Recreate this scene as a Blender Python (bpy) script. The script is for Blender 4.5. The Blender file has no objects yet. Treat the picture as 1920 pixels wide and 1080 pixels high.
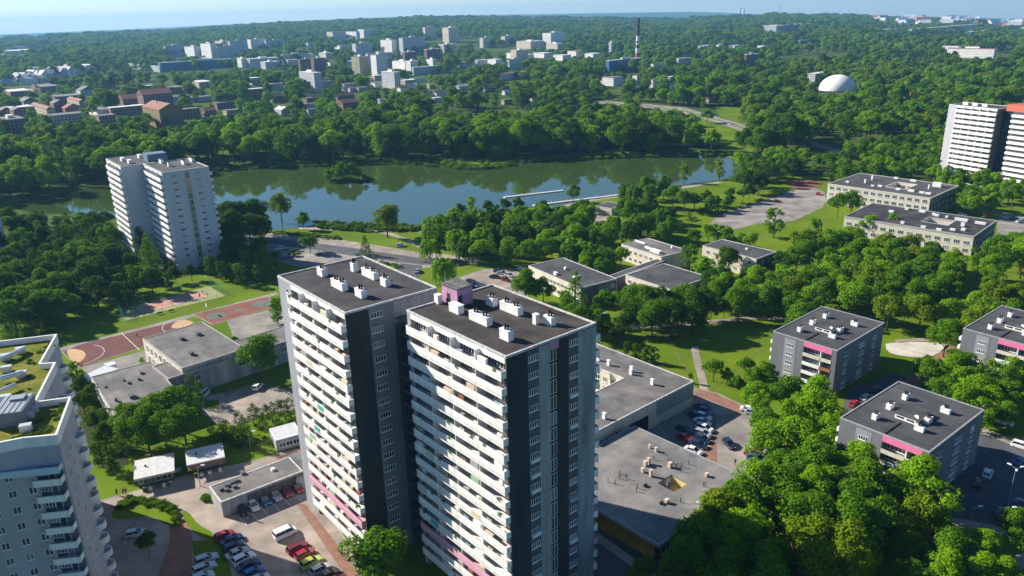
import bpy, bmesh, math, random
import numpy as np
from math import radians as R, sin, cos, pi, sqrt, atan2, hypot, tan
random.seed(7); np.random.seed(7)
S = bpy.context.scene
C = S.collection

# ------------------------------------------------------------------ camera
W, HH = 1920, 1080
F, PITCH, ROLL, H = 1462.6, 0.34038, -0.02648, 97.0
cp, sp = cos(PITCH), sin(PITCH)
_f = np.array([0, cp, -sp]); _u = np.array([0, sp, cp]); _r = np.array([1., 0, 0])
_c, _s = cos(ROLL), sin(ROLL)
RT, UP = _c*_r + _s*_u, -_s*_r + _c*_u
cam = bpy.data.cameras.new('camera'); co = bpy.data.objects.new('camera', cam); C.objects.link(co)
import mathutils
M = mathutils.Matrix(((RT[0], UP[0], -_f[0], 0), (RT[1], UP[1], -_f[1], 0), (RT[2], UP[2], -_f[2], H), (0, 0, 0, 1)))
co.matrix_world = M
cam.sensor_width = 36; cam.lens = 36*F/W; cam.clip_start = 1; cam.clip_end = 60000
S.camera = co

# ------------------------------------------------------------------ light
AZ, EL = -24.5, 29.6                     # direction in which shadows fall, sun height
S.render.engine = 'CYCLES'
S.view_settings.view_transform = 'Standard'; S.view_settings.look = 'None'
S.view_settings.exposure = 0.95; S.view_settings.gamma = 1
w = bpy.data.worlds.new('World'); S.world = w; w.use_nodes = True
nt = w.node_tree; bg = nt.nodes['Background']
sky = nt.nodes.new('ShaderNodeTexSky'); sky.sky_type = 'NISHITA'; sky.sun_disc = False
sky.sun_elevation = R(EL); sky.sun_rotation = R(-65.5)
sky.altitude = 1500; sky.air_density = 1.0; sky.dust_density = 0.1; sky.ozone_density = 5.0
hs = nt.nodes.new('ShaderNodeHueSaturation'); hs.inputs['Saturation'].default_value = 1.05
nt.links.new(sky.outputs[0], hs.inputs['Color']); nt.links.new(hs.outputs[0], bg.inputs[0]); bg.inputs[1].default_value = 0.066
sl = bpy.data.lights.new('sun', 'SUN'); sl.energy = 5.0; sl.angle = R(0.5); sl.color = (1, .93, .82)
so = bpy.data.objects.new('sun', sl); C.objects.link(so)
sd = mathutils.Vector((cos(R(AZ))*cos(R(EL)), sin(R(AZ))*cos(R(EL)), -sin(R(EL))))
so.rotation_euler = sd.to_track_quat('-Z', 'Y').to_euler(); so.location = (-200, 100, 300)

# ------------------------------------------------------------------ geometry of the land
def ray(px, py):
    return _f + RT*(px-960)/F - UP*(py-540)/F
def proj(P):
    q = np.array(P, float) - [0, 0, H]; d = q @ _f
    if d <= 1: return (-1e5, 1e5)
    return 960+F*(q @ RT)/d, 540-F*(q @ UP)/d
def up(px, py, z=0.0):
    v = ray(px, py); t = (z-H)/v[2]; p = v*t; return np.array([p[0], p[1], z])
# skyline profiles (photograph columns -> row) at a near and at a far ridge
PX = [-400, 0, 100, 300, 480, 560, 640, 800, 1000, 1200, 1290, 1340, 1400, 1460, 1600, 1700, 1800, 1920, 2300]
R1 = [80, 76, 70, 61, 48, 45, 42, 35, 36, 39, 38, 36, 32, 29, 31, 36, 42, 46, 60]
R2 = [75, 66, 62, 53, 44, 40, 36, 30, 27, 24, 23, 24, 27, 31, 31, 32, 35, 38, 50]
D1, D2 = 4300.0, 11500.0
def zrow(px, py, d):
    v = ray(px, py); return H + v[2]*d/hypot(v[0], v[1])
_az = [atan2(*(ray(x, 40)[:2])) for x in PX]
_z1 = [zrow(x, y, D1)-14 for x, y in zip(PX, R1)]
_z2 = [zrow(x, y, D2) for x, y in zip(PX, R2)]
def gz(x, y):
    r = hypot(x, y)
    if r < 1300: return 0.0
    a = atan2(x, y)
    z1 = np.interp(a, _az, _z1); z2 = np.interp(a, _az, _z2)
    if r < D1:
        t = (r-1300)/(D1-1300); t = t*t*(3-2*t)
        wv = 7*sin(x*.0031+1)*sin(y*.0027)*t*(1-t)*2
        return z1*t + wv
    t = min(1, (r-D1)/(D2-D1))
    dip = -45*sin(pi*min(1, t*1.0))**2 if t < 1 else 0
    return z1*(1-t)+z2*t + dip
def at(px, py, dz=0.0):                   # the point of the land seen at a pixel of the photograph
    v = ray(px, py); hv = hypot(v[0], v[1]); t = 60.0
    pt = t
    while t < 12500:
        x, y, z = v[0]*t/hv, v[1]*t/hv, H+v[2]*t/hv
        if z <= gz(x, y)+dz: break
        pt = t; t *= 1.01
    a, b = pt, t
    for _ in range(18):
        m = (a+b)/2; x, y, z = v[0]*m/hv, v[1]*m/hv, H+v[2]*m/hv
        if z <= gz(x, y)+dz: b = m
        else: a = m
    return np.array([x, y, gz(x, y)])
def inpoly(x, y, P):
    c = False; j = len(P)-1
    for i in range(len(P)):
        if (P[i][1] > y) != (P[j][1] > y) and x < (P[j][0]-P[i][0])*(y-P[i][1])/(P[j][1]-P[i][1])+P[i][0]: c = not c
        j = i
    return c

# ------------------------------------------------------------------ materials
MT = {}
def nodes(name):
    m = bpy.data.materials.new(name); m.use_nodes = True
    return m, m.node_tree, m.node_tree.nodes['Principled BSDF']
def mat(name, col, rough=.8, var=.12, scale=.6, spec=.3, metal=0, bump=0, streak=False, col2=None, detail=4):
    if name in MT: return MT[name]
    m, t, b = nodes(name); N, L = t.nodes, t.links
    b.inputs['Roughness'].default_value = rough; b.inputs['Specular IOR Level'].default_value = spec
    b.inputs['Metallic'].default_value = metal
    if var:
        tc = N.new('ShaderNodeTexCoord'); mp = N.new('ShaderNodeMapping'); nz = N.new('ShaderNodeTexNoise')
        L.new(tc.outputs['Object'], mp.inputs[0]); L.new(mp.outputs[0], nz.inputs['Vector'])
        if streak: mp.inputs['Scale'].default_value = (1, 1, .12)
        nz.inputs['Scale'].default_value = scale; nz.inputs['Detail'].default_value = detail; nz.inputs['Roughness'].default_value = .62
        r = N.new('ShaderNodeValToRGB'); L.new(nz.outputs[0], r.inputs[0])
        c2 = col2 or [min(1, c*(1+var*1.6)) for c in col]; c1 = [c*(1-var*1.6) for c in col]
        r.color_ramp.elements[0].position = .32; r.color_ramp.elements[1].position = .68
        r.color_ramp.elements[0].color = (*c1, 1); r.color_ramp.elements[1].color = (*c2, 1)
        if not col2:
            e = r.color_ramp.elements.new(.5); e.color = (*col, 1)
        L.new(r.outputs[0], b.inputs['Base Color'])
        if bump:
            bp = N.new('ShaderNodeBump'); bp.inputs['Strength'].default_value = bump
            n2 = N.new('ShaderNodeTexNoise'); n2.inputs['Scale'].default_value = scale*6; L.new(tc.outputs['Object'], n2.inputs['Vector'])
            L.new(n2.outputs[0], bp.inputs['Height']); L.new(bp.outputs[0], b.inputs['Normal'])
    else: b.inputs['Base Color'].default_value = (*col, 1)
    MT[name] = m; return m
def joints(m, kind, bw, rh, dark=.72):
    t = m.node_tree; N, L = t.nodes, t.links; b = N['Principled BSDF']; tc = N.new('ShaderNodeTexCoord'); br = N.new('ShaderNodeTexBrick')
    if kind == 'wall':
        sx = N.new('ShaderNodeSeparateXYZ'); cx = N.new('ShaderNodeCombineXYZ'); ad = N.new('ShaderNodeMath'); L.new(tc.outputs['Object'], sx.inputs[0])
        L.new(sx.outputs[0], ad.inputs[0]); L.new(sx.outputs[1], ad.inputs[1]); L.new(ad.outputs[0], cx.inputs[0]); L.new(sx.outputs[2], cx.inputs[1]); L.new(cx.outputs[0], br.inputs['Vector'])
        br.offset = 0.0
    else: L.new(tc.outputs['Object'], br.inputs['Vector'])
    br.inputs['Scale'].default_value = 1; br.inputs['Brick Width'].default_value = bw; br.inputs['Row Height'].default_value = rh
    br.inputs['Mortar Size'].default_value = .03; br.inputs['Mortar Smooth'].default_value = .6; br.inputs['Color1'].default_value = (1, 1, 1, 1); br.inputs['Color2'].default_value = (.88, .88, .88, 1); br.inputs['Mortar'].default_value = (dark, dark, dark, 1)
    mx = N.new('ShaderNodeMix'); mx.data_type = 'RGBA'; mx.blend_type = 'MULTIPLY'; mx.inputs[0].default_value = 1
    nz = N.new('ShaderNodeTexNoise'); nz.inputs['Scale'].default_value = .12; nz.inputs['Detail'].default_value = 5; L.new(tc.outputs['Object'], nz.inputs['Vector'])
    rp = N.new('ShaderNodeValToRGB'); rp.color_ramp.elements[0].position = .42; rp.color_ramp.elements[0].color = (1, 1, 1, 1); rp.color_ramp.elements[1].position = .62; rp.color_ramp.elements[1].color = (1.0, 1.0, 1.0, 1) if kind == 'wall' else (1.45, 1.4, 1.35, 1)
    L.new(nz.outputs[0], rp.inputs[0]); m2 = N.new('ShaderNodeMix'); m2.data_type = 'RGBA'; m2.blend_type = 'MULTIPLY'; m2.inputs[0].default_value = 1
    src = b.inputs['Base Color'].links[0].from_socket; L.new(src, mx.inputs[6]); L.new(br.outputs[0], mx.inputs[7]); L.new(mx.outputs[2], m2.inputs[6]); L.new(rp.outputs[0], m2.inputs[7]); L.new(m2.outputs[2], b.inputs['Base Color'])
def patchy(name, cols, s1=.05, s2=.6, rough=.95, bump=.3):
    """three-colour ground mixed by two noises, in world metres"""
    if name in MT: return MT[name]
    m, t, b = nodes(name); N, L = t.nodes, t.links
    b.inputs['Roughness'].default_value = rough; b.inputs['Specular IOR Level'].default_value = .03
    g = N.new('ShaderNodeNewGeometry')
    a = N.new('ShaderNodeTexNoise'); a.inputs['Scale'].default_value = s1; a.inputs['Detail'].default_value = 5
    c = N.new('ShaderNodeTexNoise'); c.inputs['Scale'].default_value = s2; c.inputs['Detail'].default_value = 6; c.inputs['Roughness'].default_value = .7
    for n in (a, c): L.new(g.outputs['Position'], n.inputs['Vector'])
    r = N.new('ShaderNodeValToRGB'); L.new(a.outputs[0], r.inputs[0])
    r.color_ramp.elements[0].position = .38; r.color_ramp.elements[1].position = .64
    r.color_ramp.elements[0].color = (*cols[0], 1); r.color_ramp.elements[1].color = (*cols[1], 1)
    r2 = N.new('ShaderNodeValToRGB'); L.new(c.outputs[0], r2.inputs[0])
    r2.color_ramp.elements[0].position = .42; r2.color_ramp.elements[1].position = .72
    r2.color_ramp.elements[0].color = (0, 0, 0, 1); r2.color_ramp.elements[1].color = (1, 1, 1, 1)
    mx = N.new('ShaderNodeMix'); mx.data_type = 'RGBA'
    L.new(r2.outputs[0], mx.inputs[0]); L.new(r.outputs[0], mx.inputs[6]); mx.inputs[7].default_value = (*cols[2], 1)
    L.new(mx.outputs[2], b.inputs['Base Color'])
    if bump:
        bp = N.new('ShaderNodeBump'); bp.inputs['Strength'].default_value = bump; bp.inputs['Distance'].default_value = .3
        L.new(c.outputs[0], bp.inputs['Height']); L.new(bp.outputs[0], b.inputs['Normal'])
    MT[name] = m; return m
def leafmat(name, c1, c2, c3, tr=.28):
    if name in MT: return MT[name]
    m, t, b = nodes(name); N, L = t.nodes, t.links
    b.inputs['Roughness'].default_value = .8; b.inputs['Specular IOR Level'].default_value = .04
    oi = N.new('ShaderNodeObjectInfo'); g = N.new('ShaderNodeNewGeometry')
    r = N.new('ShaderNodeValToRGB'); r.color_ramp.elements[0].color = (*c1, 1); r.color_ramp.elements[1].color = (*c2, 1)
    L.new(g.outputs['Random Per Island'], r.inputs[0])
    mx = N.new('ShaderNodeMix'); mx.data_type = 'RGBA'
    mu = N.new('ShaderNodeMath'); mu.operation = 'MULTIPLY'; mu.inputs[1].default_value = .6
    L.new(oi.outputs['Random'], mu.inputs[0]); L.new(mu.outputs[0], mx.inputs[0])
    L.new(r.outputs[0], mx.inputs[6]); mx.inputs[7].default_value = (*c3, 1)
    L.new(mx.outputs[2], b.inputs['Base Color'])
    tl = N.new('ShaderNodeBsdfTranslucent'); ty = N.new('ShaderNodeMix'); ty.data_type = 'RGBA'; ty.blend_type = 'MULTIPLY'; ty.inputs[0].default_value = 1; ty.inputs[7].default_value = (1.45, 1.35, .5, 1); L.new(mx.outputs[2], ty.inputs[6]); L.new(ty.outputs[2], tl.inputs['Color'])
    ms = N.new('ShaderNodeMixShader'); ms.inputs[0].default_value = tr
    out = N['Material Output']; L.new(b.outputs[0], ms.inputs[1]); L.new(tl.outputs[0], ms.inputs[2]); L.new(ms.outputs[0], out.inputs[0])
    MT[name] = m; return m
def glassmat(name='glass', col=(.03, .045, .06)):
    if name in MT: return MT[name]
    m, t, b = nodes(name); N, L = t.nodes, t.links
    b.inputs['Roughness'].default_value = .08; b.inputs['Specular IOR Level'].default_value = .7
    oi = N.new('ShaderNodeObjectInfo'); r = N.new('ShaderNodeValToRGB'); L.new(oi.outputs['Random'], r.inputs[0])
    r.color_ramp.interpolation = 'CONSTANT'
    r.color_ramp.elements[0].color = (*col, 1)
    r.color_ramp.elements[1].position = .62; r.color_ramp.elements[1].color = (.09, .1, .11, 1)
    e = r.color_ramp.elements.new(.84); e.color = (.22, .21, .18, 1)
    L.new(r.outputs[0], b.inputs['Base Color'])
    MT[name] = m; return m
def facade(name, wall, win, fh=2.8, bw=3.2, rough=.8):
    """far facade: rows of window openings as a surface pattern in the block's own metres"""
    if name in MT: return MT[name]
    m, t, b = nodes(name); N, L = t.nodes, t.links
    b.inputs['Roughness'].default_value = rough; b.inputs['Specular IOR Level'].default_value = .25
    tc = N.new('ShaderNodeTexCoord'); sx = N.new('ShaderNodeSeparateXYZ'); L.new(tc.outputs['Object'], sx.inputs[0])
    def math(op, a, bv=None, c=None):
        n = N.new('ShaderNodeMath'); n.operation = op
        for i, q in enumerate((a, bv, c)):
            if q is None: continue
            if isinstance(q, (int, float)): n.inputs[i].default_value = q
            else: L.new(q, n.inputs[i])
        return n.outputs[0]
    h = math('ADD', sx.outputs[0], sx.outputs[1])
    fx = math('FRACT', math('DIVIDE', h, bw)); fz = math('FRACT', math('DIVIDE', sx.outputs[2], fh))
    wx = math('MULTIPLY', math('GREATER_THAN', fx, .25), math('LESS_THAN', fx, .78))
    wz = math('MULTIPLY', math('GREATER_THAN', fz, .32), math('LESS_THAN', fz, .82))
    k = math('MULTIPLY', wx, wz)
    gn = N.new('ShaderNodeNewGeometry'); sn = N.new('ShaderNodeSeparateXYZ'); L.new(gn.outputs['Normal'], sn.inputs[0])
    k = math('MULTIPLY', k, math('LESS_THAN', math('ABSOLUTE', sn.outputs[2]), .5))
    nz = N.new('ShaderNodeTexNoise'); nz.inputs['Scale'].default_value = .08; L.new(tc.outputs['Object'], nz.inputs['Vector'])
    hv = N.new('ShaderNodeHueSaturation'); hv.inputs['Color'].default_value = (*wall, 1)
    L.new(math('MULTIPLY_ADD', nz.outputs[0], .5, .75), hv.inputs['Value'])
    mx = N.new('ShaderNodeMix'); mx.data_type = 'RGBA'; L.new(k, mx.inputs[0]); L.new(hv.outputs[0], mx.inputs[6]); mx.inputs[7].default_value = (*win, 1)
    L.new(mx.outputs[2], b.inputs['Base Color'])
    MT[name] = m; return m

white = mat('white_plaster', (.78, .77, .74), .75, .07, .8, streak=True)
whiteb = mat('white_balcony_panel', (.86, .83, .79), .7, .11, .9, streak=True)
offw = mat('cream_plaster', (.62, .56, .46), .85, .1, .5, streak=True)
cream2 = mat('pale_sand_plaster', (.60, .55, .47), .85, .08, .5)
charcoal = mat('charcoal_panel', (.040, .045, .050), .8, .16, .5, streak=True)
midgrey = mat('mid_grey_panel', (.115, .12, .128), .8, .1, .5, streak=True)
lightgrey = mat('light_grey_concrete', (.34, .345, .35), .85, .18, .6, streak=True, bump=.15)
conc = mat('worn_concrete', (.30, .31, .32), .85, .3, .35, streak=True, bump=.2)
roofblk = mat('black_roofing', (.040, .040, .042), .85, .3, .22, detail=8, bump=.1)
roofbrn = mat('brown_black_roofing', (.042, .037, .034), .85, .38, .2, detail=8, bump=.1)
roofgry = mat('grey_roofing', (.135, .13, .125), .9, .16, .3, detail=7, bump=.1)
roofpale = mat('pale_grey_roofing', (.17, .165, .16), .9, .12, .35, detail=8, bump=.1)
roofdg = mat('dark_grey_roofing', (.060, .062, .066), .9, .16, .3, detail=7)
coping = mat('white_coping', (.52, .515, .50), .7, .2, 1.5)
frame = mat('white_window_frame', (.75, .75, .74), .5, 0)
glass = glassmat()
pink = mat('pink_panel', (.72, .17, .33), .7, .08, 1)
lilac = mat('lilac_panel', (.48, .25, .38), .7, .1, 1)
orangered = mat('orange_red_panel', (.50, .13, .08), .7, .05, 1)
black = mat('black_metal', (.02, .02, .022), .6, 0)
metal = mat('galvanised_metal', (.45, .46, .47), .4, .06, 2, metal=.6)
tyre = mat('rubber', (.02, .02, .02), .8, 0)
bark = mat('bark', (.11, .075, .05), .95, .25, 3)
brick = mat('red_brick_wall', (.20, .075, .05), .9, .15, .8)
brickp = mat('orange_brick_edge', (.34, .13, .08), .9, .15, .8)
yellowp = mat('yellow_wall', (.52, .32, .05), .8, .2, .6)
bluep = mat('blue_cladding', (.05, .16, .33), .6, .08, .3)
tan_ = mat('orange_roof_tile', (.27, .12, .08), .85, .15, .5)
greenroof = patchy('sedum_roof', [(.13, .15, .02), (.24, .22, .045), (.06, .10, .015)], .25, 1.2)
grass = patchy('mown_grass', [(.085, .165, .006), (.145, .220, .010), (.120, .150, .022)], .045, .33)
landm = patchy('rough_green_land', [(.045, .085, .012), (.100, .135, .025), (.035, .065, .012)], .006, .12)
asphalt = mat('asphalt', (.085, .088, .095), .9, .14, .25, detail=8)
asphalt_l = mat('worn_pale_asphalt', (.22, .205, .185), .9, .14, .2, detail=8)
paving = mat('beige_concrete_paving', (.27, .232, .195), .9, .12, .25, detail=8)
redpave = mat('red_brick_paving', (.25, .13, .09), .9, .12, .5, detail=8)
redct = mat('brick_red_court_surface', (.125, .042, .034), .85, .10, .2)
redct2 = mat('faded_red_court_surface', (.21, .075, .052), .85, .14, .2)
pinkct = mat('pink_court_surface', (.48, .24, .18), .85, .08, .3)
greenct = mat('yellow_green_court_surface', (.26, .28, .12), .85, .12, .3)
beigect = mat('beige_court_surface', (.50, .32, .17), .85, .06, .3)
greyct = mat('grey_green_court_surface', (.12, .14, .11), .85, .1, .3)
sandm = mat('pale_sand', (.52, .48, .41), .95, .12, .2)
kerbm = mat('kerb_concrete', (.38, .37, .35), .9, .1, 1)
paint = mat('white_road_paint', (.75, .75, .73), .7, .1, 2)

for _m in (roofblk, roofbrn, roofgry, roofpale, roofdg): joints(_m, 'roof', 9.0, 1.05, .78)
for _m in (charcoal, midgrey, conc, lightgrey): joints(_m, 'wall', 3.1, 2.75, .6)
for _m in (asphalt_l, paving): joints(_m, 'roof', 6.0, 6.0, .86)
# ------------------------------------------------------------------ mesh helpers
class MB:
    def __init__(s): s.v = []; s.f = []; s.m = []
    def quad(s, a, b, c, d, m=0):
        n = len(s.v); s.v += [tuple(a), tuple(b), tuple(c), tuple(d)]; s.f.append((n, n+1, n+2, n+3)); s.m.append(m)
    def box(s, x0, x1, y0, y1, z0, z1, m=0, top=True, mt=None):
        n = len(s.v)
        s.v += [(x0, y0, z0), (x1, y0, z0), (x1, y1, z0), (x0, y1, z0), (x0, y0, z1), (x1, y0, z1), (x1, y1, z1), (x0, y1, z1)]
        fs = [(0, 3, 2, 1), (0, 1, 5, 4), (1, 2, 6, 5), (2, 3, 7, 6), (3, 0, 4, 7)] + ([(4, 5, 6, 7)] if top else [])
        for i, f in enumerate(fs): s.f.append(tuple(n+k for k in f)); s.m.append(mt if (i == 5 and mt is not None) else m)
        return s
    def prism(s, P, z0, z1, m=0, top=True, bottom=True):
        n = len(s.v); k = len(P)
        s.v += [(p[0], p[1], z0) for p in P]+[(p[0], p[1], z1) for p in P]
        for i in range(k): j = (i+1) % k; s.f.append((n+i, n+j, n+k+j, n+k+i)); s.m.append(m)
        if top: s.f.append(tuple(range(n+k, n+2*k))); s.m.append(m)
        if bottom: s.f.append(tuple(range(n+k-1, n-1, -1))); s.m.append(m)
        return s
    def cyl(s, x, y, z0, z1, r0, r1=None, n=10, m=0):
        r1 = r0 if r1 is None else r1
        b = len(s.v)
        s.v += [(x+r0*cos(2*pi*i/n), y+r0*sin(2*pi*i/n), z0) for i in range(n)]+[(x+r1*cos(2*pi*i/n), y+r1*sin(2*pi*i/n), z1) for i in range(n)]
        for i in range(n): j = (i+1) % n; s.f.append((b+i, b+j, b+n+j, b+n+i)); s.m.append(m)
        s.f.append(tuple(range(b+n, b+2*n))); s.m.append(m); s.f.append(tuple(range(b+n-1, b-1, -1))); s.m.append(m)
        return s
    def tube(s, a, b, r0, r1=None, n=6, m=0):
        r1 = r0 if r1 is None else r1
        a = mathutils.Vector(a); b = mathutils.Vector(b); d = (b-a).normalized()
        x = d.orthogonal().normalized(); y = d.cross(x); k = len(s.v)
        for c, r in ((a, r0), (b, r1)):
            for i in range(n): s.v.append(tuple(c+x*r*cos(2*pi*i/n)+y*r*sin(2*pi*i/n)))
        for i in range(n): j = (i+1) % n; s.f.append((k+i, k+j, k+n+j, k+n+i)); s.m.append(m)
        s.f.append(tuple(range(k+n-1, k-1, -1))); s.m.append(m); s.f.append(tuple(range(k+n, k+2*n))); s.m.append(m)
        return s
    def mesh(s, name, mats):
        me = bpy.data.meshes.new(name); me.from_pydata(s.v, [], s.f)
        for q in (mats if isinstance(mats, (list, tuple)) else [mats]): me.materials.append(q)
        if any(s.m): me.polygons.foreach_set('material_index', s.m)
        me.update(); return me
    def build(s, name, mats, parent=None, loc=(0, 0, 0), rz=0):
        return ob(name, s.mesh(name, mats), parent, loc, rz)
def ob(name, me, parent=None, loc=(0, 0, 0), rz=0, scale=None):
    o = bpy.data.objects.new(name, me); C.objects.link(o); o.location = tuple(float(q) for q in loc); o.rotation_euler = (0, 0, rz)
    if parent: o.parent = parent
    if scale: o.scale = scale
    return o
def tag(o, label=None, cat=None, group=None, kind=None):
    if label: o['label'] = label
    if cat: o['category'] = cat
    if group: o['group'] = group
    if kind: o['kind'] = kind
    return o
def thing(name, label, cat, loc=(0, 0, 0), rz=0, group=None):
    return tag(ob(name, None, None, loc, rz), label, cat, group)
def copytree(o, parent=None):
    c = o.copy(); C.objects.link(c)
    if parent: c.parent = parent
    for ch in list(o.children): copytree(ch, c)
    return c

# ------------------------------------------------------------------ ground, water, paving
def terrain():
    az = [R(a) for a in np.concatenate([np.arange(-42, 42.01, .5), np.arange(50, 316, 8)])]
    rr = [0, 60, 120, 200, 300, 450, 700, 1000, 1299]+list(np.geomspace(1350, 12300, 70))
    v = [(0, 0, 0)]; f = []; n = len(az)
    for r in rr[1:]:
        for a in az: x, y = r*sin(a), r*cos(a); v.append((x, y, gz(x, y)))
    for i in range(n): f.append((0, 1+(i+1) % n, 1+i))
    for k in range(len(rr)-2):
        for i in range(n):
            j = (i+1) % n; a = 1+k*n; b = a+n
            f.append((a+i, a+j, b+j, b+i))
    me = bpy.data.meshes.new('ground'); me.from_pydata(v, [], f); me.materials.append(landm)
    for p in me.polygons: p.use_smooth = True
    tag(ob('ground', me), kind='structure')
terrain()
def dense(P, smooth=2):
    for _ in range(smooth):
        Q = []
        for i in range(len(P)):
            a, b = np.array(P[i]), np.array(P[(i+1) % len(P)])
            Q += [a*.75+b*.25, a*.25+b*.75]
        P = Q
    return P
def sheet(name, px, m, z, smooth=0, world=False):
    P = [(p[0], p[1]) for p in px] if world else [tuple(up(x, y)[:2]) for x, y in px]
    if smooth: P = [tuple(p) for p in dense(P, smooth)]
    me = bpy.data.meshes.new(name); me.from_pydata([(p[0], p[1], z) for p in P], [], [tuple(range(len(P)))])
    me.materials.append(m); me.update()
    if me.polygons[0].normal.z < 0: me.flip_normals()
    return tag(ob(name, me), kind='structure'), P
def kerb(P, h=.12, wd=.2, z=0):
    b = MB()
    for i in range(len(P)):
        a, c = np.array(P[i]), np.array(P[(i+1) % len(P)]); d = c-a; l = np.linalg.norm(d)
        if l < .3: continue
        d = d/l; n = np.array([-d[1], d[0]])*wd/2
        b.prism([a-n, c-n, c+n, a+n], z-.02, h)
    return tag(b.build('kerb', kerbm), kind='structure')
def ribbon(name, px, width, m, z, world=False):
    P = [np.array(p[:2], float) if world else up(*p)[:2] for p in px]
    L_, R_ = [], []
    for i, p in enumerate(P):
        a = P[max(0, i-1)]; b = P[min(len(P)-1, i+1)]; d = (b-a)/np.linalg.norm(b-a); n = np.array([-d[1], d[0]])*width/2
        L_.append(p+n); R_.append(p-n)
    return sheet(name, L_+R_[::-1], m, z, world=True)

LAKE = [(20, 388), (60, 372), (110, 361), (180, 350), (300, 330), (400, 318), (480, 311), (560, 311), (640, 310), (700, 307), (770, 307), (830, 304), (880, 315), (930, 314), (975, 302), (1090, 296), (1180, 295), (1300, 292), (1350, 290),
        (1376, 300), (1378, 318), (1374, 334), (1310, 343), (1250, 352), (1180, 362), (1110, 376), (1040, 388), (960, 390), (880, 400), (800, 424), (700, 419), (600, 420), (540, 430), (440, 436), (300, 415), (160, 402), (60, 400)]
# lawns
sheet('lawn', [(0, 610), (60, 590), (190, 560), (400, 505), (520, 480), (560, 560), (700, 900), (700, 1080), (0, 1080)], grass, .01)
sheet('lawn', [(395, 430), (560, 418), (790, 415), (860, 400), (1000, 390), (1180, 365), (1376, 336), (1480, 330), (1560, 330), (1800, 345), (2100, 380), (2100, 1080), (690, 1080), (560, 560), (520, 480)], grass, .01)
sheet('lawn', [(1100, 186), (1180, 192), (1290, 214), (1400, 244), (1440, 262), (1400, 290), (1330, 268), (1250, 235), (1130, 205)], grass, .02)
sheet('lawn', [(1340, 200), (1385, 196), (1470, 215), (1480, 232), (1400, 236), (1350, 218)], grass, .02)
sheet('lawn', [(1600, 205), (1700, 196), (1790, 196), (1780, 215), (1700, 222), (1630, 222)], grass, .02)
sheet('lawn', [(400, 316), (560, 304), (760, 300), (860, 294), (980, 292), (1100, 288), (1250, 284), (1360, 282), (1400, 290), (1376, 300), (1180, 297), (980, 305), (930, 317), (870, 318), (760, 309), (560, 314), (400, 322)], grass, .02, 1)

# water
m, t, b = nodes('lake_water'); N, L = t.nodes, t.links
b.inputs['Base Color'].default_value = (.046, .076, .016, 1); b.inputs['Roughness'].default_value = .035; b.inputs['IOR'].default_value = 2.0; b.inputs['Specular Tint'].default_value = (.66, .86, 1, 1)
b.inputs['Specular IOR Level'].default_value = .9
g = N.new('ShaderNodeNewGeometry'); nz = N.new('ShaderNodeTexNoise'); nz.inputs['Scale'].default_value = .35; nz.inputs['Detail'].default_value = 3
L.new(g.outputs['Position'], nz.inputs['Vector']); bp = N.new('ShaderNodeBump'); bp.inputs['Strength'].default_value = .05; bp.inputs['Distance'].default_value = .12
L.new(nz.outputs[0], bp.inputs['Height']); L.new(bp.outputs[0], b.inputs['Normal'])
WATER = m
_, LW = sheet('lake', LAKE, WATER, .05, 2)
# island
_, ISL = sheet('island', [(606, 338), (640, 333), (690, 332), (702, 337), (680, 343), (630, 345)], patchy('island_bank', [(.04, .07, .015), (.07, .10, .02), (.03, .05, .012)], .1, .8), .12, 2)
MB().prism(ISL, .0, .3).build('island_bank', MT['island_bank'])['kind'] = 'structure'

# roads by the lake
_, P = sheet('lakeside_pavement', [(495, 436), (640, 450), (720, 462), (790, 474), (860, 478), (860, 500), (790, 502), (720, 492), (640, 482), (500, 462)], paving, .03)
_, P = sheet('lakeside_road', [(395, 430), (507, 446), (640, 462), (720, 474), (790, 484), (900, 486), (900, 493), (790, 497), (700, 486), (640, 477), (507, 457), (395, 442)], asphalt, .05); kerb(P)
_, P = sheet('side_road', [(752, 494), (792, 498), (786, 522), (820, 560), (700, 560), (735, 515)], asphalt, .055)
_, P = sheet('car_park', [(498, 460), (600, 470), (660, 486), (640, 500), (560, 500), (500, 484)], asphalt_l, .05); kerb(P)
sheet('promenade', [(560, 424), (700, 428), (790, 430), (790, 436), (700, 434), (560, 430)], paving, .05)
_, P = sheet('car_park', [(862, 520), (905, 505), (960, 505), (985, 520), (990, 560), (930, 560)], paving, .05); kerb(P)
ribbon('park_path', [(700, 432), (735, 440), (770, 452), (800, 470)], 3, paving, .06)
ribbon('park_path', [(860, 484), (950, 480), (1010, 468), (1100, 452), (1180, 430), (1240, 412)], 2.5, paving, .06)
ribbon('shore_path', [(1060, 386), (1120, 374), (1200, 362), (1290, 350), (1350, 342)], 4, paving, .06)
# motorway beyond the lake
def motorway():
    L1 = [(1080, 186), (1150, 191), (1200, 194), (1285, 202), (1345, 219), (1425, 243)]
    L2 = [(1400, 249), (1330, 226), (1270, 212), (1190, 200), (1140, 196), (1075, 190)]
    _, P = sheet('motorway', L1+L2, asphalt_l, .08)
    mid = [((a[0]+b[0])/2, (a[1]+b[1])/2) for a, b in zip(L1, L2[::-1])]
    ribbon('median_strip', mid, 3, grass, .12)
    ribbon('motorway', [(1505, 262), (1540, 275), (1600, 290)], 9, asphalt_l, .08)
    ribbon('motorway', [(1490, 200), (1520, 206), (1580, 210)], 12, asphalt_l, .08)
    ribbon('slip_road', [(1150, 194), (1170, 203), (1190, 212)], 7, asphalt_l, .1)
motorway()
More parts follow.
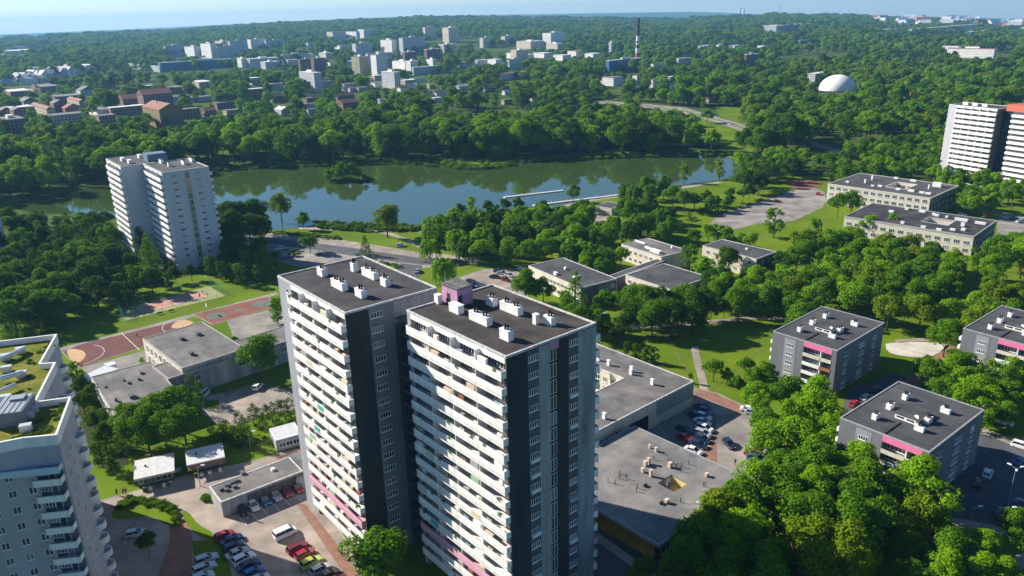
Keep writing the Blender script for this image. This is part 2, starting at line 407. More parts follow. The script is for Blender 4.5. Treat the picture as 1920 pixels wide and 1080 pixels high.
# big worn yard
_, P = sheet('school_yard', [(1322, 428), (1345, 405), (1400, 385), (1450, 372), (1482, 355), (1545, 352), (1550, 385), (1520, 400), (1480, 418), (1420, 418), (1380, 432)], asphalt_l, .05, 1)
sheet('red_yard_patch', [(1477, 338), (1515, 337), (1545, 347), (1515, 356), (1480, 352)], redct2, .06, 1)
_, P = sheet('car_park', [(1870, 400), (1920, 405), (1990, 420), (1990, 440), (1870, 440)], asphalt_l, .05)
# paths in the park on the right
ribbon('park_path', [(1180, 612), (1290, 608), (1330, 604), (1413, 596), (1470, 598), (1520, 612)], 3.2, paving, .05)
ribbon('footpath', [(1302, 650), (1308, 680), (1318, 715), (1322, 745)], 2.2, paving, .055)
ribbon('park_path', [(1680, 640), (1790, 633), (1920, 636)], 2.2, paving, .05)
ribbon('park_path', [(1800, 640), (1770, 670), (1720, 710), (1690, 740)], 4, redpave, .05)
sheet('sand_pit', [(1660, 640), (1783, 643), (1775, 655), (1740, 671), (1690, 668), (1662, 660)], sandm, .05, 1)
# car park right of the towers
_, P = sheet('car_park', [(1110, 870), (1212, 800), (1255, 745), (1300, 728), (1345, 738), (1395, 762), (1418, 800), (1430, 850), (1440, 900), (1380, 930), (1330, 960), (1260, 1020)], asphalt_l, .04); kerb(P)
sheet('brick_paving', [(1262, 838), (1300, 820), (1342, 790), (1345, 880), (1330, 878)], redpave, .06)
sheet('brick_paving', [(1310, 728), (1345, 738), (1395, 762), (1385, 776), (1335, 752), (1303, 742)], redpave, .06)
_, P = sheet('yard_paving', [(1100, 960), (1235, 1010), (1330, 960), (1400, 1120), (1400, 1200), (1000, 1200), (1000, 1000)], asphalt, .03)
ribbon('footpath', [(1112, 1002), (1180, 1050), (1260, 1110)], 2, paving, .06)
worn = patchy('worn_grass', [(.13, .16, .03), (.17, .17, .05), (.10, .13, .02)], .3, 1.0)
for q_, w_ in (([(1190, 640), (1225, 672), (1262, 700)], 1.0), ([(1262, 655), (1285, 690), (1296, 705)], 1.2), ([(1330, 735), (1380, 690), (1430, 655)], .8), ([(1150, 590), (1200, 612), (1260, 640), (1302, 655)], .9), ([(150, 640), (260, 610), (420, 565)], 1.0), ([(1380, 430), (1420, 410), (1500, 420)], 1.2), ([(870, 505), (930, 490), (1000, 484)], 1.0)):
    ribbon('worn_track', q_, w_, worn, .045)
# access roads on the far right
_, P = sheet('access_road', [(1820, 800), (1990, 850), (1990, 900), (1905, 1010), (1780, 975), (1700, 960), (1600, 1010), (1500, 1080), (1560, 1200), (1700, 1060), (1820, 1030), (1990, 1090), (1990, 1200), (1400, 1200), (1500, 990), (1640, 940), (1760, 930), (1800, 850)], asphalt, .04)
ribbon('pavement', [(1760, 972), (1800, 980), (1910, 1000), (1990, 1015)], 2.5, paving, .07)
_, P = sheet('access_road', [(1590, 730), (1680, 700), (1720, 715), (1600, 790), (1570, 800)], asphalt, .04)
ribbon('pavement', [(1850, 1080), (1920, 1050), (1990, 1030)], 3, paving, .07)
ribbon('footpath', [(1835, 805), (1900, 830), (1990, 860)], 3, paving, .07)
for i_ in range(7):
    a_ = up(446+i_*20.5, 966-i_*8.6)[:2]; ribbon('bay_line', [a_, a_+np.array([3.0, -3.6])], .12, paint, .09, world=True)
for i_ in range(9):
    a_ = up(1334, 768+i_*10)[:2]; ribbon('bay_line', [a_, a_+np.array([-3.4, 3.0])], .12, paint, .09, world=True)
# square at the bottom left
_, P = sheet('paved_square', [(190, 938), (240, 925), (300, 905), (390, 882), (470, 866), (530, 848), (562, 842), (600, 920), (640, 1000), (720, 1120), (700, 1300), (300, 1300), (300, 1200), (200, 1100), (150, 1000)], paving, .03); kerb(P, .08)
sheet('brick_edging', [(556, 945), (572, 945), (665, 1062), (740, 1180), (700, 1180), (645, 1076)], redpave, .05)
sheet('footway', [(318, 985), (345, 960), (352, 985), (362, 1010), (358, 1080), (300, 1160), (296, 1080), (318, 1020)], redpave, .055)
sheet('flower_bed', [(208, 958), (240, 938), (300, 945), (325, 958), (335, 985), (310, 985), (285, 966), (250, 972), (212, 975)], grass, .06, 1)
sheet('verge', [(338, 958), (352, 958), (372, 985), (400, 998), (402, 1016), (372, 1006), (350, 985)], grass, .07, 1)
sheet('verge', [(360, 1015), (405, 1012), (425, 1040), (440, 1100), (370, 1100)], grass, .06)
_, P = sheet('school_yard', [(375, 770), (380, 742), (430, 735), (480, 718), (560, 735), (560, 768), (500, 775), (440, 798), (400, 792)], paving, .035)
sheet('lawn_patch', [(383, 750), (410, 750), (412, 765), (386, 768)], grass, .07)
_, P = sheet('yard', [(425, 600), (512, 580), (560, 600), (540, 625), (470, 640), (440, 640)], asphalt_l, .04)
_, P = sheet('gravel_yard', [(150, 690), (280, 655), (330, 700), (210, 740)], asphalt_l, .035)
sheet('painted_shade_yard', [(128, 705), (160, 700), (240, 855), (240, 872), (185, 880), (150, 800)], patchy('shade_toned_undergrowth', [(.03, .05, .015), (.05, .07, .02), (.07, .06, .04)], .2, .8), .03)  # undergrowth sheet, the shade beside the corner tower put into its dark colours
# sports grounds
ribbon('running_track_path', [(60, 676), (115, 655), (230, 626), (345, 596), (430, 574), (520, 550)], 3, asphalt_l, .03)
_, P = sheet('ball_court', [(116, 660), (150, 646), (345, 599), (362, 604), (365, 612), (300, 640), (150, 690)], redct, .05); kerb(P, .07)
sheet('goal_area', [(122, 656), (140, 654), (158, 658), (162, 668), (150, 680), (138, 684)], beigect, .07, 2)
sheet('goal_area', [(321, 612), (330, 603), (345, 599), (362, 604), (360, 608), (340, 616), (322, 616)], beigect, .07, 2)
ribbon('court_line', [(228, 625), (262, 657)], .18, paint, .075)
def arc(px, py, r, a0, a1, n=14, m=paint, wd=.15, z=.08):
    c = up(px, py)[:2]; P = [(c[0]+r*cos(R(a0+(a1-a0)*i/n)), c[1]+r*sin(R(a0+(a1-a0)*i/n))) for i in range(n+1)]
    return ribbon('court_line', P, wd, m, z, world=True)
arc(135, 669, 9, -60, 75); arc(352, 608, 8, 120, 260)
_, P = sheet('ball_court', [(362, 589), (503, 556), (513, 576), (398, 609)], redct2, .05); kerb(P, .07)
for (x, y, rr) in ((405, 592, 3.4), (450, 581.5, 2.0), (492, 570, 3.8)):
    c = up(x, y)[:2]; sheet('court_circle', [(c[0]+rr*cos(k*pi/12), c[1]+rr*sin(k*pi/12)) for k in range(24)], greyct, .07, world=True)
_, TP = sheet('tennis_court', [(220, 580), (393, 537), (423, 555), (233, 602)], greenct, .05)
sheet('tennis_court', [(252, 577), (375, 546), (390, 556), (268, 588)], pinkct, .07)
for a, c in (((256, 579), (377, 549)), ((268, 586), (388, 555)), ((256, 579), (268, 586)), ((377, 549), (388, 555))):
    ribbon('court_line', [a, c], .12, paint, .085)

# ------------------------------------------------------------------ buildings
def winmesh(wd, ht, n, sill=True, key={}):
    k = (wd, ht, n, sill)
    if k in key: return key[k]
    b = MB(); t_ = .07; d = .05
    b.box(-wd/2, wd/2, -d, .02, 0, t_); b.box(-wd/2, wd/2, -d, .02, ht-t_, ht)
    b.box(-wd/2, -wd/2+t_, -d, .02, t_, ht-t_); b.box(wd/2-t_, wd/2, -d, .02, t_, ht-t_)
    for i in range(1, n):
        x = -wd/2+wd*i/n; b.box(x-t_*.7, x+t_*.7, -d, .02, t_, ht-t_)
    if sill: b.box(-wd/2-.06, wd/2+.06, -.14, .02, -.08, 0)
    p = MB(); p.quad((-wd/2+t_, -.012, t_), (wd/2-t_, -.012, t_), (wd/2-t_, -.012, ht-t_), (-wd/2+t_, -.012, ht-t_))
    key[k] = (b.mesh('window', frame), p.mesh('pane', glass)); return key[k]
def addwin(root, x, y, z, rz, wd, ht, n=2, name='window', sill=True):
    a, p = winmesh(wd, ht, n, sill); o = ob(name, a, root, (x, y, z), rz); ob('pane', p, o); return o
class Bld:
    def __init__(s, name, label, cat, org, ang, du, dv, h, group=None, z=0):
        s.du, s.dv, s.h = du, dv, h
        s.o = thing(name, label, cat, (org[0], org[1], z), ang, group)
        s.ang = ang; s.org = np.array(org[:2])
    def pos(s, face, t_, off=0):
        if face == 'F': return t_, -off, 0
        if face == 'E': return s.du+off, t_, pi/2
        if face == 'B': return s.du-t_, s.dv+off, pi
        return -off, s.dv-t_, -pi/2
    def local(s, px, py, z):
        p = up(px, py, z)[:2]-s.org; c, q = cos(s.ang), sin(s.ang); return p[0]*c+p[1]*q, -p[0]*q+p[1]*c
    def walls(s, m, z1=None, name='wall'):
        b = MB(); b.box(0, s.du, 0, s.dv, 0, (z1 or s.h)-.02, top=False); return b.build(name, m, s.o)
    def roof(s, m, cop=coping, par=.3, wd=.35, over=0.0):
        h = s.h; b = MB(); b.box(-over+.02, s.du+over-.02, -over+.02, s.dv+over-.02, h-.12, h)
        r = b.build('roof', m, s.o)
        b = MB(); e = over+.04
        b.box(-e, s.du+e, -e, -e+wd, h-.15, h+par); b.box(-e, s.du+e, s.dv+e-wd, s.dv+e, h-.15, h+par)
        b.box(-e, -e+wd, -e+wd, s.dv+e-wd, h-.15, h+par); b.box(s.du+e-wd, s.du+e, -e+wd, s.dv+e-wd, h-.15, h+par)
        b.build('coping', cop, r); return r
    def wins(s, face, z, wd, ht, n, a, b_, cnt, off=0):
        for i in range(cnt):
            t_ = a+(b_-a)*(i+.5)/cnt; x, y, rz = s.pos(face, t_, off); addwin(s.o, x, y, z, rz, wd, ht, n)
    def panel(s, face, a, b_, z0, z1, m, off=.04, name='wall_panel'):
        x, y, rz = s.pos(face, (a+b_)/2, 0); w_ = (b_-a)/2
        return MB().box(-w_, w_, -off, .0, z0, z1).build(name, m, s.o, (x, y, 0), rz)
    def chim(s, px, py, lx=1.6, ly=1.1, hh=1.3, cowls=1, name='chimney', world=None, m=white):
        x, y = world if world else s.local(px, py, s.h)
        b = MB(); b.box(-lx/2, lx/2, -ly/2, ly/2, -.02, hh); b.box(-lx/2-.06, lx/2+.06, -ly/2-.06, ly/2+.06, hh, hh+.08, 0)
        o = b.build(name, m, s.o, (x, y, s.h))
        for c in range(cowls):
            cx = (c-(cowls-1)/2)*lx/max(1, cowls)*1.0
            for dx, dy in ((-.28, 0), (.28, .1), (0, -.25)):
                k = MB()
                hh2 = .45+.25*random.random()
                k.cyl(cx+dx, dy, hh+.08, hh+.08+hh2, .15, n=7); k.cyl(cx+dx, dy, hh+.08+hh2*.8, hh+.08+hh2+.1, .32, .12, n=7)
                k.tube((cx+dx, dy, hh+hh2), (cx+dx+random.uniform(-.3, .3), dy+random.uniform(-.3, .3), hh+hh2+.4), .06, n=5)
                k.build('cowl', black, o)
        return o
def vent(s, px, py, hh=.8, r=.09, m=None):
    x, y = s.local(px, py, s.h); MB().cyl(0, 0, -.02, hh, r, n=7).cyl(0, 0, hh, hh+.12, r*1.8, r*.6, n=7).build('vent_pipe', m or black, s.o, (x, y, s.h))
def fit(cs, h):                           # L,F,R,B roof corners in the photograph -> origin, angle, du, dv
    P = [up(x, y, h)[:2] for x, y in cs]
    if len(P) == 3: P.append(P[0]+P[2]-P[1])
    c = sum(P)/4; u = ((P[1]-P[0])+(P[2]-P[3]))/2; v = ((P[2]-P[1])+(P[3]-P[0]))/2
    du, dv = np.linalg.norm(u), np.linalg.norm(v)
    au = atan2(u[1], u[0]); av = atan2(v[1], v[0])-pi/2
    av = (av-au+pi) % (2*pi)-pi+au; a = (au*du+av*dv)/(du+dv)
    U = np.array([cos(a), sin(a)]); V = np.array([-sin(a), cos(a)])
    return c-U*du/2-V*dv/2, a, du, dv

greens = [leafmat('planter_green', (.05, .12, .02), (.12, .2, .04), (.07, .14, .03))]
balcol = [mat('balcony_teal', (.08, .42, .33), .7, 0), mat('balcony_green', (.30, .48, .30), .7, 0), mat('balcony_cream', (.66, .58, .38), .7, 0),
          mat('balcony_blue', (.25, .50, .60), .7, 0), mat('balcony_brown', (.30, .12, .06), .7, 0), mat('balcony_beige', (.62, .48, .36), .7, 0), mat('balcony_grey', (.35, .36, .36), .7, 0)]
def leafblob(cx, cy, cz, rx, ry, rz, n, s):
    b = MB()
    for _ in range(n):
        d = np.random.normal(size=3); d /= np.linalg.norm(d); k = random.random()**.4
        p = np.array([cx+d[0]*rx*k, cy+d[1]*ry*k, cz+d[2]*rz*k])
        q = np.cross(d, np.random.normal(size=3)); q /= np.linalg.norm(q); r_ = np.cross(d, q)
        a, c = q*s*random.uniform(.5, 1), r_*s*random.uniform(.5, 1)
        b.quad(p-a-c, p+a-c, p+a+c, p-a+c)
    return b
bush_meshes = [leafblob(0, 0, 0, .7, .35, .35, 60, .13).mesh('plants', greens[0]) for _ in range(3)]

def highrise(B, floors, fh, u0, u1, lower, wallm, endm, parapm, accent_floor=None, accent=None, proj_=1.0, fascia=1.1, extras=True, backside=True, units=4, inner=None, bwin=True):
    """concrete slab block with continuous balcony bands on the long side(s)"""
    o = B.o; du, dv, h = B.du, B.dv, B.h
    b = MB(); b.box(0, du-.3, .9, dv-.9, 0, h-.15, top=False)
    b.box(0, u0, 0, .9, 0, h-.15, top=False)
    b.box(0, u0, dv-.9, dv, 0, h-.15, top=False); b.build('wall', wallm, o)
    MB().box(du-.3, du, 0, dv, 0, h-.15, top=False).build('end_wall', endm, o)
    b = MB(); b.box(u0, du-.3, 0, .9, h-fascia, h-.15); b.box(u0, du-.3, dv-.9, dv, h-fascia, h-.15); b.build('fascia', parapm, o)
    top = h-.45-fh
    for k in range(floors):
        z = top-k*fh
        for side in ((0, 1) if backside else (0,)):
            me = MB()
            me.box(0, u1-u0-.36, 0, proj_+.85, 0, .18, 0)
            me.box(u1-u0-.36, u1-u0, 0, proj_-.02, 0, .18, 0)
            me.box(0, u1-u0, 0, .1, -.32, 1.22, 0)
            me.box(-.0, .1, .1, proj_, .18, 1.2, 0); me.box(u1-u0-.1, u1-u0, .1, proj_-.02, .18, 1.2, 0)
            mt = accent if (accent and k == accent_floor) else parapm
            if side == 0: bo = me.build('balcony', mt, o, (u0, -proj_, z))
            else: bo = me.build('balcony', mt, o, (u1, dv+proj_, z), pi)
            L_ = u1-u0
            # party walls between flats
            for i in range(1, units):
                if side == 0: MB().box(-.06, .06, .1, proj_+.88, .18, fh-.02).build('divider', parapm, bo, (L_*i/units, 0, 0))
            if side == 0 and extras:
                for i in range(units*2):
                    x = L_*(i+.5)/units/2
                    rr = random.random()
                    if rr < .12: ob('plants', random.choice(bush_meshes), bo, (x, .15, 1.1), 0)
                    elif rr < .21:
                        MB().box(x-1.0, x+1.0, .12, .5, 1.08, 1.22+random.uniform(.3, .9)).build('screen', random.choice([balcol[1], balcol[5], balcol[6], white, parapm, balcol[2]]), bo)
                    elif rr < .24:
                        MB().box(x-1.15, x+1.15, -.03, .0, .0, 1.05).build('panel', random.choice(balcol), bo)
                    elif rr < .5:
                        w_ = random.uniform(.3, .8); MB().box(x-w_, x+w_, .5, .9, .19, random.uniform(.8, 1.7)).build('cupboard', random.choice([balcol[4], balcol[5], balcol[6], white, parapm, balcol[2]]), bo)
                    elif rr < .62:
                        MB().box(x-.9, x+.9, .35, .38, 1.35, 1.4).box(x-.6, x-.1, .35, .39, .75, 1.36, 1).box(x+.1, x+.5, .35, .39, .85, 1.36, 1).build('washing_line', [metal, random.choice([white, balcol[3], orangered, balcol[2]])], bo)
                # handrail
                MB().box(0, L_, .02, .07, 1.3, 1.34).build('handrail', metal, bo)
        # flats' window strips behind the balcony
        L_ = u1-u0
        if bwin:
            for i in range(units):
                x = u0+L_*(i+.5)/units
                if inner: MB().box(-L_/units/2+.1, L_/units/2-.1, -.05, 0, .18, fh-.1).build('inner_wall', inner, o, (x, .9, z)) if k == -1 else None
                if x+L_/units*.36 < du: addwin(o, x, .87, z+.5, 0, L_/units*.9, 1.6, 8, 'balcony_window', False)
    return top

U_ANG = R(-49.2)
# --- two dark towers in the middle
def t1():
    org, a, du, dv = fit([(517, 519), (649, 587), (820, 541), (681, 481)], 50.5)
    B = Bld('apartment_tower', 'tall grey tower left of its twin, with plain grey left wall and black roof', 'apartment tower', org, a, du, dv, 50.5, 'pair of tall white and charcoal balcony towers')
    top = highrise(B, 17, 2.75, 5.6, du+.03, 0, mat('grey_side_plaster', (.33, .34, .37), .85, .1, .5, streak=True, bump=.1), midgrey, whiteb, 14, pink and mat('pale_pink_band', (.72, .38, .48), .7, .06, 1))
    B.panel('E', 0, 4.3, 0, 50.2, charcoal)
    B.panel('E', 9.2, dv, 46.2, 50.2, lightgrey, .06); B.panel('E', 4.3, 9.2, .2, 50.2, mat('blue_grey_panel', (.20, .215, .235), .8, .1, .5, streak=True), .03)
    for k in range(17):
        x, y, rz = B.pos('E', 5.8, .04); addwin(B.o, x, y, top-k*2.75+1.0, rz, 2.2, 1.05, 4)
        x, y, rz = B.pos('F', 5.0, 0); MB().box(-.45, .45, -.03, .02, 0, 1.1).build('air_inlet', black, B.o, (x, y, top-k*2.75+.5), rz) if k else addwin(B.o, 3.9, 0, top+.9, 0, .9, .9, 1)
    x, y, rz = B.pos('E', 17.3, .07); addwin(B.o, x, y, 47.2, rz, .9, 1.3, 1)
    r = B.roof(roofblk, par=.22, wd=.28)
    B.chim(605, 516, 2.2, 1.2, 1.4, 1); B.chim(0, 0, 4.4, 1.15, 1.4, 2, world=tuple(np.add(B.local(624, 534, 50.5), B.local(650, 546, 50.5))/2))
    B.chim(677, 556, 2.4, 1.1, 1.4, 1); B.chim(665, 508, 1.2, 1.1, 1.6, 1); B.chim(0, 0, 4.6, 1.15, 1.4, 2, world=tuple(np.add(B.local(681, 512, 50.5), B.local(709, 527, 50.5))/2))
    B.chim(723, 535, 1.9, 1.1, 1.4, 1)
    # linking galleries with stairs between the towers
    g_ = MB(); g_.box(du+.05, du+5.4, 12.0, 17.6, 0, 46.4)
    g_.build('stair_core', charcoal, B.o)
    for k in range(17):
        z = top-k*2.75
        MB().box(du+.06, du+5.3, 9.4, 12.0, -.1, .08).box(du+.06, du+5.3, 9.4, 9.5, .08, .2).box(du+5.2, du+5.3, 9.5, 12, .08, 1.0).box(du+.06, du+5.2, 9.42, 9.46, 1.0, 1.06).build('gallery', midgrey, B.o, (0, 0, z))
    return B
def t2():
    org, a, du, dv = fit([(760, 584), (950, 669), (1117, 608), (925, 534)], 50.5)
    B = Bld('apartment_tower', 'tall charcoal and white tower in the centre, with a pink hut on its roof', 'apartment tower', org, a, du, dv, 50.5, 'pair of tall white and charcoal balcony towers')
    top = highrise(B, 17, 2.75, 1.0, du+.03, 0, lightgrey, midgrey, whiteb, 14, MT['pale_pink_band'])
    def v(px): t_ = (px-949)/168; return dv*t_*.92/(1*(1-t_)+.92*t_)
    e = [949, 988, 1009, 1029, 1043, 1065, 1083.6, 1117]; e = [v(q) for q in e]; e[-1] = dv; e[0] = 0
    ms = [charcoal, midgrey, lightgrey, charcoal, charcoal, midgrey, conc]
    for i, mm in enumerate(ms): B.panel('E', e[i]+.002, e[i+1]-.002, 0, 50.2 if i != 3 else 49.2, mm, [.06, .04, .10, .03, .06, .04, .09][i])
    B.panel('E', e[3], e[4]+.3, 49.0, 50.3, lilac, .16)
    for k in range(17):
        z = top-k*2.75
        for c, wd in (((e[1]+e[2])/2, 1.85), ((e[5]+e[6])/2, 1.7)):
            x, y, rz = B.pos('E', c, .05); o = addwin(B.o, x, y, z+1.0, rz, wd, 1.05, 4)
            if random.random() < .32: MB().box(-wd/2, wd/2, -.3, -.06, -.55, 0).build('window_box', random.choice([white, white, balcol[3], balcol[0]]), o)
        x, y, rz = B.pos('E', (e[3]+e[4])/2, .04); addwin(B.o, x, y, z-.2, rz, 1.3, 2.3, 2, 'stair_window', False)
    B.roof(roofbrn, par=.22, wd=.28)
    B.chim(822, 568, 1.1, .9, 1.5, 0); B.chim(856, 585, 2.6, 1.2, 1.4, 0)
    B.chim(0, 0, 4.6, 1.15, 1.4, 2, world=tuple(np.add(B.local(885, 598, 50.5), B.local(918, 610, 50.5))/2))
    B.chim(950, 636, 2.1, 1.1, 1.6, 1); B.chim(922, 572, 1.9, 1.1, 1.4, 1)
    B.chim(0, 0, 4.6, 1.15, 1.4, 2, world=tuple(np.add(B.local(944, 580, 50.5), B.local(974, 590, 50.5))/2))
    B.chim(1005, 607, .8, .8, 1.6, 0); B.chim(1031, 608, 1.8, 1.1, 1.4, 1)
    # pink machine room
    x, y = B.local(858, 566, 50.5)
    hut = MB().box(-2.2, 2.2, -1.6, 1.6, 0, 3.1).build('machine_room', lilac, B.o, (x, y, 50.5))
    MB().box(-2.35, 2.35, -1.75, 1.75, 3.1, 3.3).build('hut_roof', roofgry, hut)
    MB().box(-.45, .45, -.05, .02, 0, 1.9).build('door', charcoal, hut, (-.3, -1.6, .05)); MB().box(-.4, .4, -.05, .02, 0, 1.9).build('door', charcoal, hut, (2.2, -1.0, .05), pi/2)
    an = MB()
    an.tube((-1.2, .6, 3.3), (.3, .2, 5.4), .06); an.tube((.3, .2, 3.3), (.3, .2, 4.6), .05)
    for s_ in (-1.2, 1.2): an.box(-1.7, 1.7, s_-.03, s_+.03, 3.7, 3.76); an.box(-1.7, -1.64, s_-.03, s_+.03, 3.3, 3.7); an.box(1.64, 1.7, s_-.03, s_+.03, 3.3, 3.7)
    for s_ in (-1.7, 1.64): an.box(s_, s_+.06, -1.17, 1.17, 3.7, 3.76)
    an.build('antenna', metal, hut)
    return B
T1 = t1(); T2 = t2()

# --- lake tower (pale, two joined slabs)
def laketower():
    palew = mat('pale_blue_grey_render', (.46, .50, .56), .85, .06, .3, streak=True)
    org, a, du, dv = fit([(264.5, 308), (306, 324.4), (391.8, 312.8), (352.5, 297.8)], 40.5)
    root = Bld('apartment_tower', 'pale blue-grey double tower block by the lake with white balconies on its left side', 'apartment tower', org, a, du, dv, 40.5)
    top = highrise(root, 13, 2.75, 2.5, du+.1, 0, palew, palew, white, extras=False)
    s = dv/18.
    for k in range(13):
        z = top-k*2.75
        for c in (4.4, 13.4):
            x, y, rz = root.pos('E', c*s, .02); addwin(root.o, x, y, z+.9, rz, 1.9, 1.1, 3)
        x, y, rz = root.pos('E', 9.3*s, .02); addwin(root.o, x, y, z-.3, rz, 1.5, 2.4, 2, 'stair_window', False)
    root.panel('E', 8.3*s, 10.3*s, 0, 40, mat('ochre_stair_strip', (.30, .30, .20), .8, .2, 1), .015, 'stair_strip')
    root.roof(roofdg, par=.25, wd=.4)
    for px, py, n in ((303, 306, 2), (345, 308, 2), (318, 312, 1), (360, 303, 2)): root.chim(px, py, 3.6 if n == 2 else 1.6, 1.2, 1.4, n)
    # second slab, set back, same thing
    o2, a2, du2, dv2 = fit([(197, 299), (229.5, 312.5), (303, 303.5), (273, 289)], 40.5)
    B2 = Bld('apartment_tower_wing', None, None, (0, 0), 0, du2, dv2, 40.5)
    c, q = cos(-a), sin(-a); d = o2-org
    B2.o.location = (d[0]*c-d[1]*q, d[0]*q+d[1]*c, 0); B2.o.rotation_euler = (0, 0, 0); B2.o.parent = root.o; B2.o.name = 'rear_wing'
    B2.org = o2; B2.ang = a
    highrise(B2, 13, 2.75, 2.5, du2-.02, 0, palew, palew, white, extras=False, backside=False, bwin=False)
    B2.roof(roofdg, par=.25, wd=.4)
    for px, py, n in ((230, 302, 2), (243, 306, 2), (262, 296, 2)): B2.chim(px, py, 3.0, 1.2, 1.4, 0)
    for k in range(13):
        x, y, rz = B2.pos('E', 7, .02); p = winmesh(1.9, 1.1, 3, True)[0]; ob('rear_window', p, B2.o, (x, y, 40.05-2.75-k*2.75+.9), rz)
        for i in range(4): ob('rear_window', winmesh(4.2, 1.3, 5, False)[0], B2.o, (2.5+(du2-2.5)*(i+.5)/4, .87, 40.05-2.75-k*2.75+.95), 0)
    ms = MB().box(-3.5, 3.5, -4, 4, 0, 3.2).build('machine_room', mat('blue_roof_room', (.12, .18, .26), .7, 0), root.o, (*root.local(292, 300, 40.5), 40.45))
laketower()
# --- tower on the right with red top
def righttower():
    org, a, du, dv = fit([(1779, 196), (1871, 205), (1908, 201)], 42)
    lg = mat('lilac_grey_render', (.42, .42, .46), .85, .06, .3, streak=True)
    B = Bld('apartment_tower', 'white banded tower block with a red rooftop, behind trees at the right edge', 'apartment tower', org, a, du, dv, 42)
    root = B
    top = highrise(B, 14, 2.75, 5.0, du+.1, 0, lg, midgrey, white, extras=False, units=5)
    B.roof(roofdg, par=.25, wd=.4)
    for k in range(14):
        MB().box(0, .1, 0, 3, 0, 1.0).build('side_balcony', white, B.o, (-1.2, 1.5, top-k*2.75))
    dx = du+7
    MB().box(du+.02, dx, 5, dv+6, 0, 41).build('stair_block', mat('dark_glass_strip', (.03, .05, .07), .3, .1, .4), B.o)
    for k in range(14): MB().box(du+.05, dx, 4.6, 4.98, 0, .25).build('gallery', midgrey, B.o, (0, 0, top-k*2.75))
    for k in range(14): MB().box(dx+.1, dx+22, 1, 2.2, -.15, 1.08).build('wing_balcony', white, B.o, (0, 0, top-k*2.75))
    MB().box(dx+.02, dx+22, 2.2, 18, 0, 40.8).build('wing_wall', midgrey, B.o)
    MB().box(dx+.02, dx+22, 2.0, 18.2, 40.8, 41.1).build('wing_roof', roofdg, B.o)
    MB().box(du+2, du+13, 4, 14, 41.1, 44.5).build('machine_room', orangered, B.o)
    for t_ in (.2, .4, .6): B.chim(0, 0, 3, 1.2, 1.3, 0, world=(du*t_, 6))
righttower()
# --- sliver of a block at the left edge
def leftsliver():
    B = Bld('apartment_tower', 'shaded blue-grey tower block cut off by the left edge of the photo', 'apartment tower', up(20, 484)[:2]+np.array([-40, -8.]), R(41), 38, 18, 24)
    B.walls(MT['pale_blue_grey_render']); B.roof(roofdg)
    for k in range(8): B.wins('F', 1.2+k*2.8, 1.6, 1.2, 2, 24, 38, 4)
leftsliver()

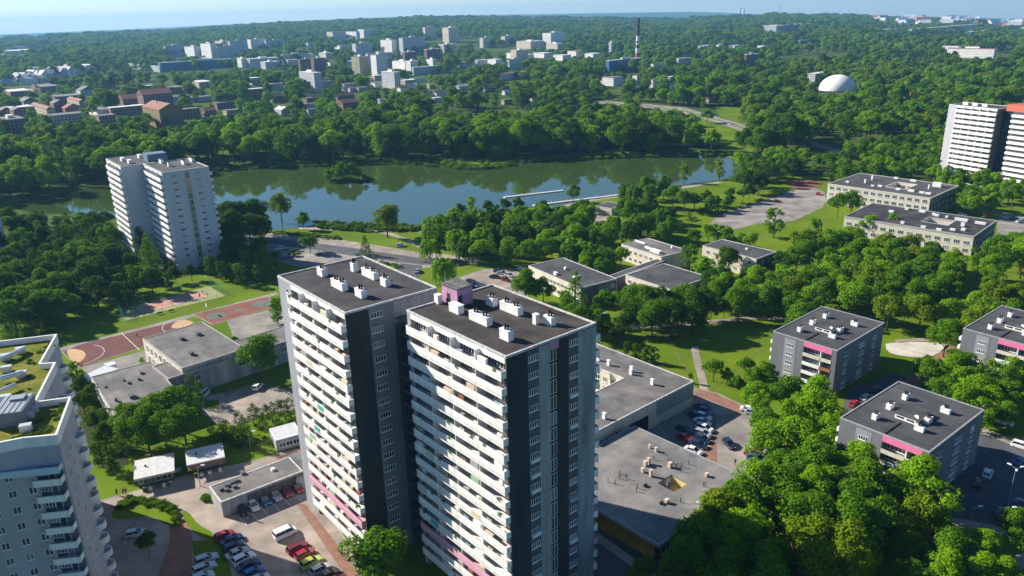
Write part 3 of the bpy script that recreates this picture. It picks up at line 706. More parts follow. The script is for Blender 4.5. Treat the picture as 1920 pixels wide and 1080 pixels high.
# --- stepped tower with planted roof, bottom left
def stepped():
    h = 38.5; fh = 2.85
    px = [(106.7, 818), (133, 747), (66.7, 756), (104.4, 682), (75.6, 684), (106.7, 629), (0, 642)]
    P = [up(x, y, h)[:2] for x, y in px]
    P0 = up(44, 824, h)[:2]; P1 = up(-60, 845, h)[:2]
    poly = [P0, *P, P[-1]+np.array([-25, -8.]), P1+np.array([-28, -3.])+np.array([0, 0]), P1]
    root = thing('apartment_tower', 'blue-grey tower with planted roof and stacked balconies at the bottom left corner', 'apartment tower', (P[0][0], P[0][1], 0), 0)
    o = P[0]; L_ = [tuple(p-o) for p in poly]
    wm = mat('blue_grey_render', (.40, .39, .40), .85, .08, .25, streak=True, bump=.08)
    MB().prism(L_, 0, h-.5, top=False).build('wall', wm, root)
    MB().prism(L_, h-.9, h-.75).build('planted_roof', greenroof, root)
    # parapet
    b = MB(); n = len(L_)
    for i in range(n):
        a, c = np.array(L_[i]), np.array(L_[(i+1) % n]); d = c-a; l = np.linalg.norm(d); d /= l; nn = np.array([d[1], -d[0]])
        b.prism([a+nn*.08-d*.05, c+nn*.08+d*.05, c-nn*.25+d*.05, a-nn*.25-d*.05], h-1.4+i*.001, h+.3+i*.002)
    b.build('parapet', white, root)
    # facade windows: front (P1->P0->P[0]) and side (P[0]->P[1])
    def wall_items(a, c, kind):
        a = np.array(a); c = np.array(c); d = c-a; l = np.linalg.norm(d); d /= l; rz = atan2(d[1], d[0]); nn = np.array([d[1], -d[0]])
        return a, d, l, rz, nn
    a, d, l, rz, nn = wall_items(np.array(P1)-o+np.array([-28, -3.]), np.array(P0)-o, 0)
    A = np.array(L_[n-1]);
    a1 = np.array(L_[-1]); c1 = np.array(L_[0]); 
    for (a, c, xs) in ((a1, c1, (1.2, 3.9, 6.6)), (c1, np.array(L_[1]), ())):
        d = c-a; l = np.linalg.norm(d); d = d/l; rz = atan2(d[1], d[0]); nn = np.array([d[1], -d[0]])
        for k in range(1, 13):
            for s_ in xs:
                q = a+d*min(s_, l-.5)+nn*.02; addwin(root, q[0], q[1], h-3.6-k*fh, rz, 1.1, 1.25, 2)
    # balconies at the front corner
    a, c = np.array(L_[0]), np.array(L_[1]); d = (c-a)/np.linalg.norm(c-a); rz = atan2(d[1], d[0]); nn = np.array([d[1], -d[0]]); l = np.linalg.norm(c-a)
    for k in range(1, 13):
        q = a+d*.45; z = h-3.6-k*fh-.9
        bo = MB().box(0, 4.0, -1.5, .0, 0, .18).box(0, 4.0, -1.6, -1.5, -.15, .95).box(0, .1, -1.5, 0, .18, .95).box(3.9, 4.0, -1.5, 0, .18, .95).build('balcony', white, root, (q[0], q[1], z), rz)
        MB().box(0, 4.0, -1.58, -1.54, 1.1, 1.15).build('handrail', black, bo); MB().box(.05, 3.9, -.01, .0, .2, 2.5).build('recess_wall', midgrey, bo)
        ob('balcony_door', winmesh(1.0, 2.1, 1, False)[0], bo, (2.2, -.02, .19)); ob('balcony_window', winmesh(1.4, 1.2, 3, False)[0], bo, (.95, -.02, .95))
        for i_, (x_, me_) in enumerate(((2.2, winmesh(1.0, 2.1, 1, False)[1]), (.95, winmesh(1.4, 1.2, 3, False)[1]))): ob('pane', me_, bo, (x_, -.02, .19 if i_ == 0 else .95))
    # terrace under the roof
    q = a+d*.2
    MB().box(-5, l-.3, -1.6, -.02, 0, .2).box(-5, l-.3, -1.7, -1.6, -.2, .9).box(l-.4, l-.3, -1.5, 0, .2, .9).build('terrace', mat('pale_blue_panel', (.50, .60, .68), .5, 0), root, (q[0], q[1], h-5.2), rz)
    # long right side: windows and round-ended balconies
    a, c = np.array(L_[1]), np.array(L_[2])
    for (ia, ib, nw) in ((1, 2, 4), (3, 4, 4), (5, 6, 4)):
        a, c = np.array(L_[ia]), np.array(L_[ib]); d = c-a; l = np.linalg.norm(d); d = d/l; rz = atan2(d[1], d[0]); nn = np.array([d[1], -d[0]])
        for k in range(1, 13):
            z = h-3.4-k*fh+.5
            for i in range(2):
                q = a+d*(l*(.2+.25*i))+nn*.02; ob('side_window', winmesh(1.1, 1.25, 2, True)[0], root, (q[0], q[1], z), rz)
                ob('side_pane', winmesh(1.1, 1.25, 2, True)[1], root, (q[0], q[1], z), rz)
            q = a+d*(l*.82)
            b = MB(); pts = [(-1.3, 0)]+[(1.3*cos(t_), -1.5*sin(t_)) for t_ in np.linspace(pi, 2*pi, 9)[::1]]
            pts = [(1.3*cos(t_), -1.35*abs(sin(t_))) for t_ in np.linspace(pi, 2*pi, 10)]
            b.prism(pts, 0, .18)
            for i in range(len(pts)-1):
                p0, p1 = pts[i], pts[i+1]; b.prism([p0, p1, (p1[0]*.92, p1[1]*.92), (p0[0]*.92, p0[1]*.92)], .18, 1.1)
            b.build('round_balcony', white, root, (q[0], q[1], z-.95), rz)
    # rooftop plant
    def rp(px, py): return up(px, py, h)[:2]-o
    q = rp(28, 775); pl = MB().box(-2.2, 2.2, -3.2, 3.2, -.8, 1.6).build('plant_room', mat('zinc_cladding', (.16, .18, .21), .45, .08, 1), root, (q[0], q[1], h), R(14))
    MB().box(-2.3, 2.3, -3.3, 3.3, 1.6, 1.75).box(-.6, 1.4, .8, 2.4, 1.75, 2.1).build('plant_roof', mat('zinc_roof', (.30, .33, .36), .4, .05, 1), pl)
    for i in range(6): MB().box(-2.2+i*.85, -2.15+i*.85, -3.2, 3.2, 1.75, 1.84).build('seam', metal, pl)
    duct = mat('duct_foil', (.62, .63, .64), .35, .05, 1, metal=.3)
    for (x0, y0, x1, y1, r_) in ((46, 655, 20, 668, .45), (20, 668, 0, 676, .45), (44, 700, 0, 712, .42), (30, 722, 0, 736, .35)):
        a_, b_ = rp(x0, y0), rp(x1, y1)
        MB().tube((*a_, h+.2), (*b_, h+.2), r_, n=10).build('air_duct', duct, root)
    for (x, y) in ((38, 655), (40, 700), (12, 690), (10, 745), (52, 776), (48, 800), (60, 765), (8, 668)):
        q = rp(x, y); MB().box(-.8, .8, -.5, .5, -.75, .35).box(-.85, .85, -.55, .55, .35, .42).build('roof_unit', duct, root, (q[0], q[1], h), R(20))
    for _ in range(46):
        t_ = random.random(); ax, ay = random.choice([((60, 815), (110, 780)), ((10, 825), (70, 800)), ((75, 660), (95, 640)), ((60, 790), (118, 755)), ((50, 720), (60, 650))])
        x, y = ax[0]+(ay[0]-ax[0])*t_+random.uniform(-6, 6), ax[1]+(ay[1]-ax[1])*t_+random.uniform(-5, 5)
        q = rp(x, y); s_ = random.uniform(.5, 1)
        if inpoly(q[0], q[1], L_): ob('roof_shrub', random.choice(bush_meshes), root, (q[0], q[1], h-.6), random.random()*6, (s_, s_*1.6, s_))
stepped()

# --- four-storey grey blocks with pink strips
def greyblock(cs, label, h=13.2):
    org, a, du, dv = fit(cs, h)
    B = Bld('apartment_block', label, 'apartment block', org, a, du, dv, h, 'grey five-storey blocks with pink strips')
    gw = mat('dark_grey_render', (.155, .16, .175), .85, .08, .4, streak=True)
    lw = mat('mid_light_grey_render', (.27, .28, .30), .85, .08, .4)
    fh = 2.5; n = 5
    # loggia recess on the front, u from 52% to 94%
    a0, a1 = du*.50, du*.93
    b = MB(); b.box(0, du, 1.4, dv, 0, h-.1, top=False); b.box(0, a0, 0, 1.4, 0, h-.1, top=False); b.box(a1, du, 0, 1.4, 0, h-.1, top=False); b.build('wall', gw, B.o)
    B.panel('F', du*.2, du*.38, 0, h-.6, lw, .03)
    MB().box(a0, a1, -.05, 1.39, h-1.5, h-.12).build('pink_strip', pink, B.o)
    xm = a0+(a1-a0)*.62
    MB().box(xm-.12, xm+.12, 0, 1.39, .2, h-1.5).build('divider', white, B.o)
    for k in range(n):
        z = h-1.6-(k+1)*fh+.1
        if z < -.2: z = .05
        B.wins('F', z+1.0, 2.0, 1.0, 4, du*.2, du*.38, 1, .03)
        bo = MB().box(a0, xm-.13, -.1, 1.38, -.12, .05).box(a0, xm-.13, -.1, -.02, .05, .85).build('balcony', white if k else cream2, B.o, (0, 0, z))
        bo2 = MB().box(xm+.13, a1, -.1, 1.38, -.12, .05).box(xm+.13, a1, -.1, -.02, .05, .85).build('balcony', balcol[4] if k in (1, 2, 4) else cream2, B.o, (0, 0, z))
        addwin(B.o, (a0+xm)/2, 1.38, z+.7, 0, (xm-a0)*.8, 1.3, 5); addwin(B.o, (xm+a1)/2, 1.38, z+.7, 0, (a1-xm)*.75, 1.3, 3)
        for (t_, wd) in ((.2, 2.0), (.5, 1.6), (.56, 1.4), (.8, 2.0)):
            x, y, rz = B.pos('E', dv*t_, .02); addwin(B.o, x, y, z+.8, rz, wd, 1.3, 3)
        for s_ in (.3, .7):   # balconies on the hidden left side that stick out
            x, y, rz = B.pos('L', dv*(1-.12), 0); 
        MB().box(-1.1, 0, 1.2, 4.2, 0, .9).build('side_balcony', white, B.o, (0, 0, z))
    for t_ in (.2, .53, .8): B.panel('E', dv*t_-1.3, dv*t_+1.3, 0, h-.5, mat('blue_slate_panel', (.10, .14, .19), .7, .1, .5), .012)
    B.roof(roofdg, cop=mat('grey_coping', (.30, .31, .32), .7, .1, 1), par=.15, wd=.3)
    # roof step and lift house
    hut = MB().box(-2.2, 2.2, -3.0, 3.0, -.02, 1.1).build('roof_house', white, B.o, (du*.52, dv*.45, h)); MB().box(-2.35, 2.35, -3.15, 3.15, 1.1, 1.25).build('hut_roof', roofdg, hut)
    for i in (-1, 1): MB().box(-.8, .8, -.03, .02, .35, .75).build('vent_slot', black, hut, (i*1.05, -3.0, 0))
    MB().box(du*.5, du*.5+.14, .3, dv*.28, h, h+.22).build('roof_kerb', roofblk, B.o)
    for (x, y, lx, ly, n_) in ((.27, .2, 1.0, 1.6, 1), (.26, .46, 1.0, 1.9, 2), (.27, .72, 1.0, 1.7, 1), (.72, .27, 1.9, 1.0, 1), (.70, .45, 1.0, 2.0, 2), (.73, .72, 1.9, 1.0, 1)):
        B.chim(0, 0, lx, ly, 1.1, 1, world=(du*x, dv*y))
    # satellite dish on one chimney
    MB().cyl(0, 0, 0, .9, .04, n=6).tube((0, 0, .9), (-.2, -.3, 1.15), .55, .7, n=12).build('satellite_dish', metal, B.o, (du*.62, dv*.38, h))
    return B
G1 = greyblock([(1445, 622), (1572, 657), (1658, 606), (1545, 575)], 'grey five-storey block with a pink strip, standing beside the pale sand pit')
G2 = greyblock([(1579, 783), (1748, 853), (1838, 768), (1685, 714)], 'grey block with a pink strip half hidden by trees, lower right, nearest of three')
G3 = greyblock([(1812, 616), (1945, 655), (2010, 605), (1875, 572)], 'grey block with a pink strip cut off by the right edge of the photo')

# --- generic low building
def lowb(name, label, cat, cs, h, wall, roofm, rows=(), par=.15, cop=coping, over=0.0, group=None, vents=(), chims=(), panels=()):
    org, a, du, dv = fit(cs, h)
    B = Bld(name, label, cat, org, a, du, dv, h, group)
    B.walls(wall)
    B.roof(roofm, cop, par, .3, over)
    for (face, z, wd, ht, n, f0, f1, cnt) in rows:
        L_ = du if face in 'FB' else dv
        B.wins(face, z, wd, ht, n, L_*f0, L_*f1, cnt, .015)
    for (face, f0, f1, z0, z1, mm) in panels:
        L_ = du if face in 'FB' else dv; B.panel(face, L_*f0, L_*f1, z0, z1, mm, .025)
    for c in chims: B.chim(c[0], c[1], c[2], c[3], c[4], c[5] if len(c) > 5 else 0, m=white if group else mat('dull_dark_box', (.12, .12, .13), .5, .1, 1), name='chimney' if group else 'roof_vent')
    for v_ in vents: vent(B, *v_)
    return B
# flat commercial pavilion with a courtyard hole
def pavilion():
    h = 5.0
    P = [up(1065, 900, h)[:2], up(1235, 1015, h)[:2], up(1370, 893, h)[:2], up(1212, 815, h)[:2]]
    org, a, du, dv = fit([(1235, 1015), (1370, 893), (1212, 815)], h)
    B = Bld('pavilion', 'flat pale-roofed pavilion with a square courtyard opening, right of the dark tower', 'shop building', P[1], R(41.5), 29.5, 29.5, h)
    U = 29.5; hu0, hu1, hv0, hv1 = 0, 0, 0, 0
    q = [B.local(x, y, h) for x, y in ((1230, 903), (1262, 888), (1297, 908), (1265, 928))]
    x0 = min(c[0] for c in q)+.8; x1 = max(c[0] for c in q)-.6; y0 = min(c[1] for c in q)+.8; y1 = max(c[1] for c in q)-.6
    s = MB(); z0, z1 = h-.35, h
    for bx in ((-.8, U, -.8, y0), (-.8, U, y1, U+.8), (-.8, x0, y0, y1), (x1, U, y0, y1)): s.box(bx[0], bx[1], bx[2], bx[3], z0, z1, 0)
    r = s.build('roof', roofpale, B.o)
    c = MB()
    for bx in ((-.86, U+.06, -.86, -.6), (-.86, U+.06, U+.6, U+.86), (-.86, -.6, -.6, U+.6), (U-.2, U+.06, -.6, U+.6)): c.box(*bx, z0-.25, z1+.1)
    c.build('roof_edge', mat('grey_edge_metal', (.30, .33, .36), .5, .1, 1), r)
    wl = MB(); wl.box(.5, U-.5, .5, y0-.4, 0, z0, top=False)
    b = MB()
    for bx in ((.6, U-.6, .6, y0-.01), (.6, U-.6, y1+.01, U-.6), (.6, x0-.01, y0, y1), (x1+.01, U-.6, y0, y1)): b.box(*bx, 0, z0, top=False)
    b.build('wall', mat('dark_shopfront', (.05, .05, .05), .5, .3, .6), B.o)
    # courtyard sides and coloured court
    fl = 2.6
    for nm, bx, mm in (('courtyard_wall', (x0, x1, y0, y0+.05), offw), ('courtyard_wall', (x0, x0+.05, y0+.05, y1), bluep), ('courtyard_wall', (x0+.05, x1, y1-.05, y1), offw), ('courtyard_wall', (x1-.05, x1, y0+.05, y1-.05), mat('pale_yellow_wall', (.62, .50, .22), .8, .1, 1))):
        MB().box(*bx, fl, z0-.01).build(nm, mm, B.o)
    MB().box(x0, x1, y0, y1, fl-.1, fl).build('courtyard_floor', mat('blue_court_floor', (.06, .16, .28), .8, .2, .8), B.o)
    MB().prism([(x0+1.6, y0+1.2), (x1-.6, y0+1.0), (x1-.5, y1-.8), (x0+2.4, y1-.6)], fl+.01, fl+.5).build('yellow_canopy', mat('bright_yellow', (.75, .52, .03), .6, .05, 1), B.o)
    MB().cyl((x0+x1)/2-.3, (y0+y1)/2+.8, fl+.5, h+.25, 1.15, .12, 9).build('glass_cone', mat('grey_glass', (.10, .12, .13), .2, .1, 1), B.o)
    # yellow shopfront and dark glazing on the shaded sides
    B.panel('L', U*.42, U*.97, .1, 3.8, yellowp, .0)
    MB().box(.52, .6, 1, U*.55, .2, 3.6).build('yellow_shopfront', yellowp, B.o) if False else None
    b = MB().box(.5, .58, U*.52, U-.7, .1, 4.2); b.build('yellow_shopfront', yellowp, B.o)
    for i in range(7): addwin(B.o, .5, 2+i*1.9, .6, -pi/2, 1.5, 2.4, 1, 'shop_window', False)
    for i in range(9): addwin(B.o, 3+i*2.9, .6, .6, 0, 2.4, 2.6, 2, 'shop_window', False)
    for i in range(5): addwin(B.o, .48, U*.56+i*2.4, 1.0, -pi/2, 1.2, 1.4, 2, 'shop_window', False)
    for i in range(4):
        MB().box(-.9, .5, 3+i*4-.08, 3+i*4+.08, 0, 4.6).build('fin', black, B.o) if False else None
    pts = [(1162, 889), (1162, 898), (1174, 898), (1140, 904), (1153, 908), (1193, 922), (1257, 867), (1262, 872), (1278, 876), (1276, 884), (1291, 871), (1319, 912), (1322, 913), (1276, 942), (1226, 862), (1236, 850), (1195, 916), (1268, 878), (1252, 868)]
    for x, y in pts: vent(B, x, y, .95, .08)
    for (x, y, lx, ly, hh) in ((1210, 873, .7, .7, 1.1), (1216, 870, .6, .6, 1.4), (1256, 876, .8, .7, 1.1), (1205, 885, .6, .6, .9), (1220, 893, .55, .55, 1.5), (1230, 846, .5, .5, .9), (1218, 840, .4, .4, .8), (1325, 893, .8, .5, .7), (1250, 943, .8, .6, .8)):
        B.chim(x, y, lx, ly, hh, 0, m=mat('pinkish_vent_plaster', (.62, .48, .40), .8, .1, 1))
    for (x, y) in ((1240, 945), (1210, 912)): B.chim(x, y, .8, .4, .4, 0, m=black, name='roof_hatch')
    return B
PAV = pavilion()
# long school wing, L shape with court
def school():
    h = 7.0
    org, a, du, dv = fit([(1110, 640), (1120, 645), (1301, 715)], h)
    F_ = up(1301, 715, h)[:2]
    ua = R(-49); U = np.array([cos(ua), sin(ua)]); V = np.array([-sin(ua), cos(ua)])
    # origin at the right tip; wing 1 runs back along -U, wing 2 runs along -V towards the tower
    B = Bld('school_building', 'long low L-shaped school with pale walls and dark grey roof, right of the central tower', 'school building', F_-U*48, ua, 48, 12, h)
    o = B.o
    lv = -47
    # footprint in local coords: tip at (48, ?)
    def loc(px, py, z=h): return B.local(px, py, z)
    tip = loc(1301, 715); lf = loc(1118, 803)
    b = MB(); A = [(-4, -11.5), (34.5, -11.5), (34.5, lf[1]-4), (48, lf[1]-4), (48, 0), (-4, 0)]
    b.prism(A, 0, h-.25, top=False, bottom=False); b.build('wall', offw, o)
    r = MB().prism(A, h-.25, h).build('roof', roofgry, o)
    c = MB(); n = len(A)
    for i in range(n):
        p, q = np.array(A[i]), np.array(A[(i+1) % n]); d = (q-p)/np.linalg.norm(q-p); nn = np.array([d[1], -d[0]])
        c.prism([p+nn*.06-d*.06, q+nn*.06+d*.06, q-nn*.25, p-nn*.25], h-.4, h+.12+i*.002)
    c.build('coping', coping, r)
    # far linking wing closing the court (towards the tower)
    MB().prism([(8, lf[1]-4), (34.4, lf[1]-4), (34.4, lf[1]+6), (8, lf[1]+6)], 0, h-.3).build('rear_wing', offw, o)
    MB().prism([(8, lf[1]-4.1), (34.4, lf[1]-4.1), (34.4, lf[1]+6.1), (8, lf[1]+6.1)], h-.3, h-.05).build('rear_wing_roof', roofgry, o)
    # cladding on the car-park side (E face at u=48)
    MB().box(48.0, 48.05, -15, -.1, 2.6, h-.45).build('blue_grey_cladding', mat('ribbed_cladding', (.24, .27, .30), .5, .12, 2.2), o)
    # open archway
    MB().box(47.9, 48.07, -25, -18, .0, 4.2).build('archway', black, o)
    for i in range(4): addwin(o, 48.02, -31-i*1.9+(0 if i else 1.5), 1.6, pi/2, .9, 2.6, 1)
    for i in range(6): addwin(o, 34.5-1.2-i*2.6, -11.5-.02, 3.8, 0, 1.5, 1.5, 2)
    for i in range(6): addwin(o, 34.5-1.2-i*2.6, -11.5-.02, 1.0, 0, 1.5, 1.5, 2)
    for i in range(10): addwin(o, 3+i*4, 0.02, 3.8, pi, 2.2, 1.5, 3)
    for (x, y, n_) in ((1122, 676, 1), (1141, 685, 1), (1183, 702, 1), (1184, 697, 1), (1223, 721, 1), (1122, 697, 0), (1133, 785, 0)):
        q = B.local(x, y, h); MB().box(-.45, .45, -.3, .3, 0, 1.5).box(-.5, .5, -.35, .35, 1.5, 1.58).build('chimney', white, o, (*q, h))
school()
blk = 'low school buildings east of the lakeside car park'
lowb('school_building', 'low building with dark grey roof and pergola frame, behind the central tower', 'school building', [(985, 497), (1095, 542), (1150, 521), (1062, 485)], 7, offw, roofdg,
     rows=[('F', 4.2, 1.7, 1.4, 3, .35, .98, 9), ('F', 1.2, 1.7, 1.4, 3, .35, .98, 9), ('E', 4.2, 2, 1.4, 3, .5, .95, 3)], chims=[(1042, 515, 1.6, 1, .9), (1080, 520, 1.2, 2.4, .5), (1060, 505, .8, .8, .8)], group=blk,
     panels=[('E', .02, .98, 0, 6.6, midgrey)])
lowb('school_building', 'low building with plain grey roof beside a big tree, middle of the school group', 'school building', [(1177, 517), (1258, 544), (1327, 521), (1245, 492)], 6.5, offw, roofdg,
     rows=[('F', 3.8, 1.6, 1.4, 3, .05, .9, 8), ('F', .9, 1.6, 1.4, 3, .05, .9, 8), ('E', 3.8, 1.6, 1.3, 2, .1, .9, 5)], group=blk, vents=[(1205, 510), (1215, 520), (1260, 517), (1290, 512), (1245, 528)])
lowb('school_building', 'small low building with white ducts on its grey roof, below the shore trees', 'school building', [(1172, 457), (1240, 486), (1283, 468), (1215, 446)], 6.5, offw, roofgry,
     rows=[('F', 3.8, 1.6, 1.4, 3, .05, .95, 7), ('F', .9, 1.6, 1.4, 3, .05, .95, 7)], group=blk, chims=[(1230, 473, 5, 1.6, 1.0), (1215, 466, 3, .8, .6), (1200, 455, 6, .5, .5), (1260, 465, .7, .7, .8)])
lowb('link_building', 'narrow grey-roofed link between two low school buildings', 'school building', [(1145, 519), (1150, 526), (1242, 487), (1236, 483)], 5.2, midgrey, roofdg, group=blk)
lowb('school_building', 'two-storey cream building with grey roof and a dark tree at its corner', 'school building', [(1327, 461), (1415, 488), (1454, 472), (1350, 448)], 7.5, offw, roofdg,
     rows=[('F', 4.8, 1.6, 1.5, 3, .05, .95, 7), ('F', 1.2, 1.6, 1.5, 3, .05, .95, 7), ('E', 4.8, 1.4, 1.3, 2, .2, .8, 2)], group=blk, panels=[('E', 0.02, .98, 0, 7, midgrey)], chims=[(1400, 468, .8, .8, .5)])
sheet('little_plaza', [(1108, 398), (1150, 394), (1150, 424), (1118, 424)], paving, .06)
lowb('lakeside_pavilion', 'tiny dark-roofed pavilion on a pale plaza near the pontoons', 'pavilion', [(1124, 386), (1148, 393), (1163, 383), (1140, 377)], 3.6, offw, roofdg, rows=[('F', .8, 1.4, 1.4, 2, .1, .9, 4)])
# big school on the right
def bigschool(cs, label, h, fl, hole, chim):
    org, a, du, dv = fit(cs, h)
    B = Bld('school_building', label, 'school building', org, a, du, dv, h, 'large flat-roofed schools on the right')
    x0, x1, y0, y1 = hole[0]*du, hole[1]*du, hole[2]*dv, hole[3]*dv
    b = MB()
    for bx in ((0, du, 0, y0), (0, du, y1, dv), (0, x0, y0, y1), (x1, du, y0, y1)): b.box(*bx, 0, h-.3, top=False)
    b.build('wall', cream2, B.o)
    b = MB()
    for bx in ((0, du, 0, y0), (0, du, y1, dv), (0, x0, y0, y1), (x1, du, y0, y1)): b.box(*bx, h-.3, h)
    r = b.build('roof', roofdg if fl == 3 else roofblk, B.o)
    c = MB()
    for bx in ((-.1, du+.1, -.1, .25), (-.1, du+.1, dv-.25, dv+.1), (-.1, .25, .25, dv-.25), (du-.25, du+.1, .25, dv-.25), (x0-.3, x1+.3, y0-.3, y0+.02), (x0-.3, x1+.3, y1-.02, y1+.3), (x0-.3, x0+.02, y0, y1), (x1-.02, x1+.3, y0, y1)): c.box(*bx, h-.5, h+.18)
    c.build('coping', cream2 if fl == 3 else kerbm, r)
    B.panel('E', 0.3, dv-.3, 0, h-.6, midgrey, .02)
    for k in range(fl):
        B.wins('F', 1+k*3.2, 2.2, 1.6, 3, .5, du-.5, 14, .02)
        B.wins('E', 1+k*3.2, 1.6, 1.5, 2, .5, dv-.5, 7, .03)
    for k in range(fl):
        for i in range(4):
            addwin(B.o, x0+(x1-x0)*(i+.5)/4, y1-.02, 1+k*3.2, 0, (x1-x0)/6, 1.5, 3)
    for q in chim: B.chim(q[0], q[1], q[2], q[3], q[4], 0)
    return B
bigschool([(1545, 347), (1750, 369), (1793, 351), (1618, 323)], 'three-storey cream school with courtyard roof beside the worn yard', 10, 3, (.48, .68, .3, .72),
          [(1635, 337, .8, .8, 2.2), (1622, 343, .8, .8, 1.8), (1589, 342, 1.5, 1, .6), (1650, 350, 2, 1, .7), (1684, 356, 2, 1, .8), (1708, 359, 3, 1, .9), (1728, 362, 2.2, 1, .7), (1740, 364, 2.6, 1, .7), (1680, 335, 2, 1, .7), (1712, 340, 3, 1, .8), (1757, 350, 4, 2, 2.0), (1741, 354, .6, .6, 2.0), (1636, 349, 1.5, .8, .5)])
bigschool([(1577, 406), (1825, 442), (1872, 414), (1640, 382)], 'two-storey school with black roof and small courtyard, in front of the taller school', 8, 2, (.55, .75, .35, .65),
          [(1671, 398, 2, 1, .8), (1700, 393, 1.4, 1, .7), (1729, 398, 2.6, 1, .7), (1750, 403, 1, .8, .8), (1756, 405, 1.8, 1, .8), (1775, 408, 1, 1, .7), (1692, 419, 1.4, 1, .8), (1731, 427, 1.8, 1, .7), (1802, 414, 5, 1, 1.0), (1838, 420, 4, 1.2, .8), (1805, 424, 1.4, 1, 1.4), (1806, 432, 1.6, 1.2, .8), (1760, 432, 2, 1, .7), (1786, 432, 2, 1, .7)])
# sports hall and old school on the left
lowb('sports_hall', 'grey-roofed sports hall with cream side wall next to the red ball court', 'sports hall', [(285, 631), (331, 702), (448, 650), (381, 603)], 8, offw, roofgry, cop=kerbm,
     rows=[('F', 4.6, 1.7, 2.2, 2, .05, .95, 8), ('F', 1.2, 1.7, 2.2, 2, .05, .95, 8)], chims=[(341, 637, 1.6, 1.2, .8), (372, 628, 1.6, 1.2, .8), (359, 665, 1.8, 1, .9)],
     panels=[('E', 0.01, .99, 0, 7.6, conc)])
lowb('link_building', 'flat-roofed grey hall wing joining the sports hall and the left tower', 'school building', [(296, 688), (312, 716), (560, 628), (545, 605)], 6.6, conc, roofgry, cop=kerbm,
     rows=[('E', 3.5, 2.2, 1.6, 3, .02, .98, 3), ('E', .6, 2.2, 1.6, 3, .05, .2, 2)])
lowb('school_building', 'old low school with patched grey roof and debris, left of the round trees', 'school building', [(172, 700), (214, 790), (335, 735), (287, 683)], 6, offw, roofgry, cop=kerbm,
     rows=[('F', 3.4, 1.6, 1.6, 2, .02, .98, 10), ('F', .8, 1.6, 1.6, 2, .02, .98, 10)], chims=[(248, 745, 1.8, 1.3, .8), (218, 752, .6, .6, .8), (260, 712, 1.2, .6, .6), (240, 718, 1.8, .5, .5), (230, 712, 2.5, .4, .3), (196, 725, 2, .4, .3), (265, 700, 1.5, .8, .5)])
lowb('shed', 'small lean-to shed with pale metal roof beside the old school', 'shed', [(160, 705), (175, 718), (212, 692), (196, 682)], 3, lightgrey, mat('pale_metal_roof', (.55, .57, .6), .45, .1, 1), cop=metal, par=.03)
lowb('storage_box', 'white storage box standing by the court fence left of the sports hall', 'container', [(195, 682), (200, 688), (218, 682), (213, 677)], 2.2, white, white, par=.03)
# kiosks
def kiosk(cs, label, awning, roofm):
    org, a, du, dv = fit(cs, 3.2)
    B = Bld('kiosk', label, 'kiosk', org, a, du, dv, 3.2, 'small market kiosks by the paved square')
    B.walls(mat('kiosk_dark_wall', (.09, .085, .08), .8, .3, 1), 3.0)
    MB().box(-.5, du+.5, -1.2, dv+.3, 3.0, 3.16).build('roof', roofm, B.o)
    MB().box(-.5, du+.5, -1.26, -1.2, 2.7, 3.2).build('fascia', offw if not awning else white, B.o)
    if awning:
        k = MB(); k.quad((-.4, -2.4, 2.3), (du+.4, -2.4, 2.3), (du+.4, -1.27, 2.9), (-.4, -1.27, 2.9)); k.quad((-.4, -2.4, 2.25), (-.4, -1.27, 2.85), (du+.4, -1.27, 2.85), (du+.4, -2.4, 2.25)); k.build('awning', awning, B.o)
    for i in range(3): addwin(B.o, du*(i+.5)/3, -.02, .9, 0, du/3.6, 1.4, 2, 'shop_window', False)
    for i in range(7):
        x = random.uniform(.3, du-.3); m_ = random.choice([balcol[4], white, balcol[2], greens[0], orangered])
        MB().box(x-.35, x+.35, -2.0, -1.3, 0.05, .5+random.random()*.5).build('display_stand', m_, B.o)
    MB().cyl(du*.25, dv*.5, 3.16, 3.6, .2, n=8).build('vent_pipe', black, B.o)
    return B
wroof = mat('white_metal_roof', (.56, .56, .55), .5, .08, 1, bump=.05)
kiosk([(254, 893), (323, 878), (321, 850), (258, 864)], 'white-roofed kiosk nearest the bottom left tower, right half of its front open', None, wroof)
kiosk([(353, 866), (418, 852), (411, 832), (352, 845)], 'white-roofed kiosk with a brown awning over its front', mat('brown_awning', (.30, .14, .09), .8, .1, 1), wroof)
lowb('shed', 'small white-roofed shed against the left side of the tall grey tower', 'shed', [(518, 828), (560, 812), (556, 791), (505, 804)], 3, lightgrey, wroof, cop=white, par=.05,
     rows=[('F', .8, 1.5, 1.2, 2, .1, .9, 3)])
def garage():
    h = 3.6
    B = lowb('garage_row', 'long low garage with flat grey roof behind a row of parked cars', 'garage', [(396, 916), (413, 942), (562, 886), (545, 852)], h, lightgrey, roofgry, cop=coping, par=.1,
         panels=[('E', .3, .98, .3, 3.1, mat('dark_garage_wall', (.09, .09, .09), .8, .3, 1))])
    for i, (x, y, w_) in enumerate(((414, 918, 1.3), (424, 911, 1.3), (434, 906, 1.3), (443, 902, 1.2), (425, 920, .8), (440, 914, .8), (455, 888, 1.4), (512, 882, .8))):
        q = B.local(x, y, h); MB().box(-w_/2, w_/2, -.4, .4, 0, .55).build('skylight' if i < 4 else 'roof_vent', mat('dull_dark_box', (.12, .12, .13), .5, .1, 1) if i != 7 else white, B.o, (*q, h))
    for i in range(0): addwin(B.o, B.du+.03, B.dv*(.33+.063*i), 1.3, pi/2, .7, .9, 1, 'window', False)
garage()
lowb('shelter', 'low flat roof with brick-red edge between the garage and the tall grey tower', 'shelter', [(520, 858), (552, 896), (602, 878), (556, 845)], 3.1, lightgrey, roofgry, cop=brickp, par=.12)

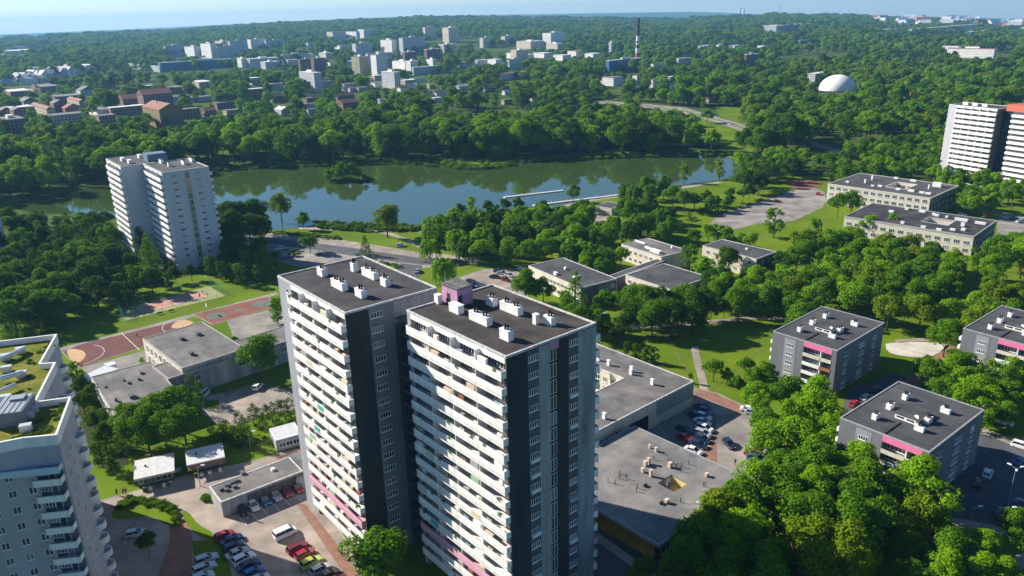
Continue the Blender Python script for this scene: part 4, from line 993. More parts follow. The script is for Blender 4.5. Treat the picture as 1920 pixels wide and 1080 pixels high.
# ------------------------------------------------------------------ far town
PROT = []                                   # picture areas where no nearer tree may stand
def far(xl, xc, xr, yt, yb, fac, roofm, label, name='apartment_block', cat='apartment block', group='distant apartment blocks', gable=False, prot=True, hcap=None, z=0.0):
    base = at(xc, yb); D = hypot(base[0], base[1]); vd = base[:2]/D; lat = np.array([vd[1], -vd[0]])
    slant = sqrt(D*D+(H-base[2])**2)
    ua = R(-49); U = np.array([cos(ua), sin(ua)]); V = np.array([-sin(ua), cos(ua)])
    du = max(4.0, (xc-xl)*slant/F/abs(U@lat)); dv = max(4.0, (xr-xc)*slant/F/max(.25, abs(V@lat)))
    if xc-xl < 3: du = max(du, 10)
    if xr-xc < 3: dv = max(dv, 10)
    # height from the top row at that distance
    v = ray(xc, yt); hh = H+v[2]*D/hypot(v[0], v[1])-base[2]
    hh = max(3, hh)
    org = base[:2]-U*du
    o = thing(name, label, cat, (org[0], org[1], base[2]-1.0), ua, group)
    hh += 1.0
    MB().box(0, du, 0, dv, 0, hh, top=False).build('wall', fac, o)
    if gable:
        k = MB(); g_ = min(du, dv)*.22+.5
        if dv >= du: k.v = [(-.4, -.4, hh), (du+.4, -.4, hh), (du+.4, dv+.4, hh), (-.4, dv+.4, hh), (du/2, -.4, hh+g_), (du/2, dv+.4, hh+g_)]; k.f = [(0, 1, 4), (1, 2, 5, 4), (2, 3, 5), (3, 0, 4, 5), (3, 2, 1, 0)]
        else: k.v = [(-.4, -.4, hh), (du+.4, -.4, hh), (du+.4, dv+.4, hh), (-.4, dv+.4, hh), (-.4, dv/2, hh+g_), (du+.4, dv/2, hh+g_)]; k.f = [(0, 1, 5, 4), (1, 2, 5), (2, 3, 4, 5), (3, 0, 4), (3, 2, 1, 0)]
        k.m = [0]*5; r = k.build('roof', roofm, o)
        MB().box(-.5, .5, -.4, .4, 0, 1.6).build('chimney', brick, r, (du*.4, dv*.4, hh+g_*.7))
    else:
        k = MB(); k.box(-.3, du+.3, -.3, dv+.3, hh, hh+.5); r = k.build('roof', roofm, o)
        if hh > 14 and D < 2600:
            MB().box(0, du*.3, 0, dv*.25, .5, 3.2).build('machine_room', white, r, (du*.35, dv*.4, hh))
            MB().box(-.15, .15, -.15, .15, 3, 7).build('antenna', metal, r, (du*.4, dv*.5, hh))
    if prot: PROT.append((xl, xr, yt-2, yb, D))
    return o
fw = facade('far_white_facade', (.82, .79, .73), (.26, .28, .32)); fb = facade('far_beige_facade', (.68, .56, .43), (.24, .24, .25)); fg = facade('far_grey_facade', (.52, .53, .55), (.2, .23, .28))
fbr = facade('far_brown_facade', (.22, .11, .09), (.10, .10, .12)); folive = facade('far_olive_facade', (.36, .33, .20), (.15, .16, .16)); fblue = facade('far_blue_facade', (.16, .24, .36), (.35, .4, .45), 4, 6)
fhouse = facade('brick_house_facade', (.20, .09, .065), (.3, .3, .3), 3.0, 3.4); fcream = facade('cream_house_facade', (.52, .45, .33), (.12, .13, .15), 3.0, 3.4); fyel = facade('ochre_house_facade', (.30, .19, .08), (.16, .14, .12), 3, 3.4)
plainw = mat('far_white_cladding', (.74, .73, .70), .7, .08, .05); plaing = mat('far_grey_cladding', (.40, .42, .45), .7, .08, .05)
roofw = mat('far_pale_roof', (.62, .60, .57), .8, .1, .05); roofd = mat('far_dark_roof', (.16, .15, .15), .85, .1, .1)
BL = [
 (310, 313, 345, 86, 108, fblue, roofd, 'low dark blue-grey block, leftmost of the distant blocks left of the twin white slabs'),
 (351, 366, 379, 88, 108, fw, roofd, 'distant block with a bright white left wall, second from the left'),
 (382, 398, 408, 82, 111, fw, tan_, 'distant tower with white left wall and reddish top'),
 (408, 410, 441, 87, 111, fg, roofd, 'wide plain grey distant slab in front of two white ones'),
 (407, 420, 430, 77, 95, fb, roofd, 'small beige distant block peeking over the grey slab'),
 (430, 433, 462, 77, 97, fg, roofd, 'pale grey distant slab right of the beige one'),
 (466, 472, 498, 74, 94, fw, roofd, 'distant slab with a bright white end wall before the forest'),
 (498, 500, 532, 76, 93, fg, roofd, 'long grey distant slab, rightmost of the left-hand row'),
 (562, 565, 589, 112, 140, fbr, roofd, 'brown brick block, left of the two standing together'),
 (589, 591, 612, 110, 145, fbr, roofd, 'taller brown brick block, right of the two standing together'),
 (566, 592, 605, 137, 174, fg, roofw, 'grey tower with white roof huts in front of the brown blocks'),
 (615, 625, 648, 60, 78, fb, roofd, 'beige stepped block high on the slope, leftmost of the hill group'),
 (649, 669, 675, 59, 75, fw, roofd, 'white block high on the slope under the forest edge'),
 (673, 683, 707, 55, 73, fw, roofd, 'distant white-ended slab, tallest of the hill group on the left'),
 (662, 669, 697, 82, 107, fg, roofd, 'grey slab with a white end wall behind the olive tower'),
 (716, 736, 744, 75, 102, fw, roofd, 'square pale tower with a plain sunlit wall'),
 (750, 757, 797, 71, 104, fg, roofd, 'largest wide grey slab in the distant town centre'),
 (758, 760, 780, 98, 119, fbr, roofw, 'dark red cube block in front of the largest grey slab'),
 (799, 801, 826, 93, 114, fbr, roofw, 'dark red block with white roof edge, right of the largest slab'),
 (794, 798, 817, 51, 74, fb, roofd, 'beige tower standing against the forest hill'),
 (831, 842, 861, 52, 80, fb, roofw, 'cream tower with orange top wall against the forest hill'),
 (691, 692, 735, 101, 126, fg, roofd, 'long pale block behind the bright white tower'),
 (698, 708, 728, 103, 144, fw, roofd, 'bright white slender tower in the town centre'),
 (718, 741, 751, 136, 167, fg, roofw, 'grey-green tower among trees, nearest of the town towers'),
 (662, 676, 692, 107, 141, folive, roofd, 'brown and olive tower left of the bright white tower'),
 (900, 906, 922, 71, 90, fb, roofd, 'narrow beige distant tower left of the low white factories'),
 (940, 947, 965, 68, 86, fb, roofd, 'beige-ended slab between the factories and the forest'),
 (1018, 1033, 1060, 62, 87, fw, roofd, 'white hospital-like tower with a brown shaded side'),
 (969, 995, 1020, 78, 92, fb, roofw, 'long beige building left of the white hospital-like tower'),
 (1025, 1045, 1056, 82, 94, fb, roofw, 'low beige podium in front of the white hospital-like tower'),
 (1141, 1146, 1151, 80, 99, fg, roofw, 'thin grey silo tower left of the striped chimney'),
 (1130, 1150, 1168, 146, 162, fw, roofd, 'white flats among trees below the blue factory'),
 (1218, 1224, 1231, 150, 166, fw, roofd, 'small white block among trees right of the chimney'),
 (1186, 1194, 1201, 142, 158, fw, roofd, 'small white block directly below the striped chimney'),
 (1397, 1401, 1407, 147, 158, fb, roofd, 'small pinkish block alone among trees above the motorway'),
 (1515, 1527, 1562, 139, 158, fg, roofw, 'grey-white building behind the white dome'),
]
for q in BL: far(*q)
_rh = random.Random(4); _ex = []
for _ in range(60):
    x_ = _rh.uniform(440, 1010); y_ = _rh.uniform(84, 134); w_ = _rh.uniform(14, 34); h_ = _rh.uniform(7, 20)
    if any(abs(x_+w_/2-(q[0]+q[2])/2) < (w_+q[2]-q[0])/2+1 and abs(y_-q[4]) < 12 for q in BL+_ex): continue
    _ex.append((x_, x_+w_*_rh.uniform(.15, .5), x_+w_, y_-h_, y_))
    if len(_ex) >= 22: break
_ex.sort()
for i_, q in enumerate(_ex):
    f_ = _rh.choice([fg, fb, fw, fg]); far(*q, f_, _rh.choice([roofd, roofw]), f'{ {fg: "grey", fb: "beige", fw: "white"}[f_] } lesser block between the town towers, { ["first", "second", "third", "fourth", "fifth", "sixth", "seventh", "eighth", "ninth", "tenth", "eleventh", "twelfth", "thirteenth", "fourteenth", "fifteenth", "sixteenth", "seventeenth", "eighteenth", "nineteenth", "twentieth", "twenty-first", "twenty-second", "twenty-third"][i_] } from the left')
HL = [
 (223, 300, 303, 125, 136, plaing, roofw, 'long hall with white roof, left part of the distant mall'), (300, 302, 437, 118, 135, bluep, roofw, 'long blue-fronted hall, right part of the distant mall'),
 (462, 470, 520, 111, 128, plaing, roofw, 'low grey hall left of the rust-roofed one'), (528, 532, 576, 103, 122, plaing, tan_, 'long grey hall with a rust-coloured roof'),
 (737, 760, 773, 116, 131, plainw, roofw, 'stepped white hall below the dark red cube'), (773, 776, 849, 127, 141, plaing, roofw, 'long low grey hall right of the town towers'), (800, 812, 820, 112, 128, plainw, roofw, 'white hall under the dark red block'),
 (915, 930, 942, 112, 122, plainw, roofw, 'pale hall at the left end of the factory row'), (950, 964, 978, 100, 110, plainw, roofw, 'white factory hall second in the factory row'), (980, 990, 1001, 103, 110, plainw, roofw, 'low white factory hall third in the factory row'),
 (1002, 1020, 1036, 100, 109, plainw, roofw, 'long white factory hall in the middle of the row'), (1038, 1055, 1070, 104, 114, plainw, roofw, 'white shed in front of the factory row'), (1064, 1080, 1095, 96, 107, plainw, tan_, 'tallest white factory hall with a pinkish roof'),
 (1097, 1112, 1128, 101, 109, plainw, roofw, 'white factory hall right of the tallest one'), (1136, 1142, 1203, 114, 137, bluep, roofw, 'blue-sided power plant hall at the foot of the chimney'),
 (933, 940, 1000, 139, 151, fw, tan_, 'long building with a red roof among the trees'), (1218, 1225, 1252, 120, 129, plainw, roofd, 'low white building right of the power plant'), (1268, 1272, 1297, 110, 123, fg, roofw, 'low grey building further right of the power plant'),
 (1395, 1398, 1418, 103, 124, fbr, roofw, 'dark brick hall with a bright white roof'), (1308, 1318, 1334, 86, 90, plainw, roofw, 'tiny white hall at the forest edge, first of four'), (1343, 1348, 1355, 84, 88, plainw, roofw, 'tiny white hall at the forest edge, second of four'),
 (1365, 1377, 1390, 86, 90, plainw, roofw, 'tiny white hall at the forest edge, third of four'), (1421, 1432, 1442, 86, 90, plainw, roofw, 'tiny white hall at the forest edge, fourth of four'),
 (1430, 1455, 1524, 48, 59, plaing, roofw, 'huge grey warehouse far away in the forest'), (1497, 1500, 1538, 76, 82, bluep, roofw, 'long white-roofed blue hall among distant trees'), (1560, 1563, 1585, 49, 54, plainw, roofw, 'tiny far white hall right of the huge warehouse'),
 (1643, 1650, 1680, 56, 62, plaing, roofw, 'far grey shed left of the long white warehouse'), (1702, 1708, 1811, 55, 66, plaing, roofw, 'very long far warehouse on the right'), (1817, 1819, 1852, 60, 73, bluep, roofw, 'bluish hall at the end of the long far warehouse'),
 (1798, 1803, 1818, 47, 57, plainw, tan_, 'far white block above the long warehouse'), (1825, 1828, 1831, 46, 57, plainw, roofw, 'far white silo above the long warehouse'), (1773, 1795, 1797, 86, 98, fw, tan_, 'stadium end building with orange roof'),
 (1797, 1862, 1866, 92, 110, fw, tan_, 'long white stadium stand with red top edge'), (1797, 1800, 1892, 88, 99, fg, roofd, 'far dark stadium stand behind the white one'), (0, 10, 60, 96, 103, plainw, roofw, 'pale far hall at the left edge in the forest'), (20, 24, 42, 88, 94, plainw, tan_, 'small far hall with yellow roof at the left edge'),
 (1915, 1918, 1935, 51, 62, fb, roofd, 'far beige block at the right edge'), (1771, 1776, 1790, 29, 35, fb, roofd, 'pinkish block on the far hill, left of a pair'), (1793, 1798, 1812, 30, 36, fw, roofd, 'pinkish block on the far hill, right of a pair'),
]
for q in HL: far(*q, name='industrial_hall', cat='hall', group='distant halls and factories')
HS = [
 (0, 4, 24, 208, 228, fhouse, roofd, 1), (25, 30, 47, 207, 231, fhouse, roofd, 1), (0, 8, 40, 226, 254, fhouse, roofd, 0), (69, 90, 101, 204, 219, fcream, tan_, 1), (99, 104, 124, 194, 213, fhouse, roofd, 1), (133, 150, 161, 190, 201, fcream, tan_, 1),
 (98, 106, 143, 182, 193, fhouse, roofd, 0), (146, 152, 176, 170, 179, fg, roofd, 1), (88, 94, 148, 218, 234, fcream, roofd, 0), (172, 186, 205, 207, 219, plainw, roofd, 0), (205, 210, 262, 203, 219, fhouse, roofw, 0), (183, 188, 213, 218, 233, fhouse, roofd, 0),
 (278, 304, 341, 206, 242, fyel, tan_, 1), (263, 272, 318, 178, 203, fhouse, tan_, 1), (300, 306, 336, 184, 198, fg, roofd, 0), (402, 408, 439, 194, 206, fhouse, roofd, 0), (462, 468, 494, 168, 184, fhouse, roofw, 0), (508, 514, 543, 181, 193, fhouse, roofd, 1),
 (350, 356, 392, 184, 193, fg, roofd, 0), (628, 634, 664, 180, 192, fhouse, tan_, 1), (640, 646, 668, 158, 170, fg, roofd, 0), (40, 46, 66, 190, 202, fcream, roofd, 1), (118, 124, 150, 203, 215, fhouse, tan_, 1), (225, 232, 258, 186, 198, fhouse, tan_, 1),
 (338, 344, 372, 206, 224, fhouse, roofd, 0), (380, 386, 404, 208, 220, fhouse, tan_, 1), (420, 426, 452, 208, 218, fcream, roofd, 0), (566, 570, 596, 196, 206, fg, roofd, 0), (940, 946, 960, 188, 197, fcream, roofd, 0), (1075, 1078, 1084, 195, 208, plainw, roofd, 0)]
_rh = random.Random(21)
for _ in range(46):
    x_ = _rh.uniform(0, 640); y_ = _rh.uniform(172, 236)-x_*.03; w_ = _rh.uniform(16, 44)
    if any(abs(x_+w_/2-(q[0]+q[2])/2) < (w_+q[2]-q[0])/2 and abs(y_-q[4]) < 9 for q in HS): continue
    HS.append((x_, x_+w_*_rh.uniform(.12, .4), x_+w_, y_-_rh.uniform(9, 14), y_, _rh.choice([fhouse, fhouse, fcream, fg]), _rh.choice([roofd, roofd, tan_, roofw]), _rh.choice([0, 0, 1])))
for _ in range(22):
    x_ = _rh.uniform(640, 1330); y_ = _rh.uniform(150, 196); w_ = _rh.uniform(12, 30)
    HS.append((x_, x_+w_*.3, x_+w_, y_-_rh.uniform(6, 9), y_, _rh.choice([fcream, plainw, fg]), _rh.choice([roofd, tan_, roofw]), _rh.choice([0, 1])))
hn = ['dark-roofed brick house', 'brick house', 'brick block']
ordw = ['first', 'second', 'third', 'fourth', 'fifth', 'sixth', 'seventh', 'eighth', 'ninth', 'tenth', 'eleventh', 'twelfth', 'thirteenth', 'fourteenth', 'fifteenth', 'sixteenth', 'seventeenth', 'eighteenth', 'nineteenth', 'twentieth']
def nth(n):
    if n < 20: return ordw[n]
    tens = ['twenty', 'thirty', 'forty', 'fifty', 'sixty', 'seventy', 'eighty', 'ninety']
    if (n+1) % 10 == 0: return ['twentieth', 'thirtieth', 'fortieth', 'fiftieth', 'sixtieth', 'seventieth', 'eightieth', 'ninetieth'][(n+1)//10-2]
    return tens[(n+1)//10-2]+'-'+ordw[(n+1) % 10-1]
HS.sort(key=lambda q: q[0])
for i, q in enumerate(HS):
    wn = {'brick_house_facade': 'brick', 'cream_house_facade': 'cream', 'far_grey_facade': 'grey', 'ochre_house_facade': 'ochre-fronted brick', 'far_white_cladding': 'white'}[q[5].name]
    rn = {'orange_roof_tile': 'orange-roofed', 'far_dark_roof': 'dark-roofed', 'far_pale_roof': 'pale-roofed'}[q[6].name]
    far(*q[:7], f'{rn} {wn} house beyond the lake, {nth(i)} from the left', name='house', cat='house', group='brick houses beyond the lake', gable=bool(q[7]))
# tiny houses on the far right hill and white stalls at the left
def tiny(xs, n, name, cat, labelf, group, sz, cols, roofs):
    k = 0
    for i in range(n):
        px, py = xs(i); p = at(px, py); s_ = random.uniform(*sz)
        o = thing(name, labelf(i), cat, p, R(random.uniform(-60, 30)), group)
        MB().box(-s_/2, s_/2, -s_*.35, s_*.35, -1, s_*.45).build('wall', random.choice(cols), o)
        MB().prism([(-s_*.38, s_*.42), (s_*.38, s_*.42), (0, s_*.75)], -s_*.55, s_*.55).build('roof', random.choice(roofs), o).rotation_euler = (pi/2, 0, pi/2)
        PROT.append((px-1.5, px+1.5, py-3, py, hypot(p[0], p[1])))
rs = random.Random(5)
hx = sorted([(rs.uniform(1648, 1915), 0) for _ in range(60)])
tiny(lambda i: (hx[i][0], rs.uniform(31+(hx[i][0]-1650)*.03, 50+(hx[i][0]-1650)*.03)), 60, 'house', 'house', lambda i: f'tiny pale house on the far hillside at the right, {nth(i)} from the left', 'tiny houses on the far hillside', (26, 52), [plainw, plainw, fb], [roofw, tan_, plaing])
hx2 = sorted([rs.uniform(0, 165) for _ in range(46)])
tiny(lambda i: (hx2[i], rs.uniform(136+max(0, 8-hx2[i]*.05), 168-hx2[i]*.17)), 46, 'market_stall', 'market stall', lambda i: f'white market hall roof at the far left, {nth(i)} from the left', 'white market roofs at the far left', (12, 26), [plainw, plaing], [plainw, roofw, plaing])
_, P = sheet('market_yard', [(0, 140), (60, 136), (160, 136), (150, 150), (60, 172), (0, 176)], asphalt_l, .3)
PROT.append((0, 155, 138, 160, 1400)); PROT.append((0, 70, 150, 172, 1400))
# white dome
def dome():
    c = at(1570, 170); Rr = 21.0
    o = thing('air_dome', 'large white inflated dome standing among trees near the motorway', 'dome', c)
    b = MB(); n = 32; mrows = 10; hh = 17.0
    for j in range(mrows+1):
        a_ = pi/2*j/mrows
        for i in range(n): b.v.append((Rr*cos(a_)*cos(2*pi*i/n), Rr*cos(a_)*sin(2*pi*i/n), 1.2+hh*sin(a_)))
    for j in range(mrows):
        for i in range(n): b.f.append((j*n+i, j*n+(i+1) % n, (j+1)*n+(i+1) % n, (j+1)*n+i)); b.m.append(0)
    sh = b.build('shell', mat('white_membrane', (.78, .78, .76), .55, .04, .2), o)
    for p in sh.data.polygons: p.use_smooth = True
    MB().cyl(0, 0, -.5, 1.2, Rr+.2, n=32).build('plinth', mat('dark_plinth', (.1, .1, .1), .8, 0), o)
    PROT.append((1526, 1614, 140, 175, hypot(c[0], c[1])))
dome()
# striped chimney, twin stacks and mast on the skyline
def chimney():
    p = at(1195, 117); D = hypot(p[0], p[1]); v = ray(1195, 33); top = H+v[2]*D/hypot(v[0], v[1])-p[2]
    o = thing('factory_chimney', 'tall slender chimney with black top and red and white bands', 'chimney', p)
    segs = [(0, .12, brick), (.12, .22, orangered), (.22, .32, white), (.32, .40, brick), (.40, .50, white), (.50, .60, white), (.60, 1.0, mat('sooty_dark_band', (.05, .035, .035), .8, .1, 1))]
    for a_, b_, mm in segs: MB().cyl(0, 0, top*a_, top*b_, 4.6-2.2*a_, 4.6-2.2*b_, 14).build('shaft_band', mm, o)
    MB().cyl(0, 0, top*.46, top*.475, 5.6, n=14).build('gallery', black, o)
    PROT.append((1190, 1200, 33, 114, D))
chimney()
for i, px in enumerate((1386.5, 1393.5)):
    p = at(px, 33); D = hypot(p[0], p[1]); v = ray(px, 17); top = H+v[2]*D/hypot(v[0], v[1])-p[2]
    o = thing('power_station_stack', ['thick pale stack on the skyline, left of the pair', 'thick pale stack on the skyline, right of the pair'][i], 'stack', p, 0, 'pair of pale stacks on the skyline')
    MB().cyl(0, 0, 0, top, D*1.9/F, D*1.7/F, 12).build('shaft', white, o); MB().cyl(0, 0, top, top+6, D*1.8/F, n=12).build('rim', plaing, o)
p = at(1461, 32); D = hypot(p[0], p[1]); v = ray(1461, 9); top = H+v[2]*D/hypot(v[0], v[1])-p[2]
o = thing('radio_mast', 'thin radio mast standing on the forest hill', 'mast', p)
MB().cyl(0, 0, 0, top, D*1.0/F, D*.5/F, 8).build('mast_shaft', plaing, o); MB().cyl(0, 0, top*.72, top*.76, D*1.3/F, n=8).build('platform', plaing, o)
# far yellow sign and tall lamps by the motorway
def billboard():
    p = at(1712, 203); o = thing('billboard', 'yellow billboard on a pole above the distant trees', 'billboard', p, R(-10))
    MB().cyl(0, 0, 0, 12, .35, n=8).build('pole', metal, o); MB().box(-4.5, 4.5, -.3, .3, 11, 15.5).build('board', mat('yellow_board', (.80, .52, .02), .5, 0), o); MB().box(-4.5, 4.5, -.32, .32, 10.2, 11).build('board_edge', orangered, o)
    PROT.append((1704, 1720, 176, 186, hypot(p[0], p[1])))
billboard()

# ------------------------------------------------------------------ pontoons
for k, (a_, b_, lab) in enumerate((((945, 371), (1056, 358), 'white floating pontoon, outer arm, in the lake'), ((1000, 386), (1180, 364), 'long white pontoon walkway along the near lake shore'))):
    A, B_ = up(*a_), up(*b_); d = B_-A; l = np.linalg.norm(d[:2]); rz = atan2(d[1], d[0])
    o = thing('pontoon', lab, 'pontoon', (A[0], A[1], .05), rz, 'pontoons at the near shore')
    MB().box(0, l, -1.0, 1.0, -.1, .45).build('deck', mat('pale_decking', (.55, .54, .52), .8, .08, .5), o)
    for i in range(int(l//9)): MB().cyl(i*9+2, 1.1, -.1, 1.2, .12, n=6).build('mooring_post', white, o)

# ------------------------------------------------------------------ trees
LM = {
 'bright': leafmat('bright_green_leaves', (.095, .240, .005), (.225, .390, .010), (.160, .305, .005), .38),
 'mid': leafmat('mid_green_leaves', (.050, .148, .006), (.130, .265, .010), (.100, .205, .006), .36),
 'dark': leafmat('dark_green_leaves', (.024, .078, .007), (.075, .155, .010), (.060, .120, .006), .32),
 'olive': leafmat('olive_green_leaves', (.095, .170, .006), (.185, .270, .010), (.150, .225, .006), .36),
}
def crown(kind, nlobe, per, size, seed):
    """unit tree: crown height 1 from z=0.. ; returns arrays of quads in a tree of total height 1"""
    rg = np.random.RandomState(seed); V = []
    def add(c, d, s):
        n = len(c)
        q = rg.normal(size=(n, 3)); a = np.cross(d, q); a /= np.linalg.norm(a, axis=1)[:, None]; b = np.cross(d, a); b /= np.linalg.norm(b, axis=1)[:, None]
        sa = (s*rg.uniform(.6, 1.15, n))[:, None]; sb = (s*rg.uniform(.45, .9, n))[:, None]
        a *= sa; b *= sb
        V.append(np.stack([c-a-b*.4, c-b, c+a*.9+b*.3, c+b], 1))
    if kind == 'round':
        L_ = []
        for i in range(nlobe):
            d = rg.normal(size=3); d /= np.linalg.norm(d)
            if d[2] < -.75: d[2] *= -.6
            k = rg.uniform(.55, .97); cz = .56+d[2]*.34*k; L_.append((d[0]*.34*k, d[1]*.34*k, cz, rg.uniform(.085, .17)))
        L_.append((0, 0, .82, .15)); L_.append((0, 0, .55, .24))
    elif kind == 'tall':
        L_ = []
        for i in range(nlobe):
            z = rg.uniform(.16, .95); rr = .23*sin(pi*min(1, (1.04-z)/.95))**.6+.03; a = rg.uniform(0, 2*pi); k = rg.uniform(.3, 1)
            L_.append((rr*k*cos(a), rr*k*sin(a), z, rg.uniform(.06, .12)))
    elif kind == 'poplar':
        L_ = []
        for i in range(nlobe):
            z = rg.uniform(.08, .97); rr = .075*(1-abs(z-.45)*1.1); a = rg.uniform(0, 2*pi); L_.append((rr*cos(a), rr*sin(a), z, rg.uniform(.035, .06)))
    elif kind == 'conifer':
        L_ = []
        for i in range(nlobe):
            z = .06+.92*rg.uniform(0, 1)**1.3; rr = .30*(1.02-z); a = rg.uniform(0, 2*pi); L_.append((rr*cos(a)*.8, rr*sin(a)*.8, z, .05+.07*(1-z)))
    elif kind == 'thuja':
        L_ = []
        for i in range(nlobe):
            z = .06+.88*rg.uniform(0, 1); rr = .20*min(1, (1.0-z)*2.2)**.7; a = rg.uniform(0, 2*pi); L_.append((rr*cos(a)*.8, rr*sin(a)*.8, z, .075))
    elif kind == 'shrub':
        L_ = []
        for i in range(nlobe):
            a = rg.uniform(0, 2*pi); k = rg.uniform(0, 1)**.5*.5; L_.append((k*cos(a), k*sin(a), .45+.25*rg.uniform(0, 1)*(1-k), rg.uniform(.2, .32)))
    elif kind == 'willow':
        L_ = []
        for i in range(nlobe):
            a = rg.uniform(0, 2*pi); k = rg.uniform(.35, 1)**.6; rr = .36*k; z0 = .93-.28*k*k+rg.uniform(-.05, .03)
            ln = rg.uniform(.3, .72)*k+.05
            n = per; t_ = rg.uniform(0, 1, n); c = np.stack([rr*cos(a)*(1+.1*t_)+rg.normal(0, .014, n), rr*sin(a)*(1+.1*t_)+rg.normal(0, .014, n), z0-t_*ln+.02], 1)
            d = np.stack([cos(a)+rg.normal(0, .35, n), sin(a)+rg.normal(0, .35, n), rg.uniform(0, .5, n)], 1)
            add(c, d/np.linalg.norm(d, axis=1)[:, None], size)
            for ss in (1,):
                d = rg.normal(size=(n//2, 3)); d /= np.linalg.norm(d, axis=1)[:, None]; d[:, 2] = abs(d[:, 2])
                add(np.array([rr*cos(a)*.9, rr*sin(a)*.9, z0-.03])+d*.07, d, size)
        return np.concatenate(V)
    for (x, y, z, r_) in L_:
        n = int(per*(r_/.1)**1.5)+4
        d = rg.normal(size=(n, 3)); d /= np.linalg.norm(d, axis=1)[:, None]
        d[:, 2] = np.where(d[:, 2] < -.35, -d[:, 2], d[:, 2])
        c = np.array([x, y, z])+d*r_*rg.uniform(.72, 1.12, n)[:, None]
        dd = d+rg.normal(0, .45, size=(n, 3)); dd /= np.linalg.norm(dd, axis=1)[:, None]
        add(c, dd, size)
    return np.concatenate(V)
def quads_mesh(name, Q, m):
    n = len(Q); me = bpy.data.meshes.new(name)
    me.vertices.add(n*4); me.vertices.foreach_set('co', Q.reshape(-1).astype(np.float32))
    me.loops.add(n*4); me.loops.foreach_set('vertex_index', np.arange(n*4, dtype=np.int32))
    me.polygons.add(n); me.polygons.foreach_set('loop_start', np.arange(0, n*4, 4, dtype=np.int32)); me.polygons.foreach_set('loop_total', np.full(n, 4, dtype=np.int32))
    me.materials.append(m); me.update(); me.validate(); return me
def trunkmb(kind, seed, b=None):
    rg = random.Random(seed); b = b or MB()
    if kind in ('shrub', 'thuja'):
        b.tube((0, 0, 0), (0, 0, .5), .02, .01); return b
    th = .42 if kind in ('round', 'willow') else .8
    r0 = .022 if kind != 'poplar' else .015
    b.tube((0, 0, -.01), (0, 0, th*.5), r0, r0*.75, 7); b.tube((0, 0, th*.5), (.01, .005, th), r0*.75, r0*.5, 7)
    if kind in ('round', 'willow', 'tall'):
        for i in range(6):
            a = i*pi/3+rg.uniform(-.3, .3); z = rg.uniform(.25, th); l = rg.uniform(.15, .26); e = rg.uniform(.12, .28)
            b.tube((0, 0, z), (l*.5*cos(a), l*.5*sin(a), z+e*.6), r0*.45, r0*.3, 5); b.tube((l*.5*cos(a), l*.5*sin(a), z+e*.6), (l*cos(a), l*sin(a), z+e), r0*.3, r0*.12, 5)
    return b
KC = {'round': (22, 140, .0245), 'tall': (34, 62, .026), 'poplar': (40, 36, .016), 'conifer': (70, 34, .018), 'thuja': (46, 34, .020), 'shrub': (9, 26, .07), 'willow': (80, 60, .024)}
CM = {}; TM = {}
for k_, (nl, per, sz) in KC.items():
    nv = {'round': 5, 'tall': 3}.get(k_, 2)
    for v_ in range(nv):
        Q = crown(k_, nl, per, sz, 10+v_*7)
        base = quads_mesh('crown', Q, LM['mid'])
        for cn, lm in LM.items():
            me = base if cn == 'mid' else base.copy()
            if cn != 'mid': me.materials[0] = lm
            CM[(k_, v_, cn)] = me
        TM[(k_, v_)] = trunkmb(k_, v_).mesh('trunk', bark)
NV = {k_: {'round': 5, 'tall': 3}.get(k_, 2) for k_ in KC}
WIDE = {'round': .80, 'tall': .52, 'poplar': .2, 'conifer': .5, 'thuja': .3, 'shrub': 1.4, 'willow': .8}

LAKEW = LW
BUILT = []      # footprints (centre, u, v, half sizes) to keep trees out of
for o in list(C.objects):
    if o.parent is None and o.type == 'EMPTY' and o.get('category') in ('apartment tower', 'apartment block', 'school building', 'sports hall', 'shop building', 'garage', 'kiosk', 'house', 'hall', 'shed', 'shelter', 'container'):
        xs, ys = [], []
        for c in o.children:
            if c.type != 'MESH' or c.name.split('.')[0] not in ('wall', 'end_wall', 'rear_wing', 'stair_block', 'wing_wall', 'roof'): continue
            for v in c.data.vertices: xs.append(v.co.x+c.location.x); ys.append(v.co.y+c.location.y)
        if xs: BUILT.append((o.location.x, o.location.y, cos(o.rotation_euler.z), sin(o.rotation_euler.z), min(xs), max(xs), min(ys), max(ys), hypot(o.location.x, o.location.y)))
def onbuild(x, y, r):
    for (ox, oy, c, s, x0, x1, y0, y1, D) in BUILT:
        dx, dy = x-ox, y-oy
        if abs(dx) > 150 or abs(dy) > 150: continue
        lx, ly = dx*c+dy*s, -dx*s+dy*c
        if x0-r < lx < x1+r and y0-r < ly < y1+r: return True
    return False
WP = [('lake', LAKE)]
